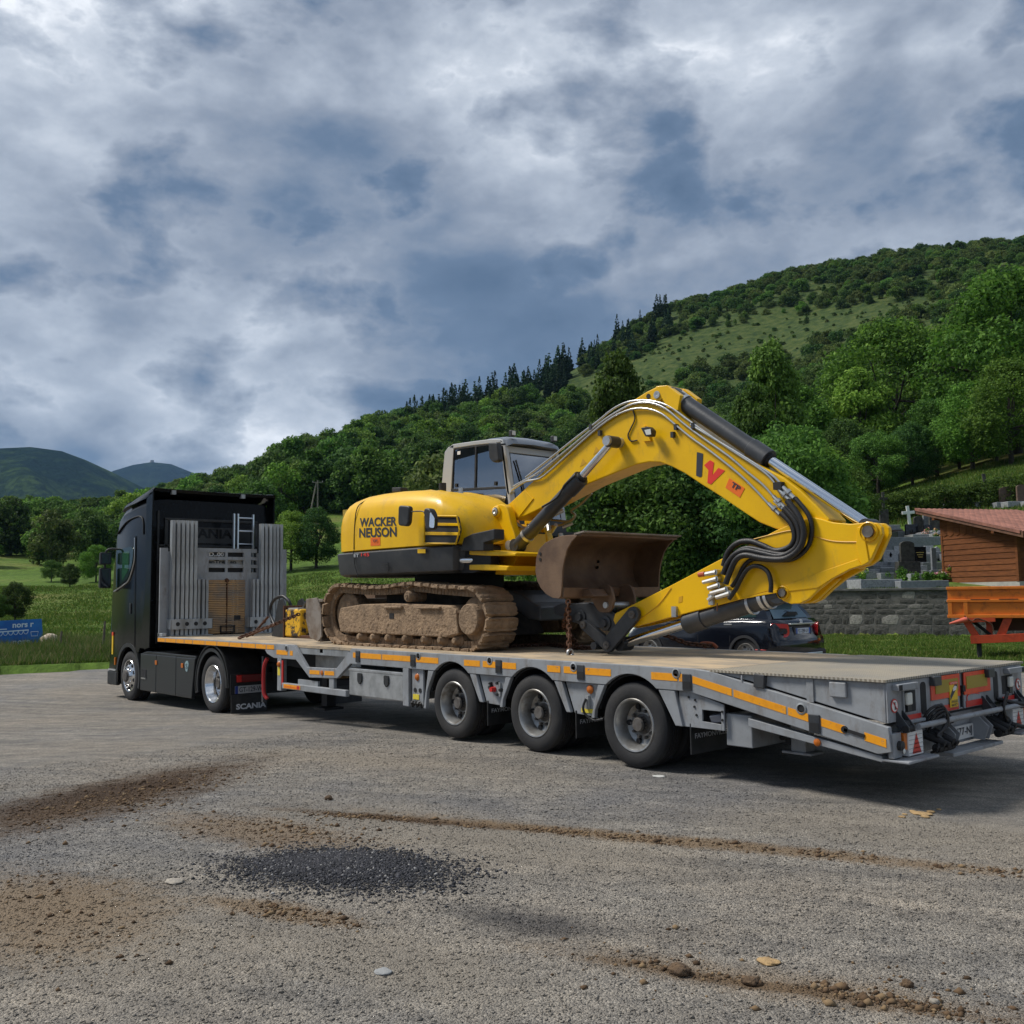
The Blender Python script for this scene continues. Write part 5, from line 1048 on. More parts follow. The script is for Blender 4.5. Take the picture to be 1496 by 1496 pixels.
def upper():
    # skirt / counterweight: plan outline extruded with rounded edges
    pl = [(-2.98, 1.05), (-3.02, .72), (-3.16, .50), (-3.42, .37), (-5.55, .34), (-5.92, .50), (-6.18, .85), (-6.30, 1.3), (-6.30, 1.75), (-6.18, 2.2), (-5.9, 2.52), (-5.5, 2.66), (-3.5, 2.66), (-3.1, 2.6), (-3.0, 2.3)]
    def ring(z, inset, pts=pl, cx=-4.6, cy=1.5):
        out = []
        for x, y in smooth_poly(pts, 3):
            d = Vector((cx - x, cy - y)).normalized(); out.append((x + d.x * inset, y + d.y * inset, z))
        return out
    mb = MB(); mb.loft([ring(1.90, .12), ring(1.93, .05), ring(1.98, .03), ring(2.215, .0), ring(2.235, .03), ring(2.235, .3)]); mb.build('counterweight', DGREY, EX, smooth=30)
    # front nose of the skirt is open and dark; engine hood above
    hp = [(-2.95, 1.10), (-2.97, .80), (-3.08, .58), (-3.32, .43), (-3.7, .38), (-5.50, .36), (-5.86, .52), (-6.10, .86), (-6.22, 1.3), (-6.22, 1.75), (-6.1, 2.2), (-5.8, 2.5), (-5.4, 2.62), (-4.75, 2.62), (-4.72, 1.56), (-3.2, 1.48)]
    hp = smooth_poly(hp, 4)
    # top height follows the long bonnet line: high at the tail, falling to the nose
    def top(x, y):
        t = np.interp(x, [-6.3, -6.0, -5.6, -5.2, -4.6, -4.0, -3.5, -3.15, -2.95], [2.70, 2.86, 2.99, 3.045, 3.05, 3.01, 2.90, 2.74, 2.52]); return t
    rings = []
    for k, (u, inset) in enumerate(((0, .03), (.02, .0), (.35, -.005), (.55, .0), (.70, .02), (.80, .055), (.88, .11), (.94, .19), (.98, .30), (1.0, .48), (1.0, .8))):
        rg = []
        for x, y in hp:
            d = Vector((-4.5 - x, (1.15 if x > -4.7 else 1.5) - y)); dl = d.length; d = d / dl; ii = min(inset, dl * .92); X_, Y_ = x + d.x * ii, y + d.y * ii; rg.append((X_, Y_, 2.245 + (top(X_, Y_) - 2.245) * u))
        rings.append(rg)
    mb = MB(); mb.loft(rings); hood = mb.build('engine_hood', YEL, EX, smooth=40)
    Y = .362
    def n_at(x): return Y
    # rear side grille panel, its seam, the slotted vent
    MB().prism(c2([(262, 520), (320, 515), (313, 738), (263, 745)], .52), .395 + .10, .50 + .03).build('grille_panel', mat('yellow_mesh', (.42, .30, .02), .6, bump=.8, bscale=300), hood)
    MB().tube([(x, y_, z) for (x, z), y_ in zip(c2([(385, 425), (350, 470), (340, 520), (330, 640), (327, 760)], .37), (.62, .44, .36, .352, .352))], .007, 6, 4).build('panel_seam', CHAS, hood)
    ov = c2([(748, 555), (945, 558), (960, 640), (940, 722), (748, 720)], .36)
    MB().prism(rounded(ov, .03), .348, .40).build('vent', mat('vent_black', (.02, .02, .021), .6), hood)
    for a, b in ((596, 615), (652, 672)):
        MB().prism(c2([(752, a), (958, a + 4), (958, b + 2), (752, b)], .34), .335, .36).build('vent_bar', YEL, hood, bevel=.004)
    MB().tube([(x, .34, z) for x, z in c2([(748, 555), (945, 558), (962, 640), (940, 724), (748, 722), (748, 555)], .34)], .012, 6).build('vent_rim', YEL, hood)
    def tx(s, a, b, mt, bold=.02):
        p = c2([a, (b[0], a[1] - 6)], .352); h = c2([a, (a[0], b[1])], .352); return drape(text('bonnet_lettering', s, (p[0][0], .35, p[0][1]), (p[1][0], .35, p[1][1]), (0, 0, h[1][1] - h[0][1]), mt, hood, bold=bold, lift=.006), hood)
    tx('WACKER', (356, 622), (578, 568), TXTD, .03); tx('NEUSON', (354, 688), (578, 630), TXTD, .03)
    MB().add([(x, .35, z) for x, z in c2([(422, 688), (480, 685), (480, 735), (422, 738)], .352)], [(0, 1, 2, 3)]).build('owner_sticker', OSTK, hood, fix=False); p = c2([(432, 715), (464, 714), (432, 700)], .34)
    drape(bpy.data.objects['owner_sticker'], hood, lift=.003); text('sticker_lettering', 'TP', (p[0][0], .345, p[0][1]), (p[1][0], .343, p[1][1]), (0, 0, p[2][1] - p[0][1]), TXTD, hood, bold=.02)
    p = c2([(322, 806), (352, 806), (322, 786)], .335); text('model_lettering', 'ET', (p[0][0], .333, p[0][1]), (p[1][0], .333, p[1][1]), (0, 0, p[2][1] - p[0][1]), TXTW, EX, bold=.01)
    p = c2([(366, 801), (415, 801), (366, 780)], .335); text('model_lettering', '145', (p[0][0], .333, p[0][1]), (p[1][0], .333, p[1][1]), (0, 0, p[2][1] - p[0][1]), TXTR, EX, bold=.01)
    MB().prism(c2([(708, 757), (755, 757), (755, 782), (708, 782)], .335), .331, .336).build('yellow_label', YEL, EX)
    for k in range(4): MB().prism(c2([(490, 842 + 13 * k), (530, 842 + 13 * k), (530, 849 + 13 * k), (490, 849 + 13 * k)], .335), .331, .336).build('louvre', CHAS, EX)
    MB().tube([(x, .333, z) for x, z in c2([(318, 765), (325, 850), (345, 925)], .335)], .006, 5).build('panel_seam', CHAS, EX)
    MB().cyl((-4.1, .95, 3.0), (-4.1, .95, 3.12), .05, None, 12).build('air_inlet', PLAS, EX); MB().cyl((-3.9, 1.1, 2.93), (-3.9, 1.1, 3.05), .04, .03, 12).build('exhaust', PIPE, EX)
    mb = MB(); mb.prism(c2([(568, 385), (622, 383), (622, 412), (568, 412)], .85), .80, .92); mb.build('filler_cap', PLAS, EX, bevel=.01)
    # side mirrors on a thin rod
    mb = MB(); mb.prism(rounded(c2([(608, 492), (676, 497), (668, 600), (655, 620), (605, 615)], .22), .05), .17, .24); mb.build('mirror', PLAS, EX, bevel=.02, seg=3)
    mb = MB(); mb.prism(rounded(c2([(765, 510), (800, 510), (820, 560), (815, 640), (775, 640)], .18), .05), .12, .22); mo = mb.build('mirror', PLAS, EX, bevel=.02, seg=3)
    q = c2([(785, 530), (812, 570), (810, 630), (780, 625)], .12); MB().prism(rounded(q, .03), .112, .119).build('mirror_glass', CHROME, mo)
    MB().tube([(x, .20, z) for x, z in c2([(625, 535), (720, 527), (750, 540), (758, 600)], .2)], .008, 6, 4).build('mirror_rod', PLAS, EX)
    # black recess, swing cylinder and slew bracket in front of the hood
    NB = 1.0
    mb = MB(); mb.prism(c2([(990, 755), (1010, 690), (1060, 665), (1130, 650), (1195, 635), (1195, 700), (1130, 720), (1130, 768), (990, 768)], .50), .44, .60); mb.build('front_recess', PLAS, EX, bevel=.01)
    mb = MB(); mb.prism(c2([(880, 765), (1150, 768), (1150, 850), (1050, 900), (880, 905)], .55), .55, .68); mb.build('swing_housing', CHAS, EX)
    a = c2([(915, 826), (1048, 822)], .5); MB().cyl((a[0][0], .5, a[0][1]), (a[1][0], .62, a[1][1]), .045, None, 18).build('swing_rod', CHROME, EX, smooth=40); MB().cyl((a[0][0] - .6, .55, a[0][1]), (a[0][0], .5, a[0][1]), .07, None, 16).build('swing_cylinder', CHAS, EX, smooth=40)
    mb = MB(); mb.prism(c2([(1042, 766), (1132, 764), (1330, 780), (1322, 800), (1150, 798), (1042, 792)], .60), .54, 1.5); mb.build('bracket_plate', YEL, EX, bevel=.012)
    mb = MB(); mb.prism(c2([(1042, 852), (1140, 850), (1285, 860), (1270, 890), (1180, 888), (1042, 884)], .60), .54, 1.5); mb.build('bracket_plate', YEL, EX, bevel=.012)
    mb = MB(); mb.prism(c2([(1150, 790), (1320, 792), (1290, 850), (1270, 915), (1175, 912), (1180, 880), (1150, 850)], .85), .85, 1.5); mb.build('bracket_web', YEL, EX, bevel=.015)
    kp = c2([(1162, 520), (1178, 492), (1210, 482), (1240, 492), (1258, 530), (1272, 600), (1300, 680), (1312, 790), (1180, 790), (1180, 700), (1195, 640), (1160, 600)], NB)
    mb = MB(); mb.prism(rounded(kp, .04), NB, NB + .11); mb.prism(rounded(kp, .04), 1.54, 1.65); mb.build('boom_bracket', YEL, EX, bevel=.012)
    kp2 = c2([(1200, 600), (1290, 660), (1310, 790), (1200, 790)], NB); mb = MB(); mb.prism(kp2, NB + .1, 1.55); mb.build('bracket_block', YEL, EX)
    p = c2([(1188, 530)], NB)[0]; mb = MB(); mb.lathe((p[0], NB, p[1]), (0, -1, 0), [(.075, -.02), (.075, .02), (.055, .03)], 24); mb.build('pin_boss', YEL, EX, smooth=40); MB().lathe((p[0], NB, p[1]), (0, -1, 0), [(.05, -.02), (.05, .04), (.025, .045), (.001, .03)], 20).build('boom_pin', STEEL, EX, smooth=40)
    mb = MB(); mb.prism(c2([(1320, 780), (1430, 790), (1430, 915), (1270, 915)], 1.3), 1.2, 1.5); mb.build('bracket_foot', YEL, EX)
    return hood
HOOD = upper()
def cab():
    YC, YB = 1.53, 2.52
    sil = c6([(90, 625), (112, 420), (132, 205), (165, 160), (215, 130), (420, 98), (600, 76), (690, 78), (722, 130), (745, 380), (765, 610)], YC)
    sil = [(x, z) for x, z in sil]; xb, xf = sil[0][0], sil[-1][0]; zbot = 2.45
    full = [(xb, zbot)] + sil + [(xf + .06, zbot)]
    # frame: near side ring with two window openings, roof, pillars
    def pillar(a, b, y0, y1, mt=LGREY, name='pillar', bev=.01): mb = MB(); mb.prism(c6(a, b), y0, y1); return mb.build(name, mt, EX, bevel=bev)
    for (y0, y1, yy) in ((YC, YC + .06, YC), (YB - .06, YB, YC)):
        pillar([(90, 700), (112, 420), (132, 205), (165, 160), (225, 128), (212, 330), (190, 700)], yy, y0, y1)
        pillar([(165, 165), (215, 128), (420, 98), (600, 76), (690, 78), (722, 118), (690, 112), (420, 140), (215, 172)], yy, y0, y1)
        pillar([(680, 85), (705, 82), (735, 150), (800, 600), (765, 640), (742, 590), (715, 380), (690, 130)], yy, y0, y1)
        pillar([(205, 172), (222, 170), (205, 590), (188, 590)], yy, y0 + .005, y1 - .005, PLAS, 'window_frame', .003); pillar([(215, 165), (690, 105), (692, 122), (217, 185)], yy, y0 + .005, y1 - .005, PLAS, 'window_frame', .003)
        pillar([(188, 572), (745, 545), (748, 568), (188, 596)], yy, y0 + .005, y1 - .005, PLAS, 'window_frame', .003); pillar([(432, 145), (446, 144), (437, 565), (423, 566)], yy, y0 + .004, y1 - .006, PLAS, 'window_frame', .003)
        pillar([(186, 600), (200, 600), (300, 612), (450, 650), (590, 760), (640, 800), (560, 800), (186, 700)], yy, y0 + .005, y1 - .004, PLAS, 'window_frame', .003)
        pane = c6([(218, 178), (690, 118), (742, 548), (200, 575)], yy); MB().prism(pane, y0 + .02, y0 + .026).build('side_window', GLS, EX); pane = c6([(195, 598), (745, 570), (700, 790), (560, 740), (420, 645)], yy); MB().prism(pane, y0 + .02, y0 + .026).build('lower_window', GLS, EX)
    # stickers and catches on the near glass
    for a in ([(225, 200), (285, 196), (283, 240), (224, 250)],): MB().prism(c6([(255, 200), (285, 196), (283, 230), (254, 234)], YC), YC + .008, YC + .014).build('window_sticker', WHITE, EX)
    for a in ((232, 520), (622, 500)): MB().prism(c6([(a[0], a[1]), (a[0] + 20, a[1] - 2), (a[0] + 18, a[1] + 36), (a[0] - 1, a[1] + 38)], YC), YC + .004, YC + .018).build('window_catch', PLAS, EX)
    # roof: bulged slab
    zr = max(z for _, z in sil); x0 = sil[3][0]; x1 = sil[7][0]
    rp = [(x0 - .02, zr - .22), (x0 + .06, zr - .10), (x0 + .3, zr - .035), (x1 - .35, zr), (x1, zr - .02), (x1 + .10, zr - .06), (x1 + .14, zr - .13), (x1 + .02, zr - .14), (x0 + .1, zr - .20)]
    mb = MB(); mb.loft([[(x, y, z + dz) for x, z in rp] for y, dz in ((YC + .02, -.03), (YC + .1, .0), (2.0, .015), (YB - .1, 0), (YB - .02, -.03))]); mb.build('cab_roof', mat('cab_roof_grey', (.20, .22, .25), .35, coat=.3), EX, smooth=45)
    # windscreen side: frame and glass facing forward
    xt, xw = x1 + .05, xf + .08; zt, zb = zr - .15, 2.62
    def fx(z): return xw + (xt - xw) * (z - zb) / (zt - zb)
    def bar(y0, y1, z0, z1, mt, name, d=.05):
        mb = MB(); mb.add([(fx(z) - dd, y, z) for z in (z0, z1) for y in (y0, y1) for dd in (0, d)], [(0, 2, 6, 4), (1, 5, 7, 3), (0, 4, 5, 1), (2, 3, 7, 6), (0, 1, 3, 2), (4, 6, 7, 5)]); return mb.build(name, mt, EX, bevel=.006)
    bar(YC, YC + .09, zb, zt, LGREY, 'front_pillar'); bar(YB - .09, YB, zb, zt, LGREY, 'front_pillar'); bar(YC + .09, YB - .09, zt - .09, zt, LGREY, 'front_header'); bar(YC + .09, YC + .115, zb, zt - .09, PLAS, 'screen_seal', .04); bar(YB - .115, YB - .09, zb, zt - .09, PLAS, 'screen_seal', .04); bar(YC + .115, YB - .115, zt - .115, zt - .09, PLAS, 'screen_seal', .04)
    bar(YC + .1, YB - .1, zb, zt - .1, GLS, 'windscreen', .006)
    bar(YC + .02, YB - .02, 2.25, 2.62, PLAS, 'cab_front_lower', .06)
    MB().tube([(fx(3.4) + .02, YC + .17, 3.42), (fx(3.1) + .02, YC + .24, 3.1), (fx(2.8) + .02, YC + .28, 2.78)], .012, 6).build('wiper', PLAS, EX)
    # inside: seat, headrest, steering levers
    mb = MB(); mb.box(-4.45, -3.95, 1.80, 2.28, 2.6, 2.75); mb.prism([(-4.52, 2.7), (-4.62, 3.3), (-4.48, 3.32), (-4.36, 2.72)], 1.82, 2.26); mb.build('seat', PLAS, EX, bevel=.04, seg=3); MB().box(-4.9, -3.2, YC + .01, YB - .01, 2.40, 2.46).build('cab_floor', PLAS, EX)
    bx = MB(); bx.box(xb + .02, xb + .05, YC + .06, YB - .06, 2.45, zr - .25); bx.build('rear_window', GLS, EX)
    for y in (1.75, 2.33): MB().cyl((-3.7, y, 2.45), (-3.62, y, 2.95), .02, .025, 8).build('control_lever', PLAS, EX)
    # roof lamps, mirror
    for y in (YC + .12, YB - .1):
        x = x1 + .10; MB().box(x - .03, x + .03, y - .04, y + .04, zr - .03, zr + .055).build('work_lamp', PLAS, EX, bevel=.01); MB().box(x + .03, x + .034, y - .03, y + .03, zr - .012, zr + .045).build('lamp_glass', LAMP, EX)
    mb = MB(); mb.prism(rounded(c6([(590, 115), (680, 112), (700, 300), (640, 315), (600, 270)], YC - .12), .04), YC - .17, YC - .08); mb.build('cab_mirror', PLAS, EX, bevel=.02, seg=3)
    MB().tube([(xf - .05, YC, zr - .14), (xf - .06, YC - .12, zr - .16), (xf - .08, YC - .12, zr - .25)], .014, 6).build('mirror_arm', PLAS, EX)
cab()
def boom():
    top = [(48, 500), (70, 478), (200, 355), (300, 272), (380, 205), (440, 160), (500, 118), (560, 80), (605, 58), (632, 57), (650, 72), (662, 105), (672, 140), (720, 192), (800, 250), (900, 310), (1000, 362), (1060, 395), (1120, 440), (1175, 492), (1225, 545)]
    bot = [(1215, 575), (1100, 596), (1030, 580), (970, 556), (900, 510), (830, 462), (760, 418), (700, 378), (650, 352), (610, 338), (570, 336), (520, 346), (440, 378), (350, 415), (230, 478), (120, 532), (70, 548), (48, 535)]
    out = c3(top + bot, YN); mb = MB(); mb.prism(out, YN, YF); B = mb.build('boom', YEL, EX, bevel=.012)
    # raised reinforcement plates along the edges
    MB().prism(c3([(48, 535), (48, 500), (120, 440), (150, 470), (95, 540)], YN), YN - .012, YN).build('root_plate', YEL, B, bevel=.004)
    q = c3([(604, 93)], YN)[0]; MB().lathe((q[0], YN - .01, q[1]), (0, -1, 0), [(.075, -.01), (.075, .012), (.001, .012)], 24).build('knuckle_boss', YEL, B, smooth=30); MB().lathe((q[0], YN - .022, q[1]), (0, -1, 0), [(.042, -.01), (.042, .014), (.02, .016), (.001, .01)], 20).build('pin', STEEL, B, smooth=40); q = c3([(567, 97)], YN)[0]; MB().cyl((q[0], YN - .006, q[1]), (q[0], YN, q[1]), .028, None, 14).build('lifting_eye', CHAS, B)
    # knuckle ears behind the arm cylinder
    MB().prism(c3([(600, 62), (640, 58), (690, 95), (680, 150), (640, 140)], YN), YN - .03, YN + .05).build('cylinder_ear', YEL, B, bevel=.006); MB().prism(c3([(600, 62), (640, 58), (690, 95), (680, 150), (640, 140)], YN), YF - .05, YF + .03).build('cylinder_ear', YEL, B, bevel=.006)
    # logo and stickers
    MB().prism(c3([(744, 300), (766, 306), (762, 388), (755, 392), (741, 386)], YN), YN - .004, YN - .001).build('logo_bar', TXTD, B)
    MB().prism(c3([(770, 348), (792, 330), (806, 338), (800, 385), (822, 358), (846, 368), (795, 418), (782, 412), (786, 366)], YN), YN - .004, YN - .001).build('logo_zigzag', TXTR, B)
    st = c3([(862, 395), (918, 432), (900, 466), (848, 430)], YN); MB().prism(st, YN - .004, YN - .001).build('owner_sticker', OSTK, B)
    a, b, c_ = c3([(866, 425), (896, 444), (876, 408)], YN); text('sticker_lettering', 'TP', (a[0], YN - .004, a[1]), (b[0], YN - .004, b[1]), (c_[0] - a[0], 0, c_[1] - a[1]), TXTD, B, bold=.03)
    for cx, cy in ((330, 340), (378, 296)):
        t = c3([(cx - 12, cy + 14), (cx + 12, cy), (cx - 2, cy - 16)], YN); MB().prism(t, YN - .003, YN - .001).build('warning_triangle', mat('ochre_decal', (.62, .33, .01), .5), B)
    # work light with its cable
    MB().prism(c3([(530, 215), (560, 205), (580, 260), (552, 262)], YN), YN - .03, YN).build('light_bracket', YEL, B); MB().prism(rounded(c3([(545, 213), (572, 208), (585, 222), (582, 243), (562, 245)], YN - .1), .015), YN - .13, YN - .05).build('work_light', PLAS, B, bevel=.006); MB().prism(c3([(553, 220), (575, 216), (577, 236), (560, 238)], YN - .13), YN - .135, YN - .13).build('light_lens', LAMP, B)
    MB().tube([(x, YN - .012, z) for x, z in c3([(513, 148), (520, 180), (505, 215), (495, 240), (505, 260), (528, 258)], YN)], .008, 6, 4).build('light_cable', HOSE, B)
    # arm cylinder along the top
    YM = (YN + YF) / 2
    def cylp(p0, p1, q0, q1, y, rb, rr_, nm, par, collar=True):
        a, b, c0, d = c3([p0, p1, q0, q1], y); V = lambda t: Vector((t[0], y, t[1])); A_, B_, C_, D_ = V(a), V(b), V(c0), V(d)
        cy = MB().cyl(A_, B_, rb, None, 24).build(nm, DGREY, par, smooth=40); u = (B_ - A_).normalized()
        if collar: MB().cyl(B_ - u * .22, B_ + u * .02, rb * 1.16, None, 24).build('gland', DGREY, cy, smooth=40, bevel=.006); MB().cyl(B_ + u * .02, B_ + u * .05, rb * .8, None, 20).build('gland_nut', CHAS, cy, smooth=40)
        MB().cyl(C_, D_, rr_, None, 20).build('rod', CHROME, cy, smooth=40); MB().cyl(A_ + u * .18, A_ + u * .22, rb * 1.1, None, 20).build('clamp', STEEL, cy, smooth=40)
        for E_ in (A_, D_): MB().cyl(E_ - Vector((0, rb * .9, 0)), E_ + Vector((0, rb * .9, 0)), rb * .95 if E_ is A_ else rb * .8, None, 18).build('eye', DGREY, cy, smooth=40)
        return cy
    cylp((655, 92), (1000, 325), (990, 318), (1372, 572), YN + .09, .088, .052, 'arm_cylinder', EX)
    MB().tube([(x, YM - .05, z) for x, z in c3([(690, 80), (760, 132), (900, 228), (985, 275)], YM - .05)], .014, 8, 3).build('cylinder_pipe', PIPE, B)
    for y in (YN - .13, YF + .13):
        cylp((92, 640), (318, 398), (310, 405), (436, 263), y, .082, .045, 'lift_cylinder', EX)
    q = c3([(437, 262)], YN - .13)[0]; MB().cyl((q[0], YN - .24, q[1]), (q[0], YN, q[1]), .055, None, 20).build('lift_pin', STEEL, B, smooth=40)
    q = c3([(72, 640)], YN - .13)[0]; MB().cyl((q[0], YN - .2, q[1]), (q[0], YF + .2, q[1]), .06, None, 20).build('base_pin', STEEL, EX, smooth=40)
    MB().tube([(x, YN - .23, z) for x, z in c3([(180, 500), (235, 465), (262, 420), (300, 385)], YN - .23)], .012, 6, 4).build('cylinder_pipe', PLAS, EX)
    # pipes along the near face
    pipes = [[(70, 438), (118, 408), (150, 402), (190, 385), (300, 285), (372, 222), (440, 172), (505, 145), (560, 142), (615, 160), (665, 200), (720, 245), (800, 302), (900, 382), (960, 440), (1008, 492), (1045, 522)],
             [(75, 425), (125, 398), (180, 365), (300, 268), (390, 195), (450, 155), (510, 125), (570, 120), (630, 142), (690, 192), (760, 245), (860, 315), (930, 375), (985, 420), (1025, 465), (1065, 505)],
             [(120, 392), (200, 330), (300, 250), (380, 190), (440, 142), (500, 116), (570, 113), (640, 132), (700, 175), (780, 232), (880, 300), (960, 352), (1010, 392), (1045, 440), (1085, 480)],
             [(720, 200), (800, 248), (900, 308), (970, 352), (1030, 395), (1060, 432), (1105, 470)]]
    for k, pth in enumerate(pipes): MB().tube([(x, YN - .02 - .004 * (k == 0), z) for x, z in c3(pth, YN - .02)], .0125, 8, 3).build('hydraulic_pipe', PIPE, B, smooth=60)
    for a, b in ((362, 210), (395, 232), (660, 238), (672, 210), (735, 205)):
        x, z = c3([(a, b)], YN)[0]; MB().box(x - .018, x + .018, YN - .04, YN, z - .03, z + .03).build('pipe_clamp', DGREY, B)
    # couplings and the bundle of hoses over the elbow
    cps = [(1008, 492), (1025, 465), (1045, 440), (1060, 432), (1030, 480)]
    for k, (a, b) in enumerate(cps):
        p0 = c3([(a - 4, b - 4)], YN - .04)[0]; p1 = c3([(a + 38, b + 36)], YN - .05)[0]
        cp = MB().cyl((p0[0], YN - .035, p0[1]), (p1[0], YN - .05, p1[1]), .020, .020, 8); p2 = c3([(a + 12, b + 10)], YN - .05)[0]; p3 = c3([(a + 20, b + 18)], YN - .05)[0]; cp.cyl((p2[0], YN - .045, p2[1]), (p3[0], YN - .045, p3[1]), .030, None, 8); cp.build('coupling', PIPE, B)
    MB().box(c3([(1050, 425)], YN)[0][0] - .05, c3([(1050, 425)], YN)[0][0] + .04, YN - .06, YN, c3([(1050, 430)], YN)[0][1] - .02, c3([(1050, 430)], YN)[0][1] + .05).build('coupling_clamp', CHAS, B)
    hz = [[(1048, 522), (1085, 560), (1098, 610), (1080, 645), (1030, 660), (980, 640), (935, 625), (890, 632), (855, 665), (838, 715)],
          [(1066, 505), (1110, 555), (1124, 610), (1105, 655), (1050, 680), (985, 668), (930, 658), (890, 672), (862, 705), (845, 745)],
          [(1085, 478), (1130, 540), (1146, 600), (1128, 655), (1075, 690), (1000, 688), (935, 676), (900, 692), (878, 735), (862, 780)],
          [(1100, 468), (1148, 530), (1160, 590), (1142, 650), (1090, 690), (1010, 694), (950, 690), (915, 712), (890, 760), (868, 790)],
          [(1075, 500), (1116, 545), (1134, 590), (1118, 640), (1070, 672), (1005, 664), (945, 650), (905, 658), (872, 690), (850, 735)]]
    for k, pth in enumerate(hz): MB().tube([(x, YN - .05 - .035 * (k % 3), z) for x, z in c3(pth, YN - .06)], .029 if k < 3 else .022, 10, 5).build('hydraulic_hose', HOSE, EX, smooth=60)
    MB().tube([(x, YN - .08, z) for x, z in c3([(860, 835), (885, 800), (905, 760), (930, 725), (965, 715), (1000, 735), (1013, 775), (1012, 812)], YN - .08)], .022, 10, 5).build('hydraulic_hose', HOSE, EX, smooth=60)
    # valve fittings on the arm
    for a, b, c_, d in ((768, 748, 812, 738), (772, 775, 815, 762), (790, 797, 822, 785), (800, 815, 850, 800), (820, 830, 862, 815), (790, 840, 805, 822)):
        p0, p1 = c3([(a, b), (c_, d)], YN - .06); mb = MB(); mb.cyl((p0[0], YN - .09, p0[1]), (p1[0], YN - .06, p1[1]), .022, .026, 8); mb.cyl((p1[0], YN - .07, p1[1]), (p1[0] + .01, YN + .0, p1[1]), .03, None, 8); mb.build('valve_fitting', PIPE, EX, smooth=40)
    p0, p1 = c3([(758, 748), (778, 744)], YN - .06); MB().cyl((p0[0], YN - .095, p0[1]), (p1[0], YN - .088, p1[1]), .026, None, 10).build('red_cap', mat('red_cap', (.5, .09, .03), .5), EX)
    MB().tube([(x, YN - .12, z) for x, z in c3([(822, 850), (822, 880)], YN - .1)], .006, 5).build('tag_wire', CHAIN, EX)
    # ---- arm
    arm = [(445, 888), (640, 790), (830, 690), (1030, 586), (1095, 558), (1160, 536), (1200, 545), (1235, 556), (1300, 562), (1365, 556), (1410, 555), (1436, 566), (1446, 592), (1430, 632), (1402, 690), (1370, 708), (1300, 727), (1235, 762), (1185, 802), (1148, 838), (1118, 852), (1085, 854), (1055, 842), (1042, 820), (1035, 806), (1000, 808), (860, 848), (650, 902), (520, 936), (470, 944), (448, 935), (438, 912)]
    YA, YB_ = YN - .02, YF - .04
    near = [q for q in arm if q[0] <= 1365] ; i = near.index((1365, 556)); near = near[:i + 1] + [(1398, 558), (1416, 574), (1418, 598), (1404, 632), (1378, 690), (1350, 712)] + near[i + 1:]
    far = [(a, b) for a, b in arm if a < 1330]; j = far.index((1300, 562)); far = far[:j + 1] + [(1310, 640), (1300, 700)] + far[j + 1:]
    o = c3(near, YA); mb = MB(); mb.prism(o, YA, YA + .05); A = mb.build('arm', YEL, EX, bevel=.008)
    mb = MB(); mb.prism(c3(far, YA), YB_ - .05, YB_); mb.build('arm_far_plate', YEL, A, bevel=.008)
    lug = [(1230, 556), (1300, 562), (1365, 557), (1398, 558), (1416, 574), (1418, 598), (1404, 632), (1378, 690), (1350, 712), (1300, 727), (1240, 700)]
    mb = MB(); mb.prism(c3(lug, YA), YA + .13, YA + .18); mb.build('end_lug', YEL, A, bevel=.008)
    mb = MB(); mb.prism(c3([(1230, 600), (1320, 640), (1362, 690), (1350, 708), (1300, 722), (1235, 740)], YA), YA + .05, YA + .13); mb.build('lug_web', YEL, A)
    lug2 = [(1035, 806), (1042, 820), (1055, 842), (1085, 854), (1118, 852), (1148, 838), (1185, 802), (1230, 760), (1100, 770)]; mb = MB(); mb.prism(c3(lug2, YA), YA + .16, YA + .21); mb.build('end_lug', YEL, A, bevel=.008)
    core = c3([(455, 895), (640, 800), (830, 700), (1030, 597), (1095, 590), (1210, 600), (1250, 660), (1240, 740), (1200, 760), (1150, 790), (1040, 795), (860, 838), (650, 892), (470, 935)], YA); MB().prism(core, YA + .045, YB_ - .045).build('arm_core', YEL, A)
    MB().tube([(x, YA - .003, z) for x, z in c3([(870, 640), (1000, 605), (1100, 585), (1165, 605), (1240, 625), (1330, 628)], YA)], .006, 5, 4).build('weld_seam', MATS['ochre_decal'], A)
    MB().prism(c3([(1330, 575), (1350, 570), (1372, 700), (1345, 715), (1325, 640)], YA), YA - .012, YA).build('end_rib', YEL, A, bevel=.005); MB().prism(c3([(860, 845), (1035, 800), (1200, 735), (1330, 690), (1345, 712), (1300, 727), (1235, 762), (1185, 795), (1042, 812)], YA), YA - .008, YA).build('edge_plate', YEL, A, bevel=.004)
    def pin(c, r, nm='pin', mt=HUB, yy=YA, ll=.03): q = c3([c], yy)[0]; MB().lathe((q[0], yy, q[1]), (0, -1, 0), [(r * 1.7, -.02), (r * 1.7, ll * .5), (r * 1.5, ll * .7)], 24).build('pin_boss', YEL, A, smooth=40); MB().lathe((q[0], yy, q[1]), (0, -1, 0), [(r, -.01), (r, ll), (r * .5, ll * .9), (.001, ll * .9)], 20).build(nm, mt, A, smooth=40)
    pin((1370, 590), .052); pin((1058, 812), .038)
    for (a, b) in ((665, 880), (800, 835)):
        x, z = c3([(a, b)], YA)[0]; MB().box(x - .03, x + .03, YA - .03, YA, z - .06, z + .05).build('pipe_clamp', STEEL, A)
    MB().prism(c3([(678, 828), (692, 824), (690, 846), (676, 850)], YA), YA - .003, YA).build('decal', MATS['ochre_decal'], A)
    MB().tube([(x, YA - .002, z) for x, z in c3([(520, 920), (600, 860), (650, 795)], YA)], .006, 5, 3).build('weld_seam', MATS['ochre_decal'], A)
    # bucket cylinder beneath the arm
    bc = cylp((1052, 816), (715, 922), (722, 920), (478, 998), YN + .08, .098, .05, 'bucket_cylinder', EX)
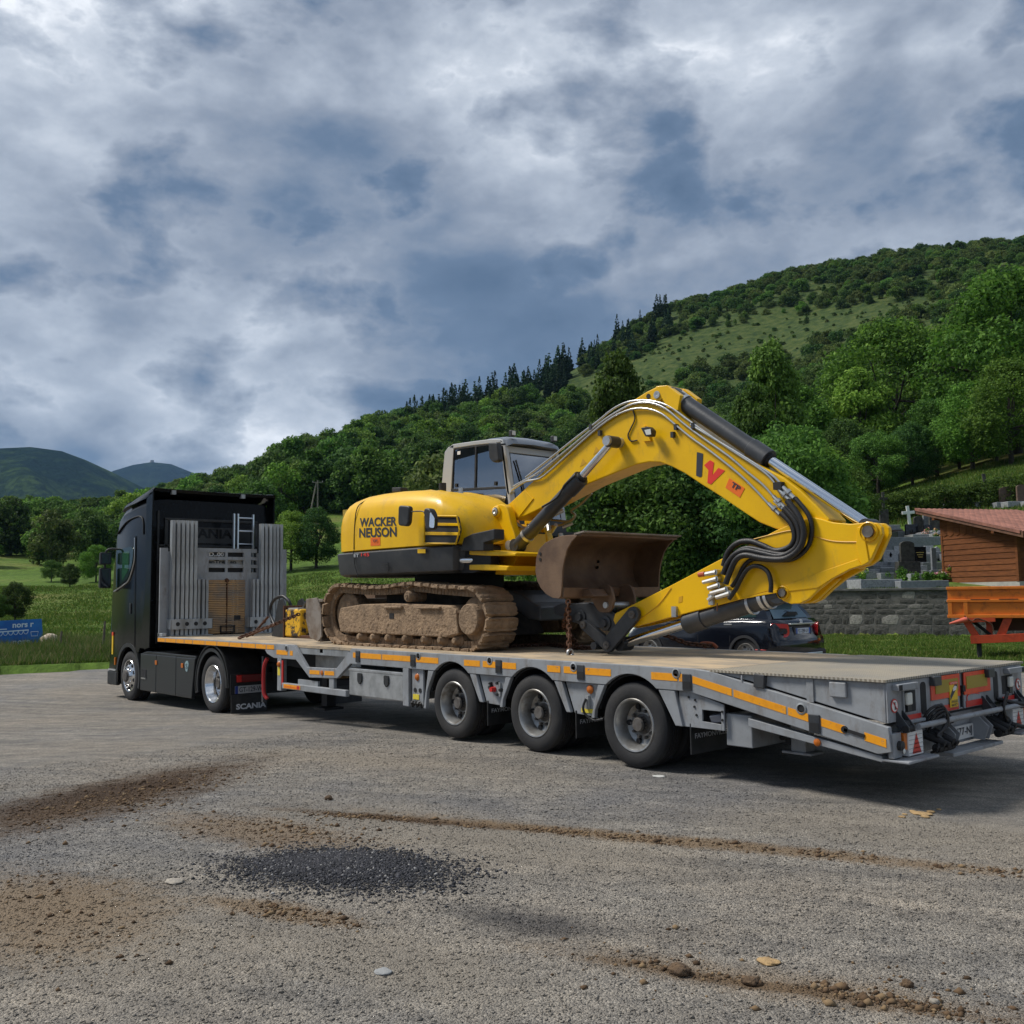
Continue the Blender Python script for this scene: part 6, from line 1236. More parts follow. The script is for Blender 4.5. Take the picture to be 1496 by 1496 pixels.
    for a, b in ((945, 855), (1010, 832)):
        x, z = c3([(a, b)], YN + .08)[0]; MB().cyl((x - .015, YN + .08, z - .004), (x + .015, YN + .08, z + .004), .106, None, 20).build('pipe_clamp', STEEL, EX, smooth=40)
    # links at the arm's tip
    def linkp(p0, p1, r0, r1, y0, y1, nm='link'):
        a, b = c3([p0, p1], y0); d = Vector((b[0] - a[0], b[1] - a[1])); u = d.normalized(); n = Vector((-u.y, u.x)); A_, B_ = Vector(a), Vector(b); out = []
        for k in range(9): t = PI / 2 + PI * k / 8; q = A_ + (u * math.cos(t) + n * math.sin(t)) * r0; out.append((q.x, q.y))
        for k in range(9): t = -PI / 2 + PI * k / 8; q = B_ + (u * math.cos(t) + n * math.sin(t)) * r1; out.append((q.x, q.y))
        MB().prism(out, y0, y1).build(nm, DGREY, EX, bevel=.006)
        for c in (a, b): MB().lathe((c[0], y0, c[1]), (0, -1, 0), [(.042, -.01), (.042, .02), (.018, .022), (.001, .01)], 18).build('link_pin', HUB, EX, smooth=40)
    linkp((508, 892), (416, 1003), .085, .085, YA - .07, YA - .02); linkp((508, 892), (416, 1003), .085, .085, YB_ + .02, YB_ + .07)
    linkp((415, 1003), (330, 930), .07, .06, YA - .02, YA + .04); linkp((415, 1003), (330, 930), .07, .06, YB_ - .04, YB_ + .02)
    MB().cyl((c3([(416, 1003)], YM)[0][0], YA - .05, c3([(416, 1003)], YM)[0][1]), (c3([(416, 1003)], YM)[0][0], YB_ + .05, c3([(416, 1003)], YM)[0][1]), .045, None, 16).build('link_axle', DGREY, EX, smooth=40)
    # quick coupler between arm and bucket
    cp = c7([(230, 580), (300, 555), (380, 560), (430, 550), (500, 552), (560, 590), (640, 620), (690, 660), (705, 710), (690, 760), (640, 765), (590, 740), (520, 735), (440, 715), (360, 690), (300, 650), (240, 640)], YA)
    MB().prism(rounded(cp, .03), YA + .02, YA + .10).build('quick_coupler', DGREY, EX, bevel=.012); MB().prism(rounded(cp, .03), YB_ - .10, YB_ - .02).build('quick_coupler', DGREY, EX, bevel=.012)
    MB().prism(c7([(260, 590), (380, 575), (520, 600), (600, 680), (520, 715), (380, 680)], YA), YA + .08, YB_ - .08).build('coupler_core', CHAS, EX)
    for c in ((440, 655), (622, 700)): q = c7([c], YA + .02)[0]; MB().lathe((q[0], YA + .02, q[1]), (0, -1, 0), [(.085, -.01), (.085, .015), (.05, .02), (.045, .05), (.001, .05)], 20).build('coupler_pin', DGREY, EX, smooth=40)
    # dark beam of the undercarriage reaching forward beside the tracks
    bm_ = c7([(-20, 462), (80, 462), (160, 490), (230, 545), (300, 580), (300, 680), (200, 660), (150, 620), (60, 575), (-20, 578)], 1.5)
    MB().prism(bm_, 1.15, 1.8).build('frame_beam', DGREY, EX, bevel=.02)
    return A
ARM = boom()
def bucket():
    # wide grading bucket: curved shell between two cheek plates, mouth turned forward
    Y0, Y1 = .56, 2.16
    cheek = [(318, 62), (255, 82), (190, 115), (145, 165), (125, 230), (120, 320), (132, 390), (160, 445), (200, 490), (245, 515), (290, 522), (305, 505), (312, 440), (316, 330), (328, 250), (350, 165), (385, 105), (425, 62)]
    ck = c7(cheek, Y0); back = ck[:12]; fx = max(x for x, z in ck)
    o_ = [(x, z) for x, z in back]
    # shell: outer curve offset inward, lip carried forward at the top
    lip = ck[-1]; outer = [(lip[0] + .05, lip[1] + .02)] + o_ + [(ck[12][0], ck[12][1] - .0)]
    def off(pts, d):
        res = []
        for i, p_ in enumerate(pts):
            a = Vector(pts[max(i - 1, 0)]); b = Vector(pts[min(i + 1, len(pts) - 1)]); t = (b - a).normalized(); n = Vector((-t.y, t.x)); n = n if n.dot(Vector((fx, sum(z for _, z in pts) / len(pts))) - Vector(p_)) > 0 else -n; q = Vector(p_) + n * d; res.append((q.x, q.y))
        return res
    inner = off(outer, .022)
    mb = MB(); n = len(outer); P = [(x, Y0, z) for x, z in outer] + [(x, Y0, z) for x, z in inner] + [(x, Y1, z) for x, z in outer] + [(x, Y1, z) for x, z in inner]; F = []
    for i in range(n - 1): F += [(i, i + 1, 2 * n + i + 1, 2 * n + i), (n + i, 3 * n + i, 3 * n + i + 1, n + i + 1), (i, n + i, n + i + 1, i + 1), (2 * n + i, 2 * n + i + 1, 3 * n + i + 1, 3 * n + i)]
    F += [(0, 2 * n, 3 * n, n), (n - 1, 2 * n - 1, 4 * n - 1, 3 * n - 1)]
    mb.add(P, F); bk = mb.build('bucket', RUST, EX, smooth=40); tag(bk, 'wide rust-brown bucket turned with its mouth forward')
    for y in (Y0 - .022, Y1): MB().prism(ck, y, y + .022).build('cheek', RUST, bk, bevel=.004)
    b0 = outer[0]; MB().prism([(b0[0] - .10, b0[1] - .012), (b0[0] + .05, b0[1] + .012), (b0[0] + .05, b0[1] + .028), (b0[0] - .10, b0[1] + .010)], Y0 - .02, Y1 + .02).build('cutting_edge', RUSTG, bk)
    for a, b in ((138, 195), (138, 235)): q = c7([(a, b)], Y0 - .022)[0]; MB().cyl((q[0] + .02, Y0 - .03, q[1]), (q[0] + .02, Y0 - .02, q[1]), .018, None, 10).build('cheek_hole', CHAS, bk)
    # ears and pin under the bucket, reaching towards the coupler
    zl = min(z for x, z in ck); xl = ck[11][0]
    ear = [(xl - .12, zl + .06), (xl + .08, zl + .15), (xl + .20, zl + .14), (xl + .26, zl - .02), (xl + .20, zl - .16), (xl + .02, zl - .16), (xl - .06, zl - .06)]
    for y in (YN - .04, YF + .0): MB().prism(rounded(ear, .05), y, y + .035).build('bucket_ear', RUST, bk, bevel=.006)
    MB().cyl((xl + .14, YN - .06, zl - .08), (xl + .14, YF + .06, zl - .08), .035, None, 16).build('bucket_pin', STEEL, bk, smooth=40)
    MB().prism([(xl - .05, zl + .02), (xl + .2, zl + .02), (xl + .12, zl + .10), (xl - .05, zl + .10)], YN - .30, YN - .05).build('ear_web', RUST, bk, bevel=.006)
    mb = MB()
    for y in (1.55, 1.55): mb.cyl((o_[5][0] + .03, 1.52, 2.0), (o_[5][0] + .05, 1.52, 2.0), .018, None, 10); mb.cyl((o_[5][0] + .03, 1.5, 1.93), (o_[5][0] + .05, 1.5, 1.93), .018, None, 10)
    mb.build('light_holes', STEEL, bk)
bucket()
def engine_bits():
    # pipes and blocks visible between the lift cylinders and the bracket
    rg = random.Random(3); mb = MB()
    for k in range(9):
        a, b = rg.uniform(100, 240), rg.uniform(520, 600); x, z = c3([(a, b)], 1.3)[0]; mb.cyl((x, 1.15 + rg.random() * .3, z), (x + rg.uniform(-.15, .15), 1.2 + rg.random() * .3, z + rg.uniform(-.1, .12)), rg.uniform(.015, .035), None, 8)
    mb.build('valve_pipes', PIPE, EX, smooth=40)
    for pth in ([(200, 545), (240, 550), (280, 552), (300, 530), (285, 515), (320, 490), (360, 450)], [(150, 560), (200, 570), (250, 565), (290, 545)]):
        MB().tube([(x, 1.62, z) for x, z in c3(pth, 1.62)], .016, 8, 4).build('steel_pipe', mat('brassy_pipe', (.42, .36, .24), .4, .6), EX, smooth=60)
    MB().box(-3.05, -2.75, 1.2, 1.55, 2.2, 2.4).build('valve_block', CHAS, EX)
    # dozer blade behind the tracks
    pr = c2([(0, 1018), (100, 1022), (112, 1060), (118, 1110), (120, 1180), (108, 1255), (0, 1265)], .55)
    xs = -6.55; prof = [(xs, 1.58), (xs - .10, 1.60), (xs - .16, 1.45), (xs - .17, 1.25), (xs - .10, 1.06), (xs + .04, .97), (xs + .10, .985), (xs - .04, 1.09), (xs - .10, 1.27), (xs - .09, 1.43), (xs - .02, 1.54)]
    mb = MB(); mb.prism(prof, .50, 2.58); bl = mb.build('dozer_blade', RUSTG, EX, bevel=.004); tag(bl, 'grey-brown worn dozer blade')
    for y in (.48, 2.56): MB().prism([(xs - .34, 1.60), (xs - .02, 1.62), (xs + .10, 1.45), (xs + .12, 1.05), (xs + .02, .975), (xs - .22, 1.03), (xs - .34, 1.3)], y, y + .03).build('blade_end', RUSTG, bl, bevel=.006)
    MB().box(xs - .02, xs + .12, .5, 2.58, 1.555, 1.60).build('blade_top', RUSTG, bl, bevel=.006); MB().box(xs - .02, xs + .13, .5, 2.58, 1.20, 1.26).build('blade_rib', RUSTG, bl, bevel=.006)
    for y in (1.1, 1.8): MB().box(xs + .02, -5.2, y, y + .16, 1.12, 1.30).build('blade_arm', MATS['muddy_black'], bl)
engine_bits()
# ------------------------------------------------------------------ loose gear on the deck: attachment, buckets, chains
def breaker():
    b = at(420, 931, 'Z', ZD); x, y = b.x, b.y
    t = thing('hydraulic_attachment', (x, y, ZD), 'battered yellow and black hydraulic attachment with a looped hose, lying by the blade', 'attachment')
    mb = MB(); mb.box(x + .08, x + .62, y - .10, y + .38, ZD + .02, ZD + .48); mb.build('body', YELD, t, bevel=.03, seg=3)
    mb = MB(); mb.prism([(x - .42, ZD + .01), (x - .20, ZD + .62), (x - .05, ZD + .66), (x + .09, ZD + .50), (x + .09, ZD + .0)], y - .08, y - .05); mb.prism([(x - .42, ZD + .01), (x - .20, ZD + .62), (x - .05, ZD + .66), (x + .09, ZD + .50), (x + .09, ZD + .0)], y + .30, y + .33); mb.prism([(x - .30, ZD + .02), (x - .15, ZD + .45), (x + .08, ZD + .45), (x + .08, ZD + .02)], y - .05, y + .30); mb.build('mount', PLAS, t, bevel=.008)
    MB().box(x + .06, x + .09, y - .12, y + .40, ZD + .0, ZD + .54).build('flange', CHAIN, t, bevel=.005)
    MB().box(x + .10, x + .44, y - .05, y + .3, ZD + .48, ZD + .50).build('top_cover', LGREY, t, bevel=.004); MB().cyl((x + .38, y + .1, ZD + .5), (x + .55, y + .05, ZD + .60), .03, None, 10).build('fitting', DGREY, t)
    MB().tube([(x - .05, y + .1, ZD + .50), (x - .12, y + .08, ZD + .62), (x - .32, y + .06, ZD + .70), (x - .60, y + .04, ZD + .62), (x - .68, y + .02, ZD + .42), (x - .50, y, ZD + .24), (x - .30, y - .06, ZD + .16)], .028, 10, 6).build('hose', HOSE, t, smooth=60)
breaker()
def side_bucket():
    # narrow digging bucket standing behind the blade
    x, y = -7.0, 1.9; t = thing('digging_bucket', (x, y, ZD), 'brown digging bucket standing behind the dozer blade, its edge showing above', 'bucket')
    pr = [(x - .45, ZD + .80), (x - .5, ZD + .35), (x - .3, ZD + .01), (x + .25, ZD + .01), (x + .42, ZD + .3), (x + .38, ZD + .78), (x + .34, ZD + .78), (x + .37, ZD + .32), (x + .22, ZD + .04), (x - .28, ZD + .04), (x - .46, ZD + .36), (x - .41, ZD + .80)]
    MB().prism(pr, y - .35, y + .35).build('shell', RUST, t); 
    for yy in (y - .37, y + .35): MB().prism([(x - .45, ZD + .80), (x - .5, ZD + .35), (x - .3, ZD + .01), (x + .25, ZD + .01), (x + .42, ZD + .3), (x + .38, ZD + .78)], yy, yy + .02).build('cheek', RUST, t)
side_bucket()
def chain(pts, r, label, link_len=.07, hooks=True):
    P = [Vector(p) for p in pts]; t = thing('lashing_chain', P[0], label, 'chain')
    seg = [(P[i + 1] - P[i]).length for i in range(len(P) - 1)]; tot = sum(seg); n = int(tot / (link_len * .72)); ring = []
    mb = MB(); k = 12
    path = [(link_len * .5 * (abs(math.cos(a)) ** .6) * (1 if math.cos(a) > 0 else -1), link_len * .32 * math.sin(a), 0) for a in np.linspace(0, 2 * PI, k + 1)[:-1]]
    v = []; f = []; m_ = 5
    for i, p_ in enumerate(path):
        c = Vector(p_); d = (Vector(path[(i + 1) % k]) - Vector(path[i - 1])).normalized(); nn = Vector((0, 0, 1)); b = d.cross(nn)
        v += [c + (nn * math.cos(2 * PI * j / m_) + b * math.sin(2 * PI * j / m_)) * r for j in range(m_)]
    f = [(i * m_ + j, i * m_ + (j + 1) % m_, ((i + 1) % k) * m_ + (j + 1) % m_, ((i + 1) % k) * m_ + j) for i in range(k) for j in range(m_)]
    mb.add(v, f); me = mb.mesh('chain_link', CHAIN, smooth=60)
    for i in range(n):
        d = (i + .5) / n * tot; j = 0
        while j < len(seg) - 1 and d > seg[j]: d -= seg[j]; j += 1
        q = P[j].lerp(P[j + 1], min(d / seg[j], 1)); u = (P[j + 1] - P[j]).normalized(); a = u.orthogonal().normalized(); b = u.cross(a)
        if i % 2: a, b = b, -a
        o = bpy.data.objects.new('chain_link', me); COL.objects.link(o); o.parent = t; o.matrix_parent_inverse = Matrix.Translation(-t.location)
        o.matrix_basis = Matrix(((u.x, a.x, b.x, q.x), (u.y, a.y, b.y, q.y), (u.z, a.z, b.z, q.z), (0, 0, 0, 1)))
    return t
def chains():
    # tightener + chain from the deck to the attachment
    a = at(350, 934, 'Z', ZD); b = at(437, 897, 'Y', .75)
    t = chain([a + Vector((0, 0, .03)), a.lerp(b, .15) + Vector((0, 0, .02)), a.lerp(b, .55), b], .011, 'rusty chain with tightener bars running up to the dozer blade')
    d = (b - a).normalized(); MB().cyl(a.lerp(b, .12), a.lerp(b, .62), .022, None, 10).build('tightener', CHAIN, t); MB().cyl(a.lerp(b, .10) + Vector((.0, .12, .02)), a.lerp(b, .50) + Vector((-.25, .12, .16)), .02, None, 10).build('tightener_handle', CHAIN, t)
    MB().tube([a + Vector((-.06, 0, .015)), a + Vector((0, .03, .05)), a + Vector((.08, 0, .03)), a + Vector((.04, -.03, .012))], .016, 8, 3).build('hook', CHAIN, t)
    e = at(833, 957, 'Z', ZD); e2 = at(830, 877, 'Y', e.y + .25)
    t = chain([e + Vector((0, -.02, .02)), e.lerp(e2, .45), e2], .012, 'upright rusty chain hooked to the deck edge below the bucket'); MB().lathe(e + Vector((0, 0, .02)), (1, 0, 0), [(.05, -.01), (.05, .01), (.03, .01), (.03, -.01), (.05, -.01)], 16).build('deck_ring', STEEL, t, smooth=50)
    MB().cyl(e.lerp(e2, .1), e.lerp(e2, .42), .02, None, 8).build('tightener', CHAIN, t)
    c = at(800, 953, 'Z', ZD); t = chain([e2 + Vector((0, 0, -.06)), e2.lerp(c, .5) + Vector((-.1, .2, 0)), c + Vector((-.1, .6, .03)), c + Vector((-.9, .9, .02)), c + Vector((-1.1, .4, .02))], .012, 'slack rusty chain heaped on the deck between the tracks')
    chain([c + Vector((-.3, .75, .02)), c + Vector((-.1, .65, .035)), c + Vector((-.25, .55, .03)), c + Vector((.05, .7, .02)), c + Vector((.0, .5, .03)), c + Vector((-.3, .6, .04))], .012, 'small pile of rusty chain on the deck beside the tracks')
    h = at(1040, 944, 'Y', 2.46); g = at(965, 925, 'Y', 1.75); t = chain([h, h.lerp(g, .5) + Vector((0, 0, -.04)), g], .012, 'rusty chain running to a hook at the deck edge near the parked car')
    MB().tube([h + Vector((.06, .02, -.02)), h + Vector((.0, .0, .03)), h + Vector((-.12, -.05, .03)), h + Vector((-.05, -.04, -.015))], .02, 8, 4).build('hook', mat('orange_rust', (.30, .08, .03), .7), t)
    # red-rusty steel plate under the near track
    q = at(450, 932, 'Z', ZD); mb = MB(); mb.box(q.x - .1, q.x + .75, q.y - .15, q.y + .5, ZD + .002, ZD + .05); tag(mb.build('steel_plate', CHAIN, None, bevel=.006), 'rusty steel plate lying on the deck behind the near track', 'plate')
chains()
# ------------------------------------------------------------------ parked car behind the trailer
def car():
    XR, Y0, W_, G = -4.92, 10.0, 1.80, .0
    t = thing('parked_car', (XR - 2.1, Y0 + .9, G), 'dark blue-black compact crossover car parked behind the trailer', 'car')
    CP = mat('car_paint', (.004, .005, .009), .16, coat=.35); TRIM = mat('bumper_plastic', (.02, .02, .022), .6)
    V = lambda u, z: (XR - u, G + z)
    def arch(u, n=9, r=.36, zc=.33): return [(u - r * math.cos(a), zc + r * math.sin(a)) for a in np.linspace(.0, PI, n)]
    prof = [(.12, .22), (.03, .34), (0, .52), (.02, .66), (.06, .70), (.09, .86), (.14, .98), (.24, 1.05), (.9, 1.06), (2.0, 1.02), (2.95, .99), (3.5, .95), (3.95, .84), (4.18, .66), (4.24, .45), (4.2, .24), (3.86, .22)] + [(2 * 3.42 - a, b) for a, b in arch(3.42)][0:] + [(2.98, .22), (1.28, .22)] + [(2 * .86 - a, b) for a, b in arch(.86)] + [(.42, .22)]
    rings = []
    for y, ins, er in ((0, .07, .22), (.03, .03, .12), (.10, .0, .05), (.45, 0, .0), (.9, 0, -.03), (1.35, 0, .0), (1.70, 0, .05), (1.77, .03, .12), (1.80, .07, .22)):
        rg = []
        for u, z in prof:
            u2 = u + (er if u < .4 else (-er if u > 3.9 else 0)) ; z2 = z - (ins if z > .9 else 0) + (ins * .5 if z < .3 else 0); x, zz = V(u2, z2); rg.append((x, Y0 + y, zz))
        rings.append(rg)
    mb = MB(); mb.loft(rings); body = mb.build('body', CP, t, smooth=45)
    gh = [(.30, 1.0), (.42, 1.20), (.60, 1.40), (.80, 1.50), (1.5, 1.555), (2.2, 1.50), (2.6, 1.34), (3.15, .98)]
    def ringg(y, drop): return [(V(u, z - drop * max(0, (z - 1.0)) / .5)[0], Y0 + y, V(u, z - drop * max(0, (z - 1)) / .5)[1]) for u, z in gh]
    def ins(y, k): return [(x, yy + k * max(0, (z - G - 1.0)) / .55, z) for x, yy, z in ringg(y, .02)]
    mb = MB(); mb.loft([ins(.08, .20), ins(.14, .19), ringg(.9, -.02), ins(1.66, -.19), ins(1.72, -.20)]); mb.build('roof', CP, t, smooth=45)
    # glass
    def quadglass(name, pts, mt): MB().add(pts, [tuple(range(len(pts)))]).build(name, mt, t, fix=False)
    RG = mat('rear_window_glass', (.10, .15, .17), .05, coat=.6)  # bluish sky reflection put into the base colour
    e = .012
    def rp(u, y, z): x, zz = V(u, z); return (x + e, Y0 + y, zz + .004)
    quadglass('rear_window', [rp(.325, .26, 1.06), rp(.325, 1.54, 1.06), rp(.56, 1.42, 1.37), rp(.56, .38, 1.37)], RG)
    def sp(u, z): x, zz = V(u, z); return (x, Y0 + .08 + .20 * max(0, z - 1.0) / .55 - .008, zz)
    quadglass('side_window', [sp(.62, 1.10), sp(.80, 1.36), sp(1.18, 1.42), sp(1.18, 1.08)], MATS['tinted_window']); quadglass('side_window', [sp(1.26, 1.08), sp(1.26, 1.42), sp(1.95, 1.43), sp(1.95, 1.07)], MATS['tinted_window']); quadglass('side_window', [sp(2.03, 1.07), sp(2.03, 1.42), sp(2.35, 1.36), sp(2.85, 1.06)], MATS['tinted_window'])
    # spoiler, wiper
    x, z = V(.48, 1.46); mb = MB(); mb.prism([(x - .25, z + .04), (x + .10, z + .01), (x + .10, z - .02), (x - .2, z - .01)], Y0 + .35, Y0 + 1.45); mb.build('roof_spoiler', CP, t, bevel=.01)
    x, z = V(.36, 1.14); MB().prism(rounded([(Y0 + .62, z - .02), (Y0 + .80, z + .06), (Y0 + 1.10, z + .05), (Y0 + 1.16, z - .01), (Y0 + .9, z - .03)], .02), x + .01, x + .05, 'X').build('rear_wiper', TRIM, t)
    # tail lamps: rounded red rings with body-coloured centre, wrapping the corners
    TL = mat('tail_lamp_red', (.55, .015, .02), .15, coat=.6)
    for s in (0, 1):
        c = (lambda y: Y0 + y) if s == 0 else (lambda y: Y0 + 1.8 - y)
        pr = rounded([(c(.03), G + .74), (c(.03), G + .98), (c(.36), G + .96), (c(.40), G + .76), (c(.30), G + .69), (c(.10), G + .70)], .07)
        mb = MB(); n = len(pr)
        def wx(y): d = abs(y - Y0 - .9); return XR - .06 - (.24 * max(0, (d - .55) / .35) ** 1.6)
        v = [(wx(a) + .02, a, b) for a, b in pr] + [(wx(a) - .2, a, b) for a, b in pr]; mb.add(v, [tuple(range(n)), tuple(range(2 * n - 1, n - 1, -1))] + [(i, i + n, (i + 1) % n + n, (i + 1) % n) for i in range(n)]); tl = mb.build('tail_lamp', TL, t)
        cx = sum(a for a, _ in pr) / n; cz = sum(b for _, b in pr) / n; q = [(cx + (a - cx) * .42 + (.03 if s == 0 else -.03), cz + (b - cz) * .42) for a, b in pr]; MB().add([(wx(a) + .03, a, b) for a, b in q], [tuple(range(n))]).build('lamp_centre', CP, tl, fix=False)
    # chrome strip, emblem, plate, bumper inserts
    MB().box(XR - .10, XR - .045, Y0 + .45, Y0 + 1.35, G + .935, G + .965).build('chrome_strip', PIPE, t, bevel=.006); MB().lathe((XR - .09, Y0 + .9, G + 1.0), (1, 0, .2), [(.045, 0), (.045, .012), (.001, .014)], 18).build('emblem', PIPE, t)
    MB().box(XR - .10, XR - .055, Y0 + .58, Y0 + 1.22, G + .72, G + .90).build('plate_recess', TRIM, t, bevel=.01); pl = MB().box(XR - .055, XR - .045, Y0 + .64, Y0 + 1.16, G + .755, G + .865).build('number_plate', mat('plate_pale', (.62, .66, .72), .4), t)
    for ya in (.64, 1.115): MB().box(XR - .045, XR - .043, Y0 + ya, Y0 + ya + .045, G + .755, G + .865).build('plate_band', mat('plate_blue2', (.02, .09, .42), .4), pl)
    text('plate_lettering', 'FZ-298-LV', (XR - .045, Y0 + .70, G + .775), (XR - .045, Y0 + 1.10, G + .775), (0, 0, .07), TXTD, pl, bold=.01)
    MB().box(XR - .2, XR + .012, Y0 + .12, Y0 + 1.68, G + .20, G + .42).build('rear_bumper', TRIM, t, bevel=.05, seg=3); MB().box(XR - .05, XR + .025, Y0 + .3, Y0 + 1.5, G + .30, G + .36).build('bumper_insert', ALU, t, bevel=.012)
    MB().tube([(XR - .32, Y0 + .01, G + .44), (XR - .6, Y0 - .005, G + .44)], .01, 6).build('reflector', RED, t)
    MB().box(V(1.35, .9)[0] - .0, V(1.15, .9)[0], Y0 - .02, Y0 + .02, G + .93, G + .955).build('door_handle', PIPE, t, bevel=.006); MB().box(V(2.35, .9)[0], V(2.15, .9)[0], Y0 - .02, Y0 + .02, G + .92, G + .945).build('door_handle', PIPE, t, bevel=.006)
    for u in (1.22, 2.05): MB().tube([(V(u, 0)[0], Y0 + .02, G + 1.0), (V(u, 0)[0], Y0 - .003, G + .6), (V(u, 0)[0], Y0 + .01, G + .3)], .005, 4).build('door_seam', CHAS, t)
    for u in (.86, 3.42):
        mb = MB(); A = [(V(u - .40 * math.cos(a), .33 + .40 * math.sin(a))) for a in np.linspace(-.2, PI + .2, 16)]; B = [(V(u - .345 * math.cos(a), .33 + .345 * math.sin(a))) for a in np.linspace(-.2, PI + .2, 16)]; mb.prism(A + B[::-1], Y0 - .015, Y0 + .05); mb.build('arch_trim', TRIM, t, smooth=40)
        for y, s in ((Y0 + .03, -1), (Y0 + 1.77, 1)): wheel(t, V(u, 0)[0], y, G + .335, .335, s, False, rim_r=.22, rimm=RIMM, dish=.03, nuts=5, w=.215)
    MB().prism(rounded([(V(3.02, 0)[0] + .0, G + 1.02), (V(2.8, 0)[0], G + 1.02), (V(2.8, 0)[0], G + 1.17), (V(2.95, 0)[0], G + 1.17)], .04), Y0 - .18, Y0 - .02).build('mirror', CP, t, bevel=.02)
    mb = MB(); mb.add([rp(3.05, .22, 1.0), rp(2.32, .36, 1.47), rp(2.32, 1.44, 1.47), rp(3.05, 1.58, 1.0)], [(0, 1, 2, 3)]); mb.build('windscreen', MATS['tinted_window'], t)
    for y in (.25, 1.55): MB().lathe((V(4.1, 0)[0] - .03, Y0 + y, G + .72), (-1, 0, .3), [(.11, -.05), (.11, .0), (.001, .03)], 16).build('headlamp', LAMP, t)
car()
# ------------------------------------------------------------------ things on the land behind
def hit(px, py, r0=22, r1=700):
    """where the sight line meets the land"""
    d = CW + CR * ((px - 748) / FPX) - CU * ((py - 748) / FPX); h = math.hypot(d.x, d.y); d = d / h
    rr = np.concatenate([np.arange(r0, 130, .25), np.arange(130, r1, 1.0)]); X = CAM.x + d.x * rr; Y = CAM.y + d.y * rr; Z = CAM.z + d.z * rr; T = terrain(X, Y)
    k = np.argmax(T > Z) if np.any(T > Z) else len(rr) - 1; return Vector((X[k], Y[k], T[k])), rr[k]
def atr(px, r, z=None):
    d = CW + CR * ((px - 748) / FPX); h = math.hypot(d.x, d.y); x, y = CAM.x + d.x / h * r, CAM.y + d.y / h * r; return Vector((x, y, tz(x, y) if z is None else z))
RT = Vector((CR.x, CR.y, 0)).normalized(); FW = Vector((CW.x, CW.y, 0)).normalized()
# stone retaining wall: stones set proud of dark mortar
def stone_wall():
    Wm = mat('old_mortar', (.11, .106, .096), .95, col2=(.17, .16, .142), scale=2.2, lo=.42, hi=.7, dirt=((.035, .034, .03), 1.2, .5, .66, (1, 1, 1), .7), bump=.9, bscale=12)
    SM = mat('wall_stone', (.155, .148, .132), .95, col2=(.05, .05, .046), scale=3.2, lo=.36, hi=.66, bump=1.0, bscale=9, rnd=.22, spec=.15, dirt=((.03, .03, .027), 1.2, .5, .66, (1, 1, 1), .7)); LM = mat('pale_wall_stone', (.30, .285, .25), .95, col2=(.16, .15, .135), scale=6, bump=.5, rnd=.25)
    a = WALL_A - WD * 3.0; b = WALL_A + WD * 14; L_ = (b - a).length; H = 1.58
    t = thing('stone_wall', a.lerp(b, .4), 'dark old rubble stone retaining wall of the cemetery', 'wall')
    mb = MB(); P = lambda u, v, z: a + WD * u + WN * v + Vector((0, 0, z))
    mb.add([P(u, v, z) for u in (0, L_) for v in (0, .45) for z in (-.4, H)], [(0, 1, 3, 2), (4, 6, 7, 5), (0, 4, 5, 1), (2, 3, 7, 6), (0, 2, 6, 4), (1, 5, 7, 3)]); mb.build('mortar_core', Wm, t)
    mb = MB(); mb.add([P(u, v, z) for u in (-.02, L_) for v in (-.07, .48) for z in (H, H + .10)], [(0, 1, 3, 2), (4, 6, 7, 5), (0, 4, 5, 1), (2, 3, 7, 6), (0, 2, 6, 4), (1, 5, 7, 3)]); mb.build('coping', mat('coping_stone', (.11, .108, .10), .95, col2=(.06, .06, .055), scale=3, bump=.5), t, bevel=.02)
    rg = random.Random(5); meshes = []
    for k in range(10):
        bm = bmesh.new(); n = rg.randint(6, 9); pts = []
        for i in range(n): an = 2 * PI * (i + rg.uniform(-.25, .25)) / n; r = rg.uniform(.40, .52); pts.append((max(-.5, min(.5, 1.45 * r * math.cos(an))), max(-.5, min(.5, 1.45 * r * math.sin(an)))))
        mb = MB(); mb.loft([[(x, .03, y) for x, y in pts], [(x * 1.0, .002, y * 1.0) for x, y in pts], [(x * .90, -.007, y * .90) for x, y in pts], [(x * .5, -.012, y * .5) for x, y in pts]]); meshes.append(mb.mesh('stone', SM)); bm.free()
    meshp = []
    for m0 in meshes: m1 = m0.copy(); m1.materials[0] = LM; meshp.append(m1)
    z = .0; cnt = 0; rot = math.atan2(WD.y, WD.x)
    while z < H - .08:
        h = rg.uniform(.15, .36); u = rg.uniform(-.1, .1)
        while u < 12.5 and cnt < 290:
            w = rg.uniform(.22, .66)
            if rg.random() < .88:
                o = bpy.data.objects.new('stone', rg.choice(meshp if rg.random() < .05 else meshes)); COL.objects.link(o); o.parent = t; o.matrix_parent_inverse = Matrix.Translation(-t.location)
                o.location = P(u + w / 2, 0, min(z + h / 2, H - h / 2)); o.rotation_euler = (0, 0, rot); o.scale = (w * 1.0, 1, h * 1.0); cnt += 1
            u += w + .02
        z += h + .015
stone_wall()
